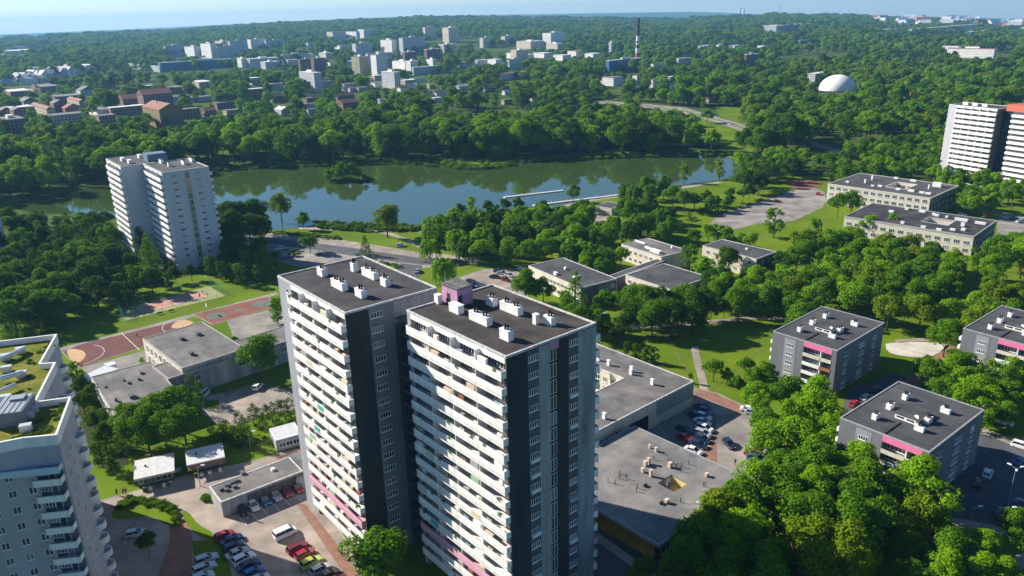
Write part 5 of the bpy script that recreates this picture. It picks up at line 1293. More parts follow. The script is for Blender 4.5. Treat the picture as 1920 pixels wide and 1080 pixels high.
# open ground of the photograph (roads, courts, lawns, yards) that trees must not stand on: image polygons on the ground
OPEN = [
 [(1080, 184), (1200, 192), (1290, 201), (1350, 218), (1428, 244), (1398, 250), (1330, 228), (1270, 214), (1190, 203), (1075, 192)],
 [(1345, 202), (1380, 198), (1405, 206), (1400, 222), (1350, 218)],
 [(395, 428), (507, 440), (560, 424), (700, 426), (790, 436), (800, 470), (870, 478), (870, 500), (800, 505), (800, 560), (700, 560), (640, 502), (500, 490), (395, 445)],
 [(40, 680), (225, 570), (400, 520), (430, 540), (560, 545), (560, 640), (150, 700)],
 [(375, 740), (480, 715), (560, 730), (560, 770), (440, 800), (375, 790)],
 [(190, 940), (230, 870), (260, 905), (390, 865), (560, 815), (650, 1000), (760, 1200), (200, 1200)],
 [(1320, 430), (1345, 400), (1400, 380), (1478, 337), (1545, 335), (1552, 385), (1480, 422)],
 [(1655, 638), (1785, 641), (1777, 657), (1740, 674), (1662, 664)],
 [(1110, 860), (1212, 790), (1255, 740), (1300, 725), (1345, 735), (1395, 758), (1418, 795), (1415, 850), (1430, 890), (1300, 960), (1290, 1100), (1100, 1100)],
 [(1820, 810), (1990, 850), (1990, 900), (1905, 1010), (1800, 975), (1690, 960), (1640, 1000), (1600, 985), (1680, 940), (1760, 930), (1800, 850)],
 [(1108, 392), (1155, 378), (1165, 385), (1150, 424), (1118, 424)],
 [(1225, 620), (1420, 610), (1450, 640), (1440, 700), (1340, 730), (1240, 690)],
 [(1498, 256), (1545, 268), (1605, 284), (1600, 297), (1545, 283), (1498, 268)], [(1870, 395), (1990, 400), (1990, 445), (1875, 430)], [(862, 512), (950, 500), (985, 515), (1000, 570), (900, 560)],
]
OPENW = [[tuple(up(*p)[:2]) for p in P] for P in OPEN]
OB = [(min(p[0] for p in P), max(p[0] for p in P), min(p[1] for p in P), max(p[1] for p in P)) for P in OPENW]
LB = (min(p[0] for p in LAKEW), max(p[0] for p in LAKEW), min(p[1] for p in LAKEW), max(p[1] for p in LAKEW))
def isopen(x, y):
    for P, b_ in zip(OPENW, OB):
        if b_[0] < x < b_[1] and b_[2] < y < b_[3] and inpoly(x, y, P): return True
    return False
def inlake(x, y): return LB[0] < x < LB[1] and LB[2] < y < LB[3] and inpoly(x, y, LAKEW)
# picture areas that stay visible: (x0,x1,y0,y1,distance): no nearer crown may cover them
PROT += [
 (1546, 1745, 324, 372, 400), (1578, 1640, 384, 412, 340), (1690, 1865, 384, 436, 330), (1445, 1650, 580, 700, 185), (1560, 1835, 716, 850, 150), (1815, 1920, 575, 660, 190),
 (990, 1150, 486, 540, 265), (1182, 1322, 494, 540, 262), (1175, 1280, 448, 485, 295), (1340, 1450, 450, 500, 290), (197, 415, 292, 470, 310), (1783, 1920, 196, 312, 440),
 (290, 445, 604, 690, 200), (175, 330, 690, 735, 185), (255, 322, 850, 900, 150), (352, 417, 832, 880, 155), (396, 560, 850, 935, 150), (1120, 1300, 640, 800, 170), (1116, 1368, 816, 960, 130),
 (223, 400, 536, 600, 230), (115, 512, 552, 680, 230), (0, 210, 620, 1080, 100), (1215, 1370, 640, 690, 180), (520, 1115, 485, 1080, 125),
 (500, 560, 446, 470, 330), (610, 660, 462, 478, 320), (700, 780, 455, 478, 310), (1400, 1540, 350, 395, 370), (1240, 1360, 398, 425, 320), (1285, 1320, 205, 216, 800), (1320, 1405, 222, 244, 700), (1110, 1170, 186, 194, 900), (1200, 1280, 194, 206, 860), (1345, 1375, 200, 215, 850),
 (1665, 1770, 643, 662, 195), (1512, 1578, 266, 288, 640), (1112, 1160, 380, 415, 365), (900, 975, 505, 530, 255), (1180, 1240, 606, 612, 190), (655, 700, 440, 455, 340),
]
PROT = [p for p in PROT]
P_np = np.array(PROT, float)
def blocked(x, y, z, h, kind, slack=.35):
    c = proj((x, y, z+h*.97)); b = proj((x, y, z+h*.25)); D = hypot(x, y); r = h*WIDE[kind]/2*F/sqrt(D*D+(H-z)**2)*(.8 if D < 2200 else 2.6)
    x0, x1, y0, y1 = c[0]-r, c[0]+r, c[1], b[1]
    k = (P_np[:, 4] > D+2) & (P_np[:, 0] < x1-r*slack) & (P_np[:, 1] > x0+r*slack) & (P_np[:, 2] < y1) & (P_np[:, 3]-2 > y0+(y1-y0)*.06)
    if k.any(): return True
    # keep the water visible as in the photograph
    if D < 400:
        for q in ((c[0], c[1]+2), (c[0]-r*.6, (c[1]+b[1])/2), (c[0]+r*.6, (c[1]+b[1])/2)):
            if inpoly(q[0], q[1], VIS): return True
    if D < 470 and inpoly(c[0], c[1]+3, VIS2): return True
    if D < 470 and inpoly(c[0], (c[1]+b[1])/2, VIS2): return True
    return False
VIS2 = [(75, 380), (120, 364), (190, 352), (196, 392), (90, 396)]
VIS = [(425, 330), (600, 320), (1300, 300), (1376, 296), (1378, 325), (1290, 338), (1180, 350), (1080, 358), (1075, 380), (1000, 378), (880, 372), (850, 385), (800, 408), (740, 412), (620, 412), (575, 395), (545, 392), (500, 372), (430, 372)]
T = []   # x, y, z, h, kind, colour, place
def plant(x, y, h, kind, col, place, force=False, z=None):
    if not force:
        if onbuild(x, y, h*WIDE[kind]*.30) or isopen(x, y) or inlake(x, y): return False
        if blocked(x, y, 0 if z is None else z, h, kind): return False
    T.append((x, y, gz(x, y) if z is None else z, h, kind, col, place)); return True
def single(px, ytop, h, kind, col, place):      # a tree whose top is seen at this pixel
    p = up(px, ytop, h); plant(p[0], p[1], h, kind, col, place, True)
rt = random.Random(11)
class Grid:
    def __init__(s): s.g = {}
    def ok(s, x, y, d):
        k = (int(x//12), int(y//12))
        for i in (-1, 0, 1):
            for j in (-1, 0, 1):
                for (a, b, r) in s.g.get((k[0]+i, k[1]+j), ()):
                    if (a-x)**2+(b-y)**2 < (max(d, r))**2: return False
        return True
    def add(s, x, y, d): s.g.setdefault((int(x//12), int(y//12)), []).append((x, y, d))
GR = Grid()
def grove(px, n, d, h0, h1, kinds, cols, place):
    """fills an area of the photograph (given where crowns are seen) with separate trees"""
    W_ = [up(x, y, (h0+h1)/2*.65)[:2] for x, y in px]
    x0, x1 = min(p[0] for p in W_), max(p[0] for p in W_); y0, y1 = min(p[1] for p in W_), max(p[1] for p in W_)
    tries = 0; k = 0
    while k < n and tries < n*40:
        tries += 1; x, y = rt.uniform(x0, x1), rt.uniform(y0, y1)
        if not inpoly(x, y, W_) or not GR.ok(x, y, d): continue
        kd = rt.choice(kinds); h = rt.uniform(h0, h1)
        if plant(x, y, h, kd, rt.choice(cols), place): GR.add(x, y, d); k += 1
def S_(*a):
    single(*a); t_ = T[-1]; GR.add(t_[0], t_[1], t_[3]*.35)
def _vn(x, y, s_, o_):
    return sin(x/s_+o_)*cos(y/s_*1.3-o_)+.6*sin(x/s_*2.3+y/s_*1.7+o_*2)+.35*sin(x/s_*4.1-y/s_*3.7+o_)
def clearing(x, y, D): return D > 690 and _vn(x, y, 70+D*.06, 1.7) > (1.02 if D < 2500 else 1.25)
# single trees and small groups that can be recognised
S_(722, 382, 16, 'round', 'olive', 'standing alone at the near lake shore')
S_(522, 362, 15, 'round', 'olive', 'at the water right of the lake tower'); S_(566, 397, 9, 'round', 'mid', 'small one at the water beside the road')
S_(578, 437, 9, 'round', 'mid', 'on the verge between the road and the left tower'); S_(683, 441, 9, 'conifer', 'dark', 'dark pointed one behind the left tower')
S_(478, 628, 14, 'round', 'mid', 'in the school yard left of the grey tower')
S_(703, 990, 13, 'round', 'mid', 'at the foot of the two towers, bottom centre')
S_(258, 425, 15, 'conifer', 'dark', 'at the foot of the lake tower'); S_(272, 437, 15, 'conifer', 'mid', 'right in front of the lake tower')
for q in ((420, 380, 17), (445, 375, 18), (468, 372, 18), (430, 395, 17), (462, 400, 15), (485, 405, 13), (445, 410, 16)): S_(*q, 'round', 'dark', 'in the dark clump right of the lake tower')
for q in ((1075, 345, 10), (1210, 330, 13), (1245, 328, 13), (1222, 345, 12), (1262, 345, 13), (1285, 355, 12)): S_(*q, 'round', 'mid', 'on the near shore by the pontoons')
for q in ((1284, 308, 11), (1351, 300, 12)): S_(*q, 'tall', 'olive', 'rising in front of the right end of the lake')
for q in ((915, 375, 8), (947, 372, 8), (972, 370, 8), (1100, 375, 7)): S_(*q, 'round', 'dark', 'small dark one by the pontoons')
for q in ((1010, 410, 12), (830, 480, 11), (805, 445, 10), (995, 445, 9), (1150, 400, 10)): S_(*q, 'willow', 'bright', 'weeping on the lawn behind the central tower')
S_(920, 435, 12, 'conifer', 'mid', 'on the lawn behind the central tower')
for q in ((1078, 508, 17, 'conifer', 'mid'), (985, 505, 13, 'round', 'mid'), (1018, 520, 10, 'round', 'mid'), (1120, 568, 8, 'tall', 'dark')): S_(*q, 'between the central tower and the low buildings')
for q in ((1205, 532, 14), (1240, 535, 14), (1285, 530, 14), (1320, 538, 12), (1225, 560, 13), (1262, 560, 13), (1190, 556, 12), (1300, 562, 12), (1172, 585, 8), (1160, 608, 6), (1335, 560, 8)): S_(*q, 'round', 'mid' if q[0] % 2 else 'dark', 'in the clump on the lawn above the long school roof')
for q in ((1388, 536, 13), (1412, 532, 11), (1440, 530, 13), (1465, 528, 12), (1482, 543, 11), (1500, 560, 10), (1360, 560, 7)): S_(*q, 'round', 'mid', 'in the row along the park path')
S_(1368, 462, 12, 'round', 'dark', 'at the corner of the two-storey cream building')
S_(1200, 395, 13, 'willow', 'mid', 'by the small building with ducts'); S_(1140, 425, 11, 'round', 'mid', 'left of the small building with ducts')
S_(1455, 392, 13, 'tall', 'mid', 'alone on the lawn below the worn yard')
S_(1575, 362, 12, 'round', 'mid', 'in front of the cream school, left part'); S_(1600, 358, 12, 'round', 'mid', 'in front of the cream school, right part')
for q in ((1630, 402, 10), (1675, 400, 10)): S_(*q, 'round', 'bright', 'in front of the black-roofed school')
for q in ((1340, 672, 7), (1365, 690, 5), (1400, 668, 7), (1420, 690, 7), (1440, 680, 7), (1385, 705, 4)): S_(*q, 'round', 'mid', 'young one on the lawn beside the footpath')
for q in ((1175, 640, 4.5), (1195, 645, 5), (1212, 650, 5), (1228, 652, 5), (1295, 700, 3)): S_(*q, 'tall', 'dark', 'small clipped one along the long school roof')
for q in ((240, 755, 12), (290, 735, 13), (320, 722, 13), (265, 770, 11), (335, 755, 11), (300, 770, 11)): S_(*q, 'round', 'mid', 'in the round clump in front of the old school')
for q in ((352, 700, 8), (368, 715, 7), (222, 800, 8), (362, 740, 6)): S_(*q, 'thuja', 'dark', 'dark column by the round clump')
th = [(395, 800, 4), (412, 795, 4), (424, 790, 4.5), (445, 772, 5), (455, 785, 4.5), (470, 758, 5), (482, 764, 4.5), (494, 760, 4.5), (506, 756, 4.5), (518, 752, 4.5), (530, 750, 4.5), (541, 748, 4.5), (435, 800, 4), (404, 815, 4), (446, 800, 4.5), (460, 800, 4.5)]
for q in th: S_(q[0], q[1]-3, q[2]*1.35, 'thuja', 'dark', 'in the clipped row below the school yard')
for q in ((8, 612, 5), (17, 608, 5), (28, 614, 5), (40, 618, 5), (60, 612, 5)): S_(*q, 'thuja', 'mid', 'in the row behind the planted roof')
S_(265, 670, 3.5, 'tall', 'bright', 'small one between the court and the old school'); S_(435, 632, 3, 'shrub', 'mid', 'behind the sports hall')
S_(140, 680, 7, 'tall', 'mid', 'beside the balconies of the corner tower'); S_(124, 690, 6, 'thuja', 'dark', 'beside the balconies of the corner tower')
S_(272, 998, 5, 'round', 'dark', 'in the shade of the corner tower'); S_(515, 560, 9, 'tall', 'mid', 'between the court and the left tower')
for x_, y_, h_ in ((215, 528, 9), (232, 545, 7), (290, 505, 7), (325, 500, 7), (355, 495, 7), (420, 480, 8), (435, 485, 8), (245, 520, 8)): S_(x_, y_, h_, 'round', 'dark', 'in the row between the lake tower and the tennis court')
for x_, y_ in ((70, 505), (100, 510), (60, 530), (85, 540), (20, 535), (15, 560), (110, 540)): S_(x_, y_, 13, 'round', 'mid', 'on the left edge above the lawn')
# foreground masses on the right
grove([(1400, 735), (1470, 715), (1560, 745), (1585, 800), (1560, 880), (1450, 870), (1410, 800)], 14, 5.0, 9, 13, ['round', 'tall'], ['bright', 'mid', 'bright'], 'between the car park and the nearest grey block')
grove([(1370, 890), (1450, 850), (1560, 880), (1640, 830), (1720, 860), (1770, 910), (1760, 960), (1650, 990), (1560, 1080), (1330, 1080), (1300, 960)], 26, 5.2, 11, 14, ['round', 'round', 'tall'], ['bright', 'mid', 'bright', 'olive'], 'in the big clump in front of the nearest grey block')
grove([(1290, 980), (1340, 930), (1500, 960), (1600, 1060), (1500, 1200), (1280, 1200)], 14, 5.5, 12, 15, ['round'], ['dark', 'mid'], 'in the shade at the lower right of the pavilion')
grove([(1720, 680), (1810, 665), (1920, 690), (1920, 760), (1850, 770), (1740, 720)], 16, 5.0, 8, 11, ['round', 'tall'], ['bright', 'mid'], 'between the grey blocks on the right')
grove([(1830, 770), (1900, 760), (1920, 830), (1860, 860)], 3, 4.5, 7, 9, ['round'], ['mid'], 'behind the nearest grey block')
grove([(1700, 1010), (1840, 1010), (1860, 1080), (1700, 1080)], 5, 5, 8, 10, ['round'], ['bright', 'mid'], 'at the bottom edge in the lower right')
grove([(1885, 945), (1920, 950), (1920, 1010), (1890, 1010)], 2, 4, 6, 8, ['round'], ['mid'], 'at the right edge by the shaded road')
S_(1205, 1052, 6, 'round', 'mid', 'at the bottom edge beside the dark tower')
# middle distance
grove([(205, 525), (330, 500), (520, 470), (515, 505), (400, 518), (230, 560)], 18, 5, 7, 11, ['round', 'tall'], ['dark', 'mid'], 'between the lake tower and the tennis court')
grove([(150, 705), (190, 750), (235, 850), (200, 880), (150, 760)], 9, 4, 5, 8, ['round', 'tall'], ['dark'], 'in the shade between corner tower and old school')
grove([(1290, 480), (1330, 500), (1440, 500), (1480, 470), (1490, 550), (1420, 560), (1300, 560)], 18, 5.5, 8, 12, ['round', 'tall'], ['mid', 'dark', 'bright'], 'east of the low school buildings')
grove([(870, 450), (960, 450), (1120, 455), (1175, 480), (1160, 500), (1050, 485), (960, 478), (880, 480)], 16, 6, 9, 12, ['round', 'willow'], ['mid', 'bright'], 'on the lawn north of the low school')
grove([(1000, 500), (1060, 540), (1110, 580), (1130, 560), (1170, 560), (1130, 620), (1080, 590)], 6, 5, 7, 10, ['round'], ['mid', 'dark'], 'between the central tower and the low buildings')
grove([(1840, 980), (1920, 1010), (1920, 1080), (1850, 1080)], 4, 5, 6, 9, ['round'], ['mid', 'bright'], 'at the bottom edge in the lower right')
grove([(1470, 440), (1530, 430), (1620, 448), (1740, 462), (1840, 452), (1920, 432), (1920, 590), (1800, 625), (1700, 610), (1630, 570), (1540, 560), (1500, 600), (1440, 540)], 70, 6.0, 11, 14, ['round', 'tall', 'round'], ['mid', 'bright', 'mid', 'olive'], 'in the long grove between the schools and the grey blocks')
grove([(1390, 300), (1450, 290), (1560, 280), (1780, 240), (1765, 320), (1700, 325), (1560, 325), (1500, 330), (1400, 345)], 110, 6.5, 11, 14, ['round', 'tall'], ['bright', 'mid', 'mid', 'dark'], 'in the wood behind the cream school')
grove([(1770, 330), (1850, 325), (1920, 330), (1920, 395), (1850, 390), (1800, 370)], 16, 6.5, 10, 13, ['round'], ['mid', 'bright'], 'below the white banded tower')
grove([(1165, 350), (1230, 345), (1300, 360), (1360, 372), (1300, 400), (1250, 430), (1180, 440), (1150, 400)], 16, 6.0, 9, 12, ['round', 'willow'], ['dark', 'mid', 'mid'], 'in the park between the lake and the low school')
grove([(795, 400), (870, 385), (905, 395), (960, 405), (1050, 388), (1130, 385), (1150, 430), (1100, 452), (1000, 460), (900, 460), (800, 470)], 62, 5.6, 10, 13, ['round', 'tall', 'willow'], ['mid', 'mid', 'bright', 'dark'], 'in the lakeside park behind the central tower')
grove([(1300, 370), (1480, 345), (1460, 355), (1380, 372), (1330, 385)], 12, 6, 6, 9, ['round'], ['mid', 'dark'], 'on the lawns left of the worn yard')
grove([(1290, 430), (1330, 425), (1380, 440), (1420, 455), (1300, 450), (1280, 480)], 7, 5, 7, 10, ['round', 'willow'], ['mid', 'bright'], 'around the two-storey cream building')
grove([(0, 400), (60, 410), (195, 398), (205, 430), (240, 480), (330, 520), (260, 535), (130, 540), (100, 600), (0, 610)], 62, 6.5, 11, 15, ['round', 'tall', 'round', 'conifer'], ['dark', 'dark', 'mid', 'dark'], 'in the dark wood left of the lake tower')
grove([(410, 415), (500, 440), (520, 470), (470, 490), (420, 480)], 5, 6, 10, 13, ['round'], ['dark'], 'in the dark clump right of the lake tower')
for x_ in range(0, 140, 11): S_(x_+rt.uniform(-3, 3), 258+rt.uniform(0, 26), rt.uniform(20, 25), 'poplar', 'mid' if x_ % 2 else 'dark', 'in the poplar rows left beyond the lake')
for x_, y_, k_, c_ in ((345, 268, 'round', 'olive'), (416, 264, 'round', 'olive'), (420, 300, 'shrub', 'olive'), (505, 278, 'tall', 'olive'), (614, 265, 'round', 'olive'), (712, 255, 'round', 'olive'), (745, 258, 'tall', 'mid'), (872, 265, 'willow', 'mid'), (930, 268, 'willow', 'mid'), (1028, 264, 'round', 'olive'), (1065, 262, 'round', 'mid'), (1095, 258, 'round', 'mid'), (1170, 252, 'round', 'mid'), (1215, 248, 'round', 'mid'), (1250, 250, 'round', 'mid'), (1338, 245, 'round', 'mid')):
    S_(x_, y_, 12 if k_ != 'shrub' else 4, k_, c_, 'on the far bank of the lake')
for x_, y_, h_ in ((614, 318, 8), (626, 310, 9), (640, 304, 12), (656, 305, 12), (670, 315, 8), (648, 314, 9), (684, 327, 5), (633, 318, 7)): S_(x_, y_, h_, 'round', 'mid', 'on the little island in the lake')
# hedges and shore shrubs are a mass nobody could count
# far woods: bands of distance
def band(d0, d1, sp, h0, h1, cols, a0=-41, a1=41):
    area = R(a1-a0)*(d1*d1-d0*d0)/2; n = int(area/(sp*sp)); k = 0
    for _ in range(n):
        r = sqrt(rt.uniform(d0*d0, d1*d1)); a = R(rt.uniform(a0, a1)); x, y = r*sin(a), r*cos(a)
        z = gz(x, y); c = proj((x, y, z))
        if not (-120 < c[0] < 2040): continue
        if r < 700:
            if c[1] > LIMY(c[0]): continue
            if not GR.ok(x, y, sp*.75): continue
        if clearing(x, y, r): continue
        h = rt.uniform(h0, h1)*(rt.choice([.6, .8, .9, 1, 1, 1.1, 1.25]) if r > 620 else rt.uniform(.8, 1.12))
        q_ = rt.random(); kind = 'round' if q_ < .62 else 'tall' if q_ < .88 else 'conifer' if q_ < .93 else 'willow' if q_ < .98 else 'poplar'
        if plant(x, y, h, kind, rt.choice(cols), 'in the woods beyond the lake', z=z):
            if r < 700: GR.add(x, y, sp*.75)
def LIMY(x):  # lower limit of the far-bank woods, in picture rows
    return np.interp(x, [-200, 0, 60, 180, 260, 400, 560, 760, 860, 975, 1090, 1250, 1376, 1420, 1500, 1760, 1780, 2100], [390, 385, 370, 349, 335, 314, 306, 303, 297, 297, 292, 289, 287, 300, 285, 260, 320, 330])
band(440, 640, 8.0, 18, 25, ['mid', 'mid', 'dark', 'bright'])
band(640, 900, 10.5, 14, 20, ['mid', 'olive', 'mid', 'dark', 'bright'])
band(900, 1400, 14, 14, 20, ['mid', 'bright', 'mid', 'dark', 'olive', 'olive'])
band(1400, 2200, 20, 14, 20, ['mid', 'dark', 'olive', 'bright'])
band(2200, 4400, 36, 15, 22, ['mid', 'dark', 'mid', 'olive'])
band(4400, 7000, 80, 18, 26, ['dark'])
T.sort(key=lambda t_: -t_[3]*(1 if t_[4] not in ('shrub', 'thuja') else 1.0)/sqrt(t_[0]**2+t_[1]**2+H*H))
KN = {'round': ('broadleaf_tree', 'round-crowned tree', 'tree'), 'tall': ('broadleaf_tree', 'tall narrow-crowned tree', 'tree'), 'poplar': ('poplar_tree', 'column-shaped poplar', 'tree'), 'conifer': ('conifer_tree', 'pointed conifer', 'tree'),
      'thuja': ('thuja', 'clipped columnar thuja', 'shrub'), 'shrub': ('shrub', 'low spreading shrub', 'shrub'), 'willow': ('willow_tree', 'weeping willow', 'tree')}
CN = {'bright': 'bright green', 'mid': 'green', 'dark': 'dark green', 'olive': 'olive green'}
IND, REST = [], []
cnt = {}
for t_ in T:
    c = proj((t_[0], t_[1], t_[2]+t_[3]*.9)); nm = KN[t_[4]][0]
    onscreen = -30 < c[0] < 1950 and -20 < c[1] < 1110
    if cnt.get(nm, 0) < 290 and len(IND) < 420 and onscreen and hypot(t_[0], t_[1]) < 640:
        cnt[nm] = cnt.get(nm, 0)+1; IND.append((t_, c))
    else: REST.append(t_)
lab = {}
for t_, c in IND: lab.setdefault((t_[4], t_[5], t_[6]), []).append((c[0], t_))
SHORT = {'in the long grove between the schools and the grey blocks': 'in the long grove behind the grey blocks', 'in the big clump in front of the nearest grey block': 'in the clump before the nearest grey block'}
for (kd, cl, pl), L_ in lab.items():
    pl = SHORT.get(pl, pl)
    L_.sort(key=lambda q: q[0]); n = len(L_)
    for i, (_, t_) in enumerate(L_):
        (x, y, z, h, _k, _c2, _p) = t_
        if n == 1: pos = ''
        elif i == 0: pos = ', leftmost of its kind'
        elif i == n-1: pos = ', rightmost of its kind'
        else: pos = f', {nth(i)} from left'
        pos = pos.replace(' of its kind', '') if len((CN[cl]+KN[kd][1]+pl).split()) > 11 else pos
        text = f'{CN[cl]} {KN[kd][1]} {pl}{pos}'
        if len(text.split()) > 16: text = text.replace('tall narrow-crowned tree', 'tall tree')
        if len(text.split()) > 16: text = text.replace(' of its kind', '')
        if len(text.split()) > 16: text = text.replace(' the ', ' ')
        if len(text.split()) > 16: text = text.replace('dark green', 'dark').replace('bright green', 'bright').replace('olive green', 'olive')
        v_ = rt.randrange(NV[kd]); o = thing(KN[kd][0], text, KN[kd][2], (x, y, z), rt.uniform(0, 6.28), ('shrubs ' if KN[kd][2] == 'shrub' else 'trees ')+pl)
        wf = rt.uniform(1.0, 1.26); o.scale = (h*wf, h*wf*rt.uniform(.92, 1.08), h)
        ob('crown', CM[(kd, v_, cl)], o)
        ob('trunk', TM[(kd, v_)], o)
print('TREES individual', len(IND), cnt, 'rest', len(REST))
# all further trees: one woodland object carrying instances of a few tree shapes
def scatter(name, pts, protos, kind='stuff', par=None):
    me = bpy.data.meshes.new(name); me.from_pydata([p[0] for p in pts], [], [])
    a = me.attributes.new('rotz', 'FLOAT', 'POINT'); a.data.foreach_set('value', [p[1] for p in pts])
    a = me.attributes.new('scl', 'FLOAT_VECTOR', 'POINT'); a.data.foreach_set('vector', [q for p in pts for q in p[2]])
    a = me.attributes.new('pick', 'INT', 'POINT'); a.data.foreach_set('value', [p[3] for p in pts])
    o = ob(name, me, par); col = bpy.data.collections.new(name+'_shapes')
    for i, (m1) in enumerate(protos):
        q = bpy.data.objects.new(f'shape_{i:03d}', m1); col.objects.link(q)
    g = bpy.data.node_groups.new(name, 'GeometryNodeTree'); g.interface.new_socket('Geometry', in_out='INPUT', socket_type='NodeSocketGeometry'); g.interface.new_socket('Geometry', in_out='OUTPUT', socket_type='NodeSocketGeometry')
    N, L = g.nodes, g.links; gi = N.new('NodeGroupInput'); go = N.new('NodeGroupOutput'); ip = N.new('GeometryNodeInstanceOnPoints'); ci = N.new('GeometryNodeCollectionInfo')
    ci.inputs[0].default_value = col; ci.inputs['Separate Children'].default_value = True; ci.inputs['Reset Children'].default_value = True
    def na(nm, ty):
        n = N.new('GeometryNodeInputNamedAttribute'); n.data_type = ty; n.inputs[0].default_value = nm; return n.outputs[0]
    L.new(gi.outputs[0], ip.inputs['Points']); L.new(ci.outputs[0], ip.inputs['Instance']); ip.inputs['Pick Instance'].default_value = True
    L.new(na('pick', 'INT'), ip.inputs['Instance Index']); L.new(na('scl', 'FLOAT_VECTOR'), ip.inputs['Scale'])
    cx = N.new('ShaderNodeCombineXYZ'); L.new(na('rotz', 'FLOAT'), cx.inputs[2]); L.new(cx.outputs[0], ip.inputs['Rotation'])
    L.new(ip.outputs[0], go.inputs[0]); md = o.modifiers.new('scatter', 'NODES'); md.node_group = g
    if kind: o['kind'] = kind
    return o
def merged(name, Q, lm, tb):
    n = len(Q); vs = Q.reshape(-1, 3).tolist(); fs = [(4*i, 4*i+1, 4*i+2, 4*i+3) for i in range(n)]; k = len(vs)
    vs += tb.v; fs += [tuple(q+k for q in f) for f in tb.f]
    me = bpy.data.meshes.new(name); me.from_pydata(vs, [], fs); me.materials.append(lm); me.materials.append(bark)
    me.polygons.foreach_set('material_index', [0]*n+[1]*len(tb.f)); me.update(); return me
protos = []; pid = {}
for k_ in ('round', 'tall', 'willow', 'poplar', 'conifer', 'shrub', 'thuja'):
    nl, per, sz = KC[k_]
    for v_ in range(2 if k_ in ('round', 'tall') else 1):
        Q = crown(k_, nl, max(12, int(per*.42)), sz*1.5, 90+v_)
        for cn, lm in LM.items():
            pid[(k_, v_, cn)] = len(protos); protos.append(merged('woodland_tree', Q, lm, trunkmb(k_, v_)))
# distant canopy clump: several crowns together
def clump(seed):
    rg = np.random.RandomState(seed); V = []
    for i in range(6):
        q = crown('round', 7, 10, .07, seed*10+i); s_ = rg.uniform(.8, 1.1); q = q*s_; q[:, :, 0] += rg.uniform(-.9, .9); q[:, :, 1] += rg.uniform(-.9, .9); V.append(q)
    return np.concatenate(V)
for v_ in range(3):
    Q = clump(31+v_)
    for cn in ('mid', 'dark', 'olive'):
        pid[('clump', v_, cn)] = len(protos); protos.append(merged('canopy_clump', Q, LM[cn], MB().tube((0, 0, 0), (0, 0, .4), .03, .02)))
pts = []
for (x, y, z, h, kd, cl, pl) in REST:
    D = hypot(x, y)
    if D > 2200:
        cl = 'mid' if cl == 'bright' else cl; i_ = pid[('clump', rt.randrange(3), cl)]
        s_ = h*(1.0+(D-2200)/3500)
        pts.append(((x, y, z-.5), rt.uniform(0, 6.28), (s_*1.35, s_*1.35, h*1.05), i_))
    else:
        if kd not in KC: kd = 'round'
        v_ = rt.randrange(2) if kd in ('round', 'tall') else 0
        wf = rt.uniform(.95, 1.3) if D > 700 else rt.uniform(.9, 1.15)
        pts.append(((x, y, z), rt.uniform(0, 6.28), (h*wf, h*wf, h), pid[(kd, v_, cl)]))
tag(scatter('woodland', pts, protos), None, None)
# shrubs, reeds and hedges
pts = []
def brush(px, n, h0, h1, zf=0, wf=1.6):
    W_ = [up(x, y)[:2] for x, y in px]; x0, x1 = min(p[0] for p in W_), max(p[0] for p in W_); y0, y1 = min(p[1] for p in W_), max(p[1] for p in W_); k = 0
    for _ in range(n*30):
        if k >= n: break
        x, y = rt.uniform(x0, x1), rt.uniform(y0, y1)
        if inpoly(x, y, W_):
            h = rt.uniform(h0, h1); pts.append(((x, y, 0), rt.uniform(0, 6.28), (h*wf, h*wf, h*1.3), rt.choice([0, 0, 1, 2]))); k += 1
brush([(400, 318), (560, 305), (760, 301), (860, 298), (875, 312), (930, 312), (975, 298), (1100, 292), (1250, 288), (1360, 286), (1378, 294), (1180, 297), (980, 306), (930, 318), (870, 319), (760, 309), (560, 314), (410, 322)], 700, .7, 2.0)
brush([(840, 292), (900, 288), (960, 291), (975, 300), (930, 312), (880, 312)], 120, .6, 1.6)
brush([(590, 418), (700, 424), (790, 424), (790, 434), (700, 436), (590, 428)], 200, .8, 2.0)
brush([(510, 434), (580, 440), (640, 446), (640, 450), (580, 446), (510, 440)], 70, .6, 1.2)
brush([(608, 338), (640, 334), (690, 333), (700, 337), (680, 342), (630, 344)], 60, .6, 1.8)
brush([(210, 952), (245, 936), (300, 942), (325, 955), (322, 965), (295, 952), (250, 946), (215, 960)], 60, .5, 1.0)
brush([(318, 950), (330, 958), (340, 985), (332, 990), (322, 970)], 26, .5, .9)
brush([(376, 935), (390, 930), (398, 938), (384, 945)], 10, .5, .9)
brush([(860, 480), (1000, 466), (1100, 450), (1180, 425), (1100, 460), (1000, 480)], 40, .6, 1.5)
brush([(405, 845), (520, 812), (524, 818), (410, 855)], 20, .3, .6)
brush([(1440, 700), (1560, 730), (1580, 745), (1440, 720)], 18, .6, 1.2)
brush([(640, 470), (660, 472), (760, 500), (745, 505)], 20, .5, 1.0)
brush([(160, 520), (560, 470), (560, 482), (420, 500), (240, 545), (160, 560)], 90, .7, 2.0)
brush([(20, 650), (110, 610), (120, 615), (30, 665)], 50, .8, 1.8)
brush([(130, 700), (200, 760), (240, 850), (190, 860)], 40, .6, 1.6)
brush([(1260, 405), (1400, 380), (1470, 365), (1380, 395), (1300, 425)], 30, .6, 1.5)
brush([(1130, 830), (1150, 690), (1160, 700), (1170, 780)], 26, .8, 2.0)
shr = [merged('shrub_clump', crown('shrub', 9, 26, .07, 5+i), LM[c_], MB().tube((0, 0, 0), (0, 0, .3), .02, .01)) for i, c_ in enumerate(('mid', 'olive', 'dark'))]
tag(scatter('undergrowth', pts, shr), None, None)

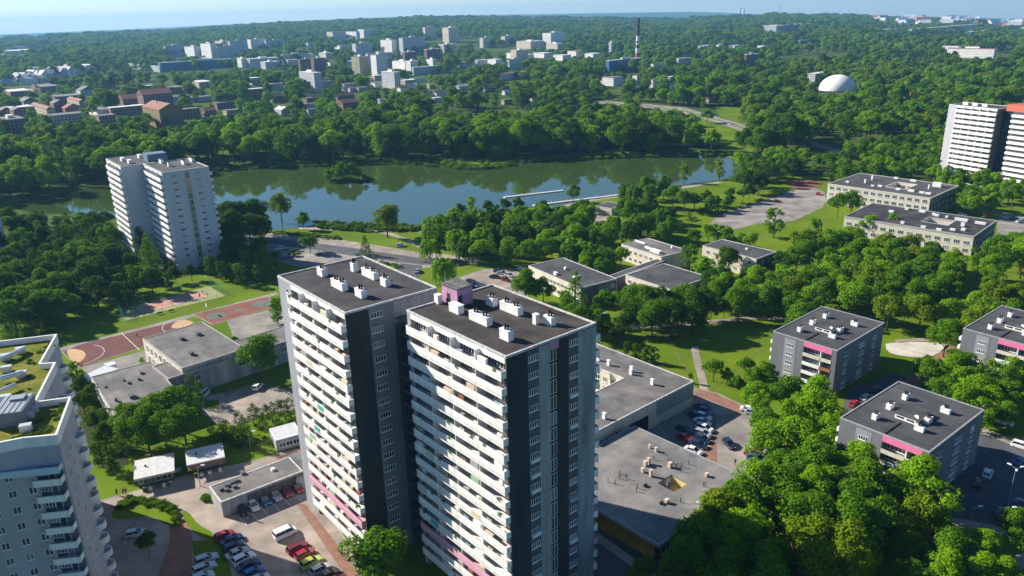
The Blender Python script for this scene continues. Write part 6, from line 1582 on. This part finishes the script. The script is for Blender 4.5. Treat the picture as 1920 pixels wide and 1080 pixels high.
# ------------------------------------------------------------------ cars
PAINT = {'white': (.78, .78, .77), 'silver': (.48, .50, .52), 'black': (.02, .02, .022), 'navy': (.02, .04, .09), 'blue': (.03, .12, .32), 'red': (.34, .02, .02), 'dark red': (.22, .02, .03), 'green': (.03, .12, .07), 'lime': (.42, .48, .05), 'grey': (.16, .17, .18)}
def carpaint(c):
    n = 'car_paint_'+c.replace(' ', '_')
    if n in MT: return MT[n]
    m, t, b = nodes(n); b.inputs['Base Color'].default_value = (*PAINT[c], 1); b.inputs['Roughness'].default_value = .32; b.inputs['Coat Weight'].default_value = .6; b.inputs['Metallic'].default_value = .25 if c not in ('white', 'red', 'lime') else 0
    MT[n] = m; return m
cglass = mat('car_glass', (.015, .02, .028), .08, 0, spec=.8)
lampw = mat('headlight_glass', (.7, .7, .68), .15, 0, spec=.8); lampr = mat('tail_light_glass', (.35, .01, .01), .2, 0)
def loft(prof, hw):
    """profile points (x, z, half width) top line over a flat belly, as closed sections"""
    b = MB(); n = len(prof)
    for (x, zb, zt, w0, w1) in prof: b.v += [(x, -w0, zb), (x, -w0*1.0, zb+(zt-zb)*.55), (x, -w1, zt), (x, w1, zt), (x, w0, zb+(zt-zb)*.55), (x, w0, zb)]
    for i in range(n-1):
        for j in range(6):
            k = (j+1) % 6; b.f.append((i*6+j, i*6+k, (i+1)*6+k, (i+1)*6+j)); b.m.append(0)
    b.f.append((5, 4, 3, 2, 1, 0)); b.f.append(tuple((n-1)*6+j for j in range(6))); b.m += [0, 0]
    return b
BODY = {
 'hatchback': ([(-2.0, .35, .75, .72, .66), (-1.9, .22, .92, .84, .76), (-1.2, .2, .96, .88, .80), (.9, .2, .95, .88, .80), (1.7, .22, .78, .86, .74), (2.0, .3, .62, .74, .64)],
               [(-1.9, .9, .78), (-1.55, 1.42, .62), (.15, 1.46, .64), (1.0, .93, .78)], 1.25),
 'saloon': ([(-2.2, .35, .85, .74, .66), (-2.1, .22, .93, .84, .76), (-1.2, .2, .95, .88, .80), (1.0, .2, .93, .88, .80), (2.0, .22, .76, .86, .74), (2.25, .3, .6, .74, .62)],
            [(-1.55, .93, .78), (-.95, 1.38, .62), (.25, 1.42, .63), (1.1, .92, .78)], 1.4),
 'estate': ([(-2.2, .35, .8, .74, .68), (-2.1, .22, .95, .86, .78), (-1.2, .2, .97, .9, .82), (1.0, .2, .95, .9, .82), (1.95, .22, .8, .86, .74), (2.2, .3, .62, .76, .64)],
            [(-2.1, .94, .80), (-1.8, 1.44, .64), (.2, 1.48, .66), (1.05, .94, .80)], 1.4),
 'van': ([(-2.4, .35, 1.0, .82, .78), (-2.35, .25, 1.1, .9, .85), (-1, .25, 1.12, .92, .88), (1.3, .25, 1.1, .92, .86), (2.1, .25, .95, .88, .78), (2.4, .35, .7, .78, .66)],
         [(-2.33, 1.05, .86), (-2.2, 1.85, .78), (.9, 1.88, .78), (1.75, 1.05, .84)], 1.5),
}
CMESH = {}
def carmeshes(ty, colr):
    if (ty, colr) in CMESH: return CMESH[(ty, colr)]
    body, cab, wb = BODY[ty]; b = loft(body, 0); (xa, za, wa), (xb, zb, wb_), (xc, zc, wc), (xd, zd, wd_) = cab
    b.box(xb-.02, xc+.02, -wb_-.01, wb_+.01, zb-.02, zc+.03)     # roof panel
    for s_ in (-1, 1):   # pillars
        for (p, q, r_) in (((xa, wa, za), (xb, wb_, zb), .05), ((xd, wd_, zd), (xc, wc, zc), .04), ((-.3, (wa+.0), za+.03), (-.35, wb_, zb), .04)):
            b.tube((p[0], s_*p[1], p[2]), (q[0], s_*q[1], q[2]), r_, n=5)
        b.box(.75, .95, s_*.88-.1 if s_ > 0 else -.98, s_*.98 if s_ > 0 else -.88+.1, .9, 1.02)
    g_ = MB(); k = 0
    g_.v = [(xa, -wa, za), (xa, wa, za), (xb, wb_, zb), (xb, -wb_, zb), (xc, -wc, zc), (xc, wc, zc), (xd, wd_, zd), (xd, -wd_, zd)]
    g_.f = [(0, 3, 2, 1), (3, 4, 5, 2), (4, 7, 6, 5), (0, 7, 4, 3), (1, 2, 5, 6), (0, 1, 6, 7)]; g_.m = [0]*6
    CMESH[(ty, colr)] = (b.mesh('body', carpaint(colr)), g_.mesh('windows', cglass)); return CMESH[(ty, colr)]
wm_ = MB(); wm_.tube((0, -.1, 0), (0, .1, 0), .32, n=14); WHEEL = wm_.mesh('wheel', tyre)
rm_ = MB(); rm_.tube((0, -.115, 0), (0, .115, 0), .19, n=10); RIM = rm_.mesh('rim', metal)
HL_ = MB().box(-.04, .04, -.16, .16, -.07, .07).mesh('headlight', lampw); TL_ = MB().box(-.03, .03, -.1, .1, -.1, .1).mesh('tail_light', lampr)
def car(px, py, ty, colr, head, where):
    p = up(px, py, .6); o = thing('parked_car' if 'driving' not in where else 'car', f'{colr} {ty} {where}', 'van' if ty == 'van' else 'car', (p[0], p[1], .06), R(head+random.uniform(-2, 2)), None)
    bm_, gm_ = carmeshes(ty, colr); ob('body', bm_, o); ob('windows', gm_, o); body, cab, wb = BODY[ty]
    for sx in (-1, 1):
        for sy in (-1, 1):
            w_ = ob('wheel', WHEEL, o, (sx*wb, sy*.78, .32)); ob('rim', RIM, w_)
    if hypot(p[0], p[1]) < 230:
        for sy in (-1, 1):
            ob('headlight', HL_, o, (body[-1][0]-.02, sy*.5, .58)); ob('tail_light', TL_, o, (body[0][0], sy*.55, .68))
    return o
row1 = [(454, 955, 'saloon', 'black'), (475, 948, 'hatchback', 'white'), (495, 937, 'estate', 'blue'), (517, 930, 'hatchback', 'silver'), (536, 921, 'saloon', 'red'), (557, 914, 'estate', 'red')]
gp = 'cars parked along the long garage'
for i, (x, y, ty, c) in enumerate(row1): car(x, y, ty, c, -52, f'parked along the long garage, {nth(i)} from the left')['group'] = gp
gp = 'double row of cars at the bottom edge'
for i, (x, y, ty, c) in enumerate([(421, 1004, 'hatchback', 'red'), (434, 1012, 'saloon', 'navy'), (438, 1025, 'hatchback', 'navy'), (445, 1037, 'saloon', 'silver'), (457, 1047, 'estate', 'white'), (466, 1060, 'saloon', 'navy'), (476, 1073, 'hatchback', 'blue'), (486, 1087, 'hatchback', 'silver')]):
    car(x, y, ty, c, 40, f'in the middle row at the bottom edge, {nth(i)} from the top')['group'] = gp
for i, (x, y, ty, c) in enumerate([(387, 1048, 'estate', 'silver'), (383, 1065, 'estate', 'silver'), (380, 1082, 'hatchback', 'silver')]):
    car(x, y, ty, c, 36, f'in the left row at the bottom edge, {nth(i)} from the top')['group'] = gp
car(535, 1000, 'van', 'white', 41, 'standing alone in the middle of the paved square')
for i, (x, y, ty, c) in enumerate([(558, 1027, 'estate', 'dark red'), (572, 1039, 'hatchback', 'red'), (584, 1054, 'estate', 'lime'), (601, 1067, 'hatchback', 'silver'), (616, 1078, 'saloon', 'black'), (630, 1090, 'hatchback', 'red')]):
    car(x, y, ty, c, 41, f'in the row left of the grey tower foot, {nth(i)} from the top')['group'] = 'cars parked at the foot of the grey tower'
PC = [(1318, 762, 'saloon', 'dark red'), (1323, 771, 'hatchback', 'blue'), (1306, 779, 'saloon', 'navy'), (1320, 781, 'hatchback', 'white'), (1317, 791, 'saloon', 'white'), (1322, 803, 'estate', 'white'), (1318, 813, 'estate', 'silver'), (1316, 823, 'hatchback', 'navy'), (1309, 833, 'saloon', 'navy'), (1300, 845, 'saloon', 'white'), (1284, 820, 'saloon', 'red'), (1283, 804, 'saloon', 'green')]
for i, (x, y, ty, c) in enumerate(PC): car(x, y, ty, c, -42, f'in the car park beside the pavilion, {nth(i)} from the school end')['group'] = 'cars in the car park beside the pavilion'
car(1367, 832, 'hatchback', 'navy', -75, 'alone on the open pale paving right of the pavilion')
for i, (x, y, ty, c) in enumerate([(1405, 768, 'saloon', 'white'), (1413, 774, 'hatchback', 'silver'), (1420, 843, 'saloon', 'white'), (1412, 850, 'hatchback', 'red'), (1419, 860, 'estate', 'blue')]):
    car(x, y, ty, c, -30, f'at the tree edge of the pavilion car park, {nth(i)} from the top')['group'] = 'cars at the tree edge of the car park'
for (x, y, ty, c, hd, wh) in [(1852, 887, 'hatchback', 'white', 50, 'on the shaded road right of the nearest grey block'), (1835, 905, 'hatchback', 'black', 50, 'in deep shade on the road beside the nearest grey block'),
   (1915, 866, 'saloon', 'blue', 20, 'at the right edge of the shaded road'), (1881, 790, 'saloon', 'white', -45, 'on the grass among trees behind the nearest grey block'), (1917, 836, 'estate', 'white', -45, 'in the sun at the right edge'),
   (1905, 943, 'saloon', 'navy', 30, 'under the twin street lamp at the right edge'), (1877, 962, 'estate', 'black', 50, 'under trees near the twin street lamp'), (1625, 745, 'estate', 'silver', 41, 'between the two grey blocks, lower one'), (1642, 731, 'saloon', 'navy', 41, 'between the two grey blocks, upper one'), (1603, 757, 'hatchback', 'red', 41, 'beside the white edge of the nearest grey block'),
   (882, 527, 'hatchback', 'red', 35, 'beside the pink roof hut, in the car park behind'), (891, 532, 'hatchback', 'blue', 35, 'second in the row behind the pink roof hut'), (901, 535, 'hatchback', 'silver', 35, 'third in the row behind the pink roof hut'),
   (928, 519, 'saloon', 'black', -20, 'in the car park left of the low school, front one'), (941, 512, 'saloon', 'silver', -20, 'in the car park left of the low school, rear one'), (948, 524, 'hatchback', 'dark red', -40, 'under the tree left of the low school'), (977, 503, 'saloon', 'blue', 25, 'at the corner of the low school with pergola'), (935, 508, 'saloon', 'navy', -20, 'at the back of the car park left of the low school'), (955, 516, 'hatchback', 'silver', -40, 'beside the dark red one under the tree'),
   (752, 460, 'estate', 'silver', 5, 'driving on the lakeside road past the lone tree'), (783, 508, 'saloon', 'silver', 80, 'driving on the side road behind the left tower'), (527, 466, 'saloon', 'silver', 30, 'in the lakeside car park near the dark trees'), (538, 481, 'hatchback', 'navy', 30, 'in the shaded part of the lakeside car park'), (602, 477, 'saloon', 'black', 0, 'in the lakeside car park behind the left tower'), (515, 474, 'saloon', 'grey', 30, 'at the dark end of the lakeside car park'),
   (483, 725, 'hatchback', 'white', 80, 'under the tree in the school yard'), (383, 738, 'van', 'white', 80, 'parked by the column shrubs in the school yard'), (1853, 401, 'hatchback', 'red', -20, 'beside the black-roofed school'), (1903, 410, 'saloon', 'black', 10, 'in the small car park far right'), (1914, 415, 'saloon', 'silver', 10, 'in the small car park at the right edge'), (1804, 402, 'hatchback', 'white', -20, 'behind the black-roofed school'),
   (1457, 377, 'hatchback', 'red', 0, 'alone on the worn yard'), (1534, 363, 'hatchback', 'red', 60, 'at the corner of the cream school'), (1230, 202, 'saloon', 'white', -15, 'driving on the motorway left part'), (1262, 207, 'estate', 'silver', -15, 'driving on the motorway middle part'), (1368, 232, 'van', 'white', -35, 'driving on the motorway right part'), (1518, 204, 'van', 'white', 0, 'driving on the far road below the dome'), (255, 1000, 'hatchback', 'silver', 20, 'in the shade beside the corner tower'), (1206, 797, 'hatchback', 'red', 30, 'under the archway of the long school')]:
    car(x, y, ty, c, hd, wh)
# small yellow loader under the archway
def loader():
    p = up(1222, 792, .5); o = thing('loader', 'small yellow loader in the shade beside the long school archway', 'loader', (p[0], p[1], .06), R(25))
    y_ = MT['bright_yellow']; MB().box(-1.4, 1.2, -.7, .7, .5, 1.2).box(-1.4, -.5, -.6, .6, 1.2, 1.5).build('body', y_, o); MB().box(-.4, .7, -.55, .55, 1.2, 2.2).build('cab', cglass, o)
    MB().box(-.5, .8, -.6, .6, 2.2, 2.3).build('cab_roof', y_, o)
    MB().tube((1.0, -.5, 1.0), (2.2, -.5, .5), .09).tube((1.0, .5, 1.0), (2.2, .5, .5), .09).build('arm', y_, o); MB().box(2.1, 2.8, -.9, .9, .15, .7).build('bucket', metal, o)
    for sx in (-.9, .9):
        for sy in (-.75, .75): ob('wheel', WHEEL, o, (sx, sy, .45)).scale = (1.4, 1.4, 1.4)
loader()

# ------------------------------------------------------------------ people
SKIN = mat('skin', (.42, .25, .18), .6, 0)
def skinmesh(name, verts, edges, radii, m, root=0, sub=1):
    me = bpy.data.meshes.new(name); me.from_pydata(verts, edges, []); o = bpy.data.objects.new(name, me); C.objects.link(o)
    md = o.modifiers.new('skin', 'SKIN'); sv = me.skin_vertices[0].data
    for i, r_ in enumerate(radii): sv[i].radius = (r_, r_) if not isinstance(r_, tuple) else r_; sv[i].use_root = (i == root)
    s_ = o.modifiers.new('sub', 'SUBSURF'); s_.levels = sub; s_.render_levels = sub
    dg = bpy.context.evaluated_depsgraph_get(); out = bpy.data.meshes.new_from_object(o.evaluated_get(dg)); out.name = name
    out.materials.clear(); out.materials.append(m)
    for p in out.polygons: p.use_smooth = True
    bpy.data.objects.remove(o); return out
def person_meshes():
    V = [(0, 0, .95), (0, .0, 1.15), (0, .01, 1.38), (0, .02, 1.50), (0, .03, 1.56), (0, .03, 1.66), (0, .02, 1.76),
         (-.18, 0, 1.40), (-.24, .05, 1.13), (-.22, .20, .93), (.18, 0, 1.40), (.24, -.08, 1.13), (.23, -.02, .88),
         (-.10, 0, .90), (-.11, -.10, .50), (-.11, -.26, .10), (-.11, -.18, .04), (.10, 0, .90), (.11, .12, .52), (.11, .20, .10), (.11, .30, .04)]
    E_ = [(0, 1), (1, 2), (2, 3), (3, 4), (4, 5), (5, 6), (2, 7), (7, 8), (8, 9), (2, 10), (10, 11), (11, 12), (0, 13), (13, 14), (14, 15), (15, 16), (0, 17), (17, 18), (18, 19), (19, 20)]
    Rr = [.13, .12, .14, .055, .055, .095, .07, .06, .042, .03, .06, .042, .03, .085, .058, .04, .035, .085, .058, .04, .035]
    # five fingers on each hand
    for w_ in (9, 12):
        x, y, z = V[w_]
        pm = len(V); V.append((x, y+.02, z-.06)); E_.append((w_, pm)); Rr.append(.028)
        for j, (dx, l) in enumerate(((-.03, .05), (-.01, .07), (.01, .075), (.03, .065))):
            a_ = len(V); V.append((x+dx*.8, y+.03, z-.10)); V.append((x+dx, y+.045, z-.10-l)); E_ += [(pm, a_), (a_, a_+1)]; Rr += [.009, .008]
        a_ = len(V); V.append((x+.035, y+.05, z-.05)); V.append((x+.04, y+.07, z-.09)); E_ += [(w_, a_), (a_, a_+1)]; Rr += [.011, .009]
    body = skinmesh('body', V, E_, Rr, SKIN)
    sv_ = [V[i] for i in (0, 1, 2, 7, 8, 10, 11)]; shirt = skinmesh('shirt', [(0, 0, .93), V[1], (0, .01, 1.42), V[7], (-.23, .03, 1.2), V[10], (.23, -.05, 1.2)], [(0, 1), (1, 2), (2, 3), (3, 4), (2, 5), (5, 6)], [.155, .145, .155, .08, .06, .08, .06], white)
    tr = skinmesh('trousers', [(0, 0, .97), V[13], V[14], (-.11, -.24, .14), V[17], V[18], (.11, .19, .14)], [(0, 1), (1, 2), (2, 3), (0, 4), (4, 5), (5, 6)], [.14, .10, .075, .06, .10, .075, .06], white)
    hb = leafblob(0, .0, 1.72, .10, .11, .08, 60, .05); hair = hb.mesh('hair', mat('brown_hair', (.05, .03, .02), .8, 0))
    return body, shirt, tr, hair
PM = person_meshes()
CL = {'white': white, 'red': mat('red_cloth', (.45, .04, .04), .8, 0), 'blue': mat('blue_cloth', (.05, .12, .35), .8, 0), 'dark': mat('dark_cloth', (.03, .03, .04), .8, 0), 'beige': mat('beige_cloth', (.45, .36, .25), .8, 0), 'grey': mat('grey_cloth', (.2, .2, .22), .8, 0)}
def person(px, py, top, bot, head, where):
    p = up(px, py); o = thing('person', f'person in {top} top {where}', 'person', (p[0], p[1], .05), R(head))
    ob('body', PM[0], o)
    for i, c in ((1, top), (2, bot)):
        me = PM[i].copy(); me.materials[0] = CL[c]; ob(('', 'shirt', 'trousers')[i], me, o)
    ob('hair', PM[3], o)
for q in [(220, 929, 'dark', 'dark', 60, 'walking alone at the edge of the round lawn'), (232, 928, 'grey', 'dark', 60, 'walking left of a companion by the round lawn'), (237, 927, 'red', 'dark', 60, 'walking right of a companion by the round lawn'),
          (472, 975, 'dark', 'dark', 200, 'walking beside the black car at the garage'), (425, 741, 'dark', 'blue', 10, 'standing left in the pair in the school yard'), (431, 741, 'grey', 'dark', 90, 'standing right in the pair in the school yard'), (396, 737, 'beige', 'dark', 30, 'beside the white van in the school yard'),
          (257, 631, 'white', 'dark', 10, 'playing on the dark red court'), (380, 552, 'dark', 'grey', 80, 'playing at the right end of the tennis court'), (375, 558, 'red', 'dark', 200, 'running across the pink tennis court'), (1200, 830, 'blue', 'dark', 20, 'walking past the archway near the pavilion'), (1378, 873, 'dark', 'grey', 20, 'at the tree edge of the pavilion car park'), (265, 585, 'white', 'blue', 100, 'at the left end of the pink court'), (300, 902, 'beige', 'dark', 0, 'shopping in front of the nearest kiosk'), (385, 884, 'grey', 'blue', 0, 'in front of the kiosk with the brown awning'), (413, 877, 'red', 'grey', 0, 'at the right corner of the awning kiosk')]: person(*q)

# ------------------------------------------------------------------ street furniture
def lamp(px, py, h, arms, label, rz=0):
    p = at(px, py); o = thing('street_lamp', label, 'street lamp', (p[0], p[1], p[2]), R(rz))
    MB().cyl(0, 0, 0, h, .11, .06, 8).build('pole', metal, o)
    for k in range(arms):
        a = 2*pi*k/max(1, arms); e = (1.3*cos(a), 1.3*sin(a), h+.35) if arms else (0, 0, h)
        MB().tube((0, 0, h-.05), e, .045).build('arm', metal, o); MB().box(-.4, .4, -.16, .16, -.06, .1).build('lamp_head', mat('pale_lamp_head', (.75, .76, .76), .4, 0), o, e, a)
for q in [(1888, 955, 9.5, 3, 'tall lamp with three heads over the shaded road, right edge'), (470, 842, 4.5, 1, 'short lamp on the lawn left of the small white shed'), (376, 912, 5, 1, 'lamp at the corner of the paved square below the awning kiosk'), (1124, 640, 9, 1, 'lamp on the lawn directly right of the central tower'),
          (770, 480, 7, 1, 'lamp by the junction of the lakeside road'), (702, 492, 7, 1, 'lamp on the verge behind the left tower'), (1295, 985, 5, 1, 'white lamp at the shaded corner of the pavilion'), (1750, 203, 14, 1, 'tall motorway lamp right of the yellow billboard'), (1635, 206, 14, 1, 'tall motorway lamp between dome and billboard'),
          (1885, 200, 14, 1, 'tall lamp among far trees above the white banded tower'), (1530, 200, 12, 1, 'tall lamp left of the dome'), (1815, 1002, 6, 1, 'lamp on the shaded road, left one at the lower right'), (1878, 1004, 6, 1, 'lamp on the shaded road, right one at the lower right'), (1170, 186, 10, 1, 'lamp at the left bend of the motorway'), (1340, 470, 8, 1, 'lamp beside the two-storey cream building')]: lamp(*q)
# basketball hoop and fence of the tennis court
p = up(384, 590); o = thing('basketball_hoop', 'white basketball backboard on a post between the two red courts', 'basketball hoop', (p[0], p[1], .05), R(30))
MB().cyl(0, 0, 0, 2.6, .08, n=8).tube((0, 0, 2.5), (.9, 0, 3.1), .06).build('post', metal, o); MB().box(.9, .96, -.9, .9, 2.7, 3.8).build('backboard', white, o)
h_ = MB()
for i in range(12): a = 2*pi*i/12; h_.tube((1.25+.24*cos(a), .24*sin(a), 3.0), (1.25+.24*cos(a+.53), .24*sin(a+.53), 3.0), .02, n=4)
h_.build('hoop', orangered, o)
fgreen = mat('green_fence_paint', (.05, .30, .22), .6, 0)
def fence(P, h, label, m=fgreen, step=3.0, rails=3, cat='fence', mesh_gap=.5):
    P = [np.array(p[:2]) for p in P]; o = thing('fence', label, cat, (P[0][0], P[0][1], 0)); n = 0
    b = MB()
    for i in range(len(P)-1):
        d = P[i+1]-P[i]; l = np.linalg.norm(d); d = d/l; a0 = P[i]-P[0]
        k = max(1, int(l/step))
        for j in range(k):
            q = a0+d*l*j/k
            if n < 90: MB().cyl(0, 0, 0, h, .045, n=6).build('post', m, o, (q[0], q[1], 0)); n += 1
        for r_ in range(rails):
            z = h*(r_+.5)/rails+.1; c = a0+d*l
            b.tube((a0[0], a0[1], z), (c[0], c[1], z), .018, n=4)
        s_ = 0
        while s_ < l:
            q = a0+d*s_; b.tube((q[0], q[1], .05), (q[0], q[1], h-.02), .012, n=3); s_ += mesh_gap
    b.build('wire_mesh', m, o)
fence([TP[0], TP[3]], 4.0, 'tall green wire fence at the left end of the tennis court')
fence([TP[1], TP[2]], 4.0, 'tall green wire fence at the right end of the tennis court')
fence([TP[3], TP[2]], 3.0, 'green wire fence along the near side of the tennis court', mesh_gap=1.2, rails=2)
fence([TP[0], TP[1]], 3.0, 'green wire fence along the far side of the tennis court', mesh_gap=1.2, rails=2)
o = thing('tennis_net', 'low dark net across the middle of the pink tennis court', 'net', (*((np.array(up(306, 562)[:2]))), 0)); a_, b_ = up(306, 562), up(332, 577)
d = b_-a_; MB().tube((0, 0, .9), (d[0], d[1], .9), .03).build('net_band', white, o); n_ = MB()
for i in range(26): n_.tube((d[0]*i/25, d[1]*i/25, .08), (d[0]*i/25, d[1]*i/25, .9), .012, n=3)
n_.build('netting', black, o)
for i in (0, 1): MB().cyl(0, 0, 0, 1.05, .05, n=6).build('post', metal, o, (d[0]*i, d[1]*i, 0))
# benches near the courts
for i, (x, y) in enumerate(((300, 590), (322, 585), (500, 728))):
    p = up(x, y); o = thing('bench', ['dark bench left of the tennis court fence middle', 'dark bench right of the tennis court fence middle', 'dark bench by the tree in the school yard'][i], 'bench', (p[0], p[1], .05), R(41))
    MB().box(-.9, .9, -.2, .2, .42, .48).build('seat', bark, o); MB().box(-.9, .9, .2, .25, .5, .9).build('backrest', bark, o)
    for s_ in (-.7, .7): MB().box(-.04, .04, -.2, .25, 0, .42).build('leg', black, o, (s_, 0, 0))
# bins by the kiosks
for i, (x, y) in enumerate(((330, 886), (336, 884))):
    p = up(x, y); o = thing('waste_bin', ['blue-grey waste bin between the kiosks, left one', 'blue-grey waste bin between the kiosks, right one'][i], 'bin', (p[0], p[1], .05), R(30), 'bins between the kiosks'); MB().box(-.4, .4, -.35, .35, .1, 1.1).build('body', plaing, o); MB().box(-.43, .43, -.38, .38, 1.1, 1.2).build('lid', bluep, o)

# ------------------------------------------------------------------ the air
m = bpy.data.materials.new('haze'); m.use_nodes = True; N, L = m.node_tree.nodes, m.node_tree.links
N.clear(); out = N.new('ShaderNodeOutputMaterial'); pv = N.new('ShaderNodeVolumePrincipled')
pv.inputs['Color'].default_value = (.26, .60, 1.0, 1); pv.inputs['Density'].default_value = 0.00008; pv.inputs['Anisotropy'].default_value = .15
L.new(pv.outputs[0], out.inputs['Volume'])
zmin = min(min(_z1), min(_z2), -60)-25
zmax = 190
hz = MB().box(-12700, 12700, -12700, 12700, zmin, zmax).build('haze', m); tag(hz, kind='stuff')
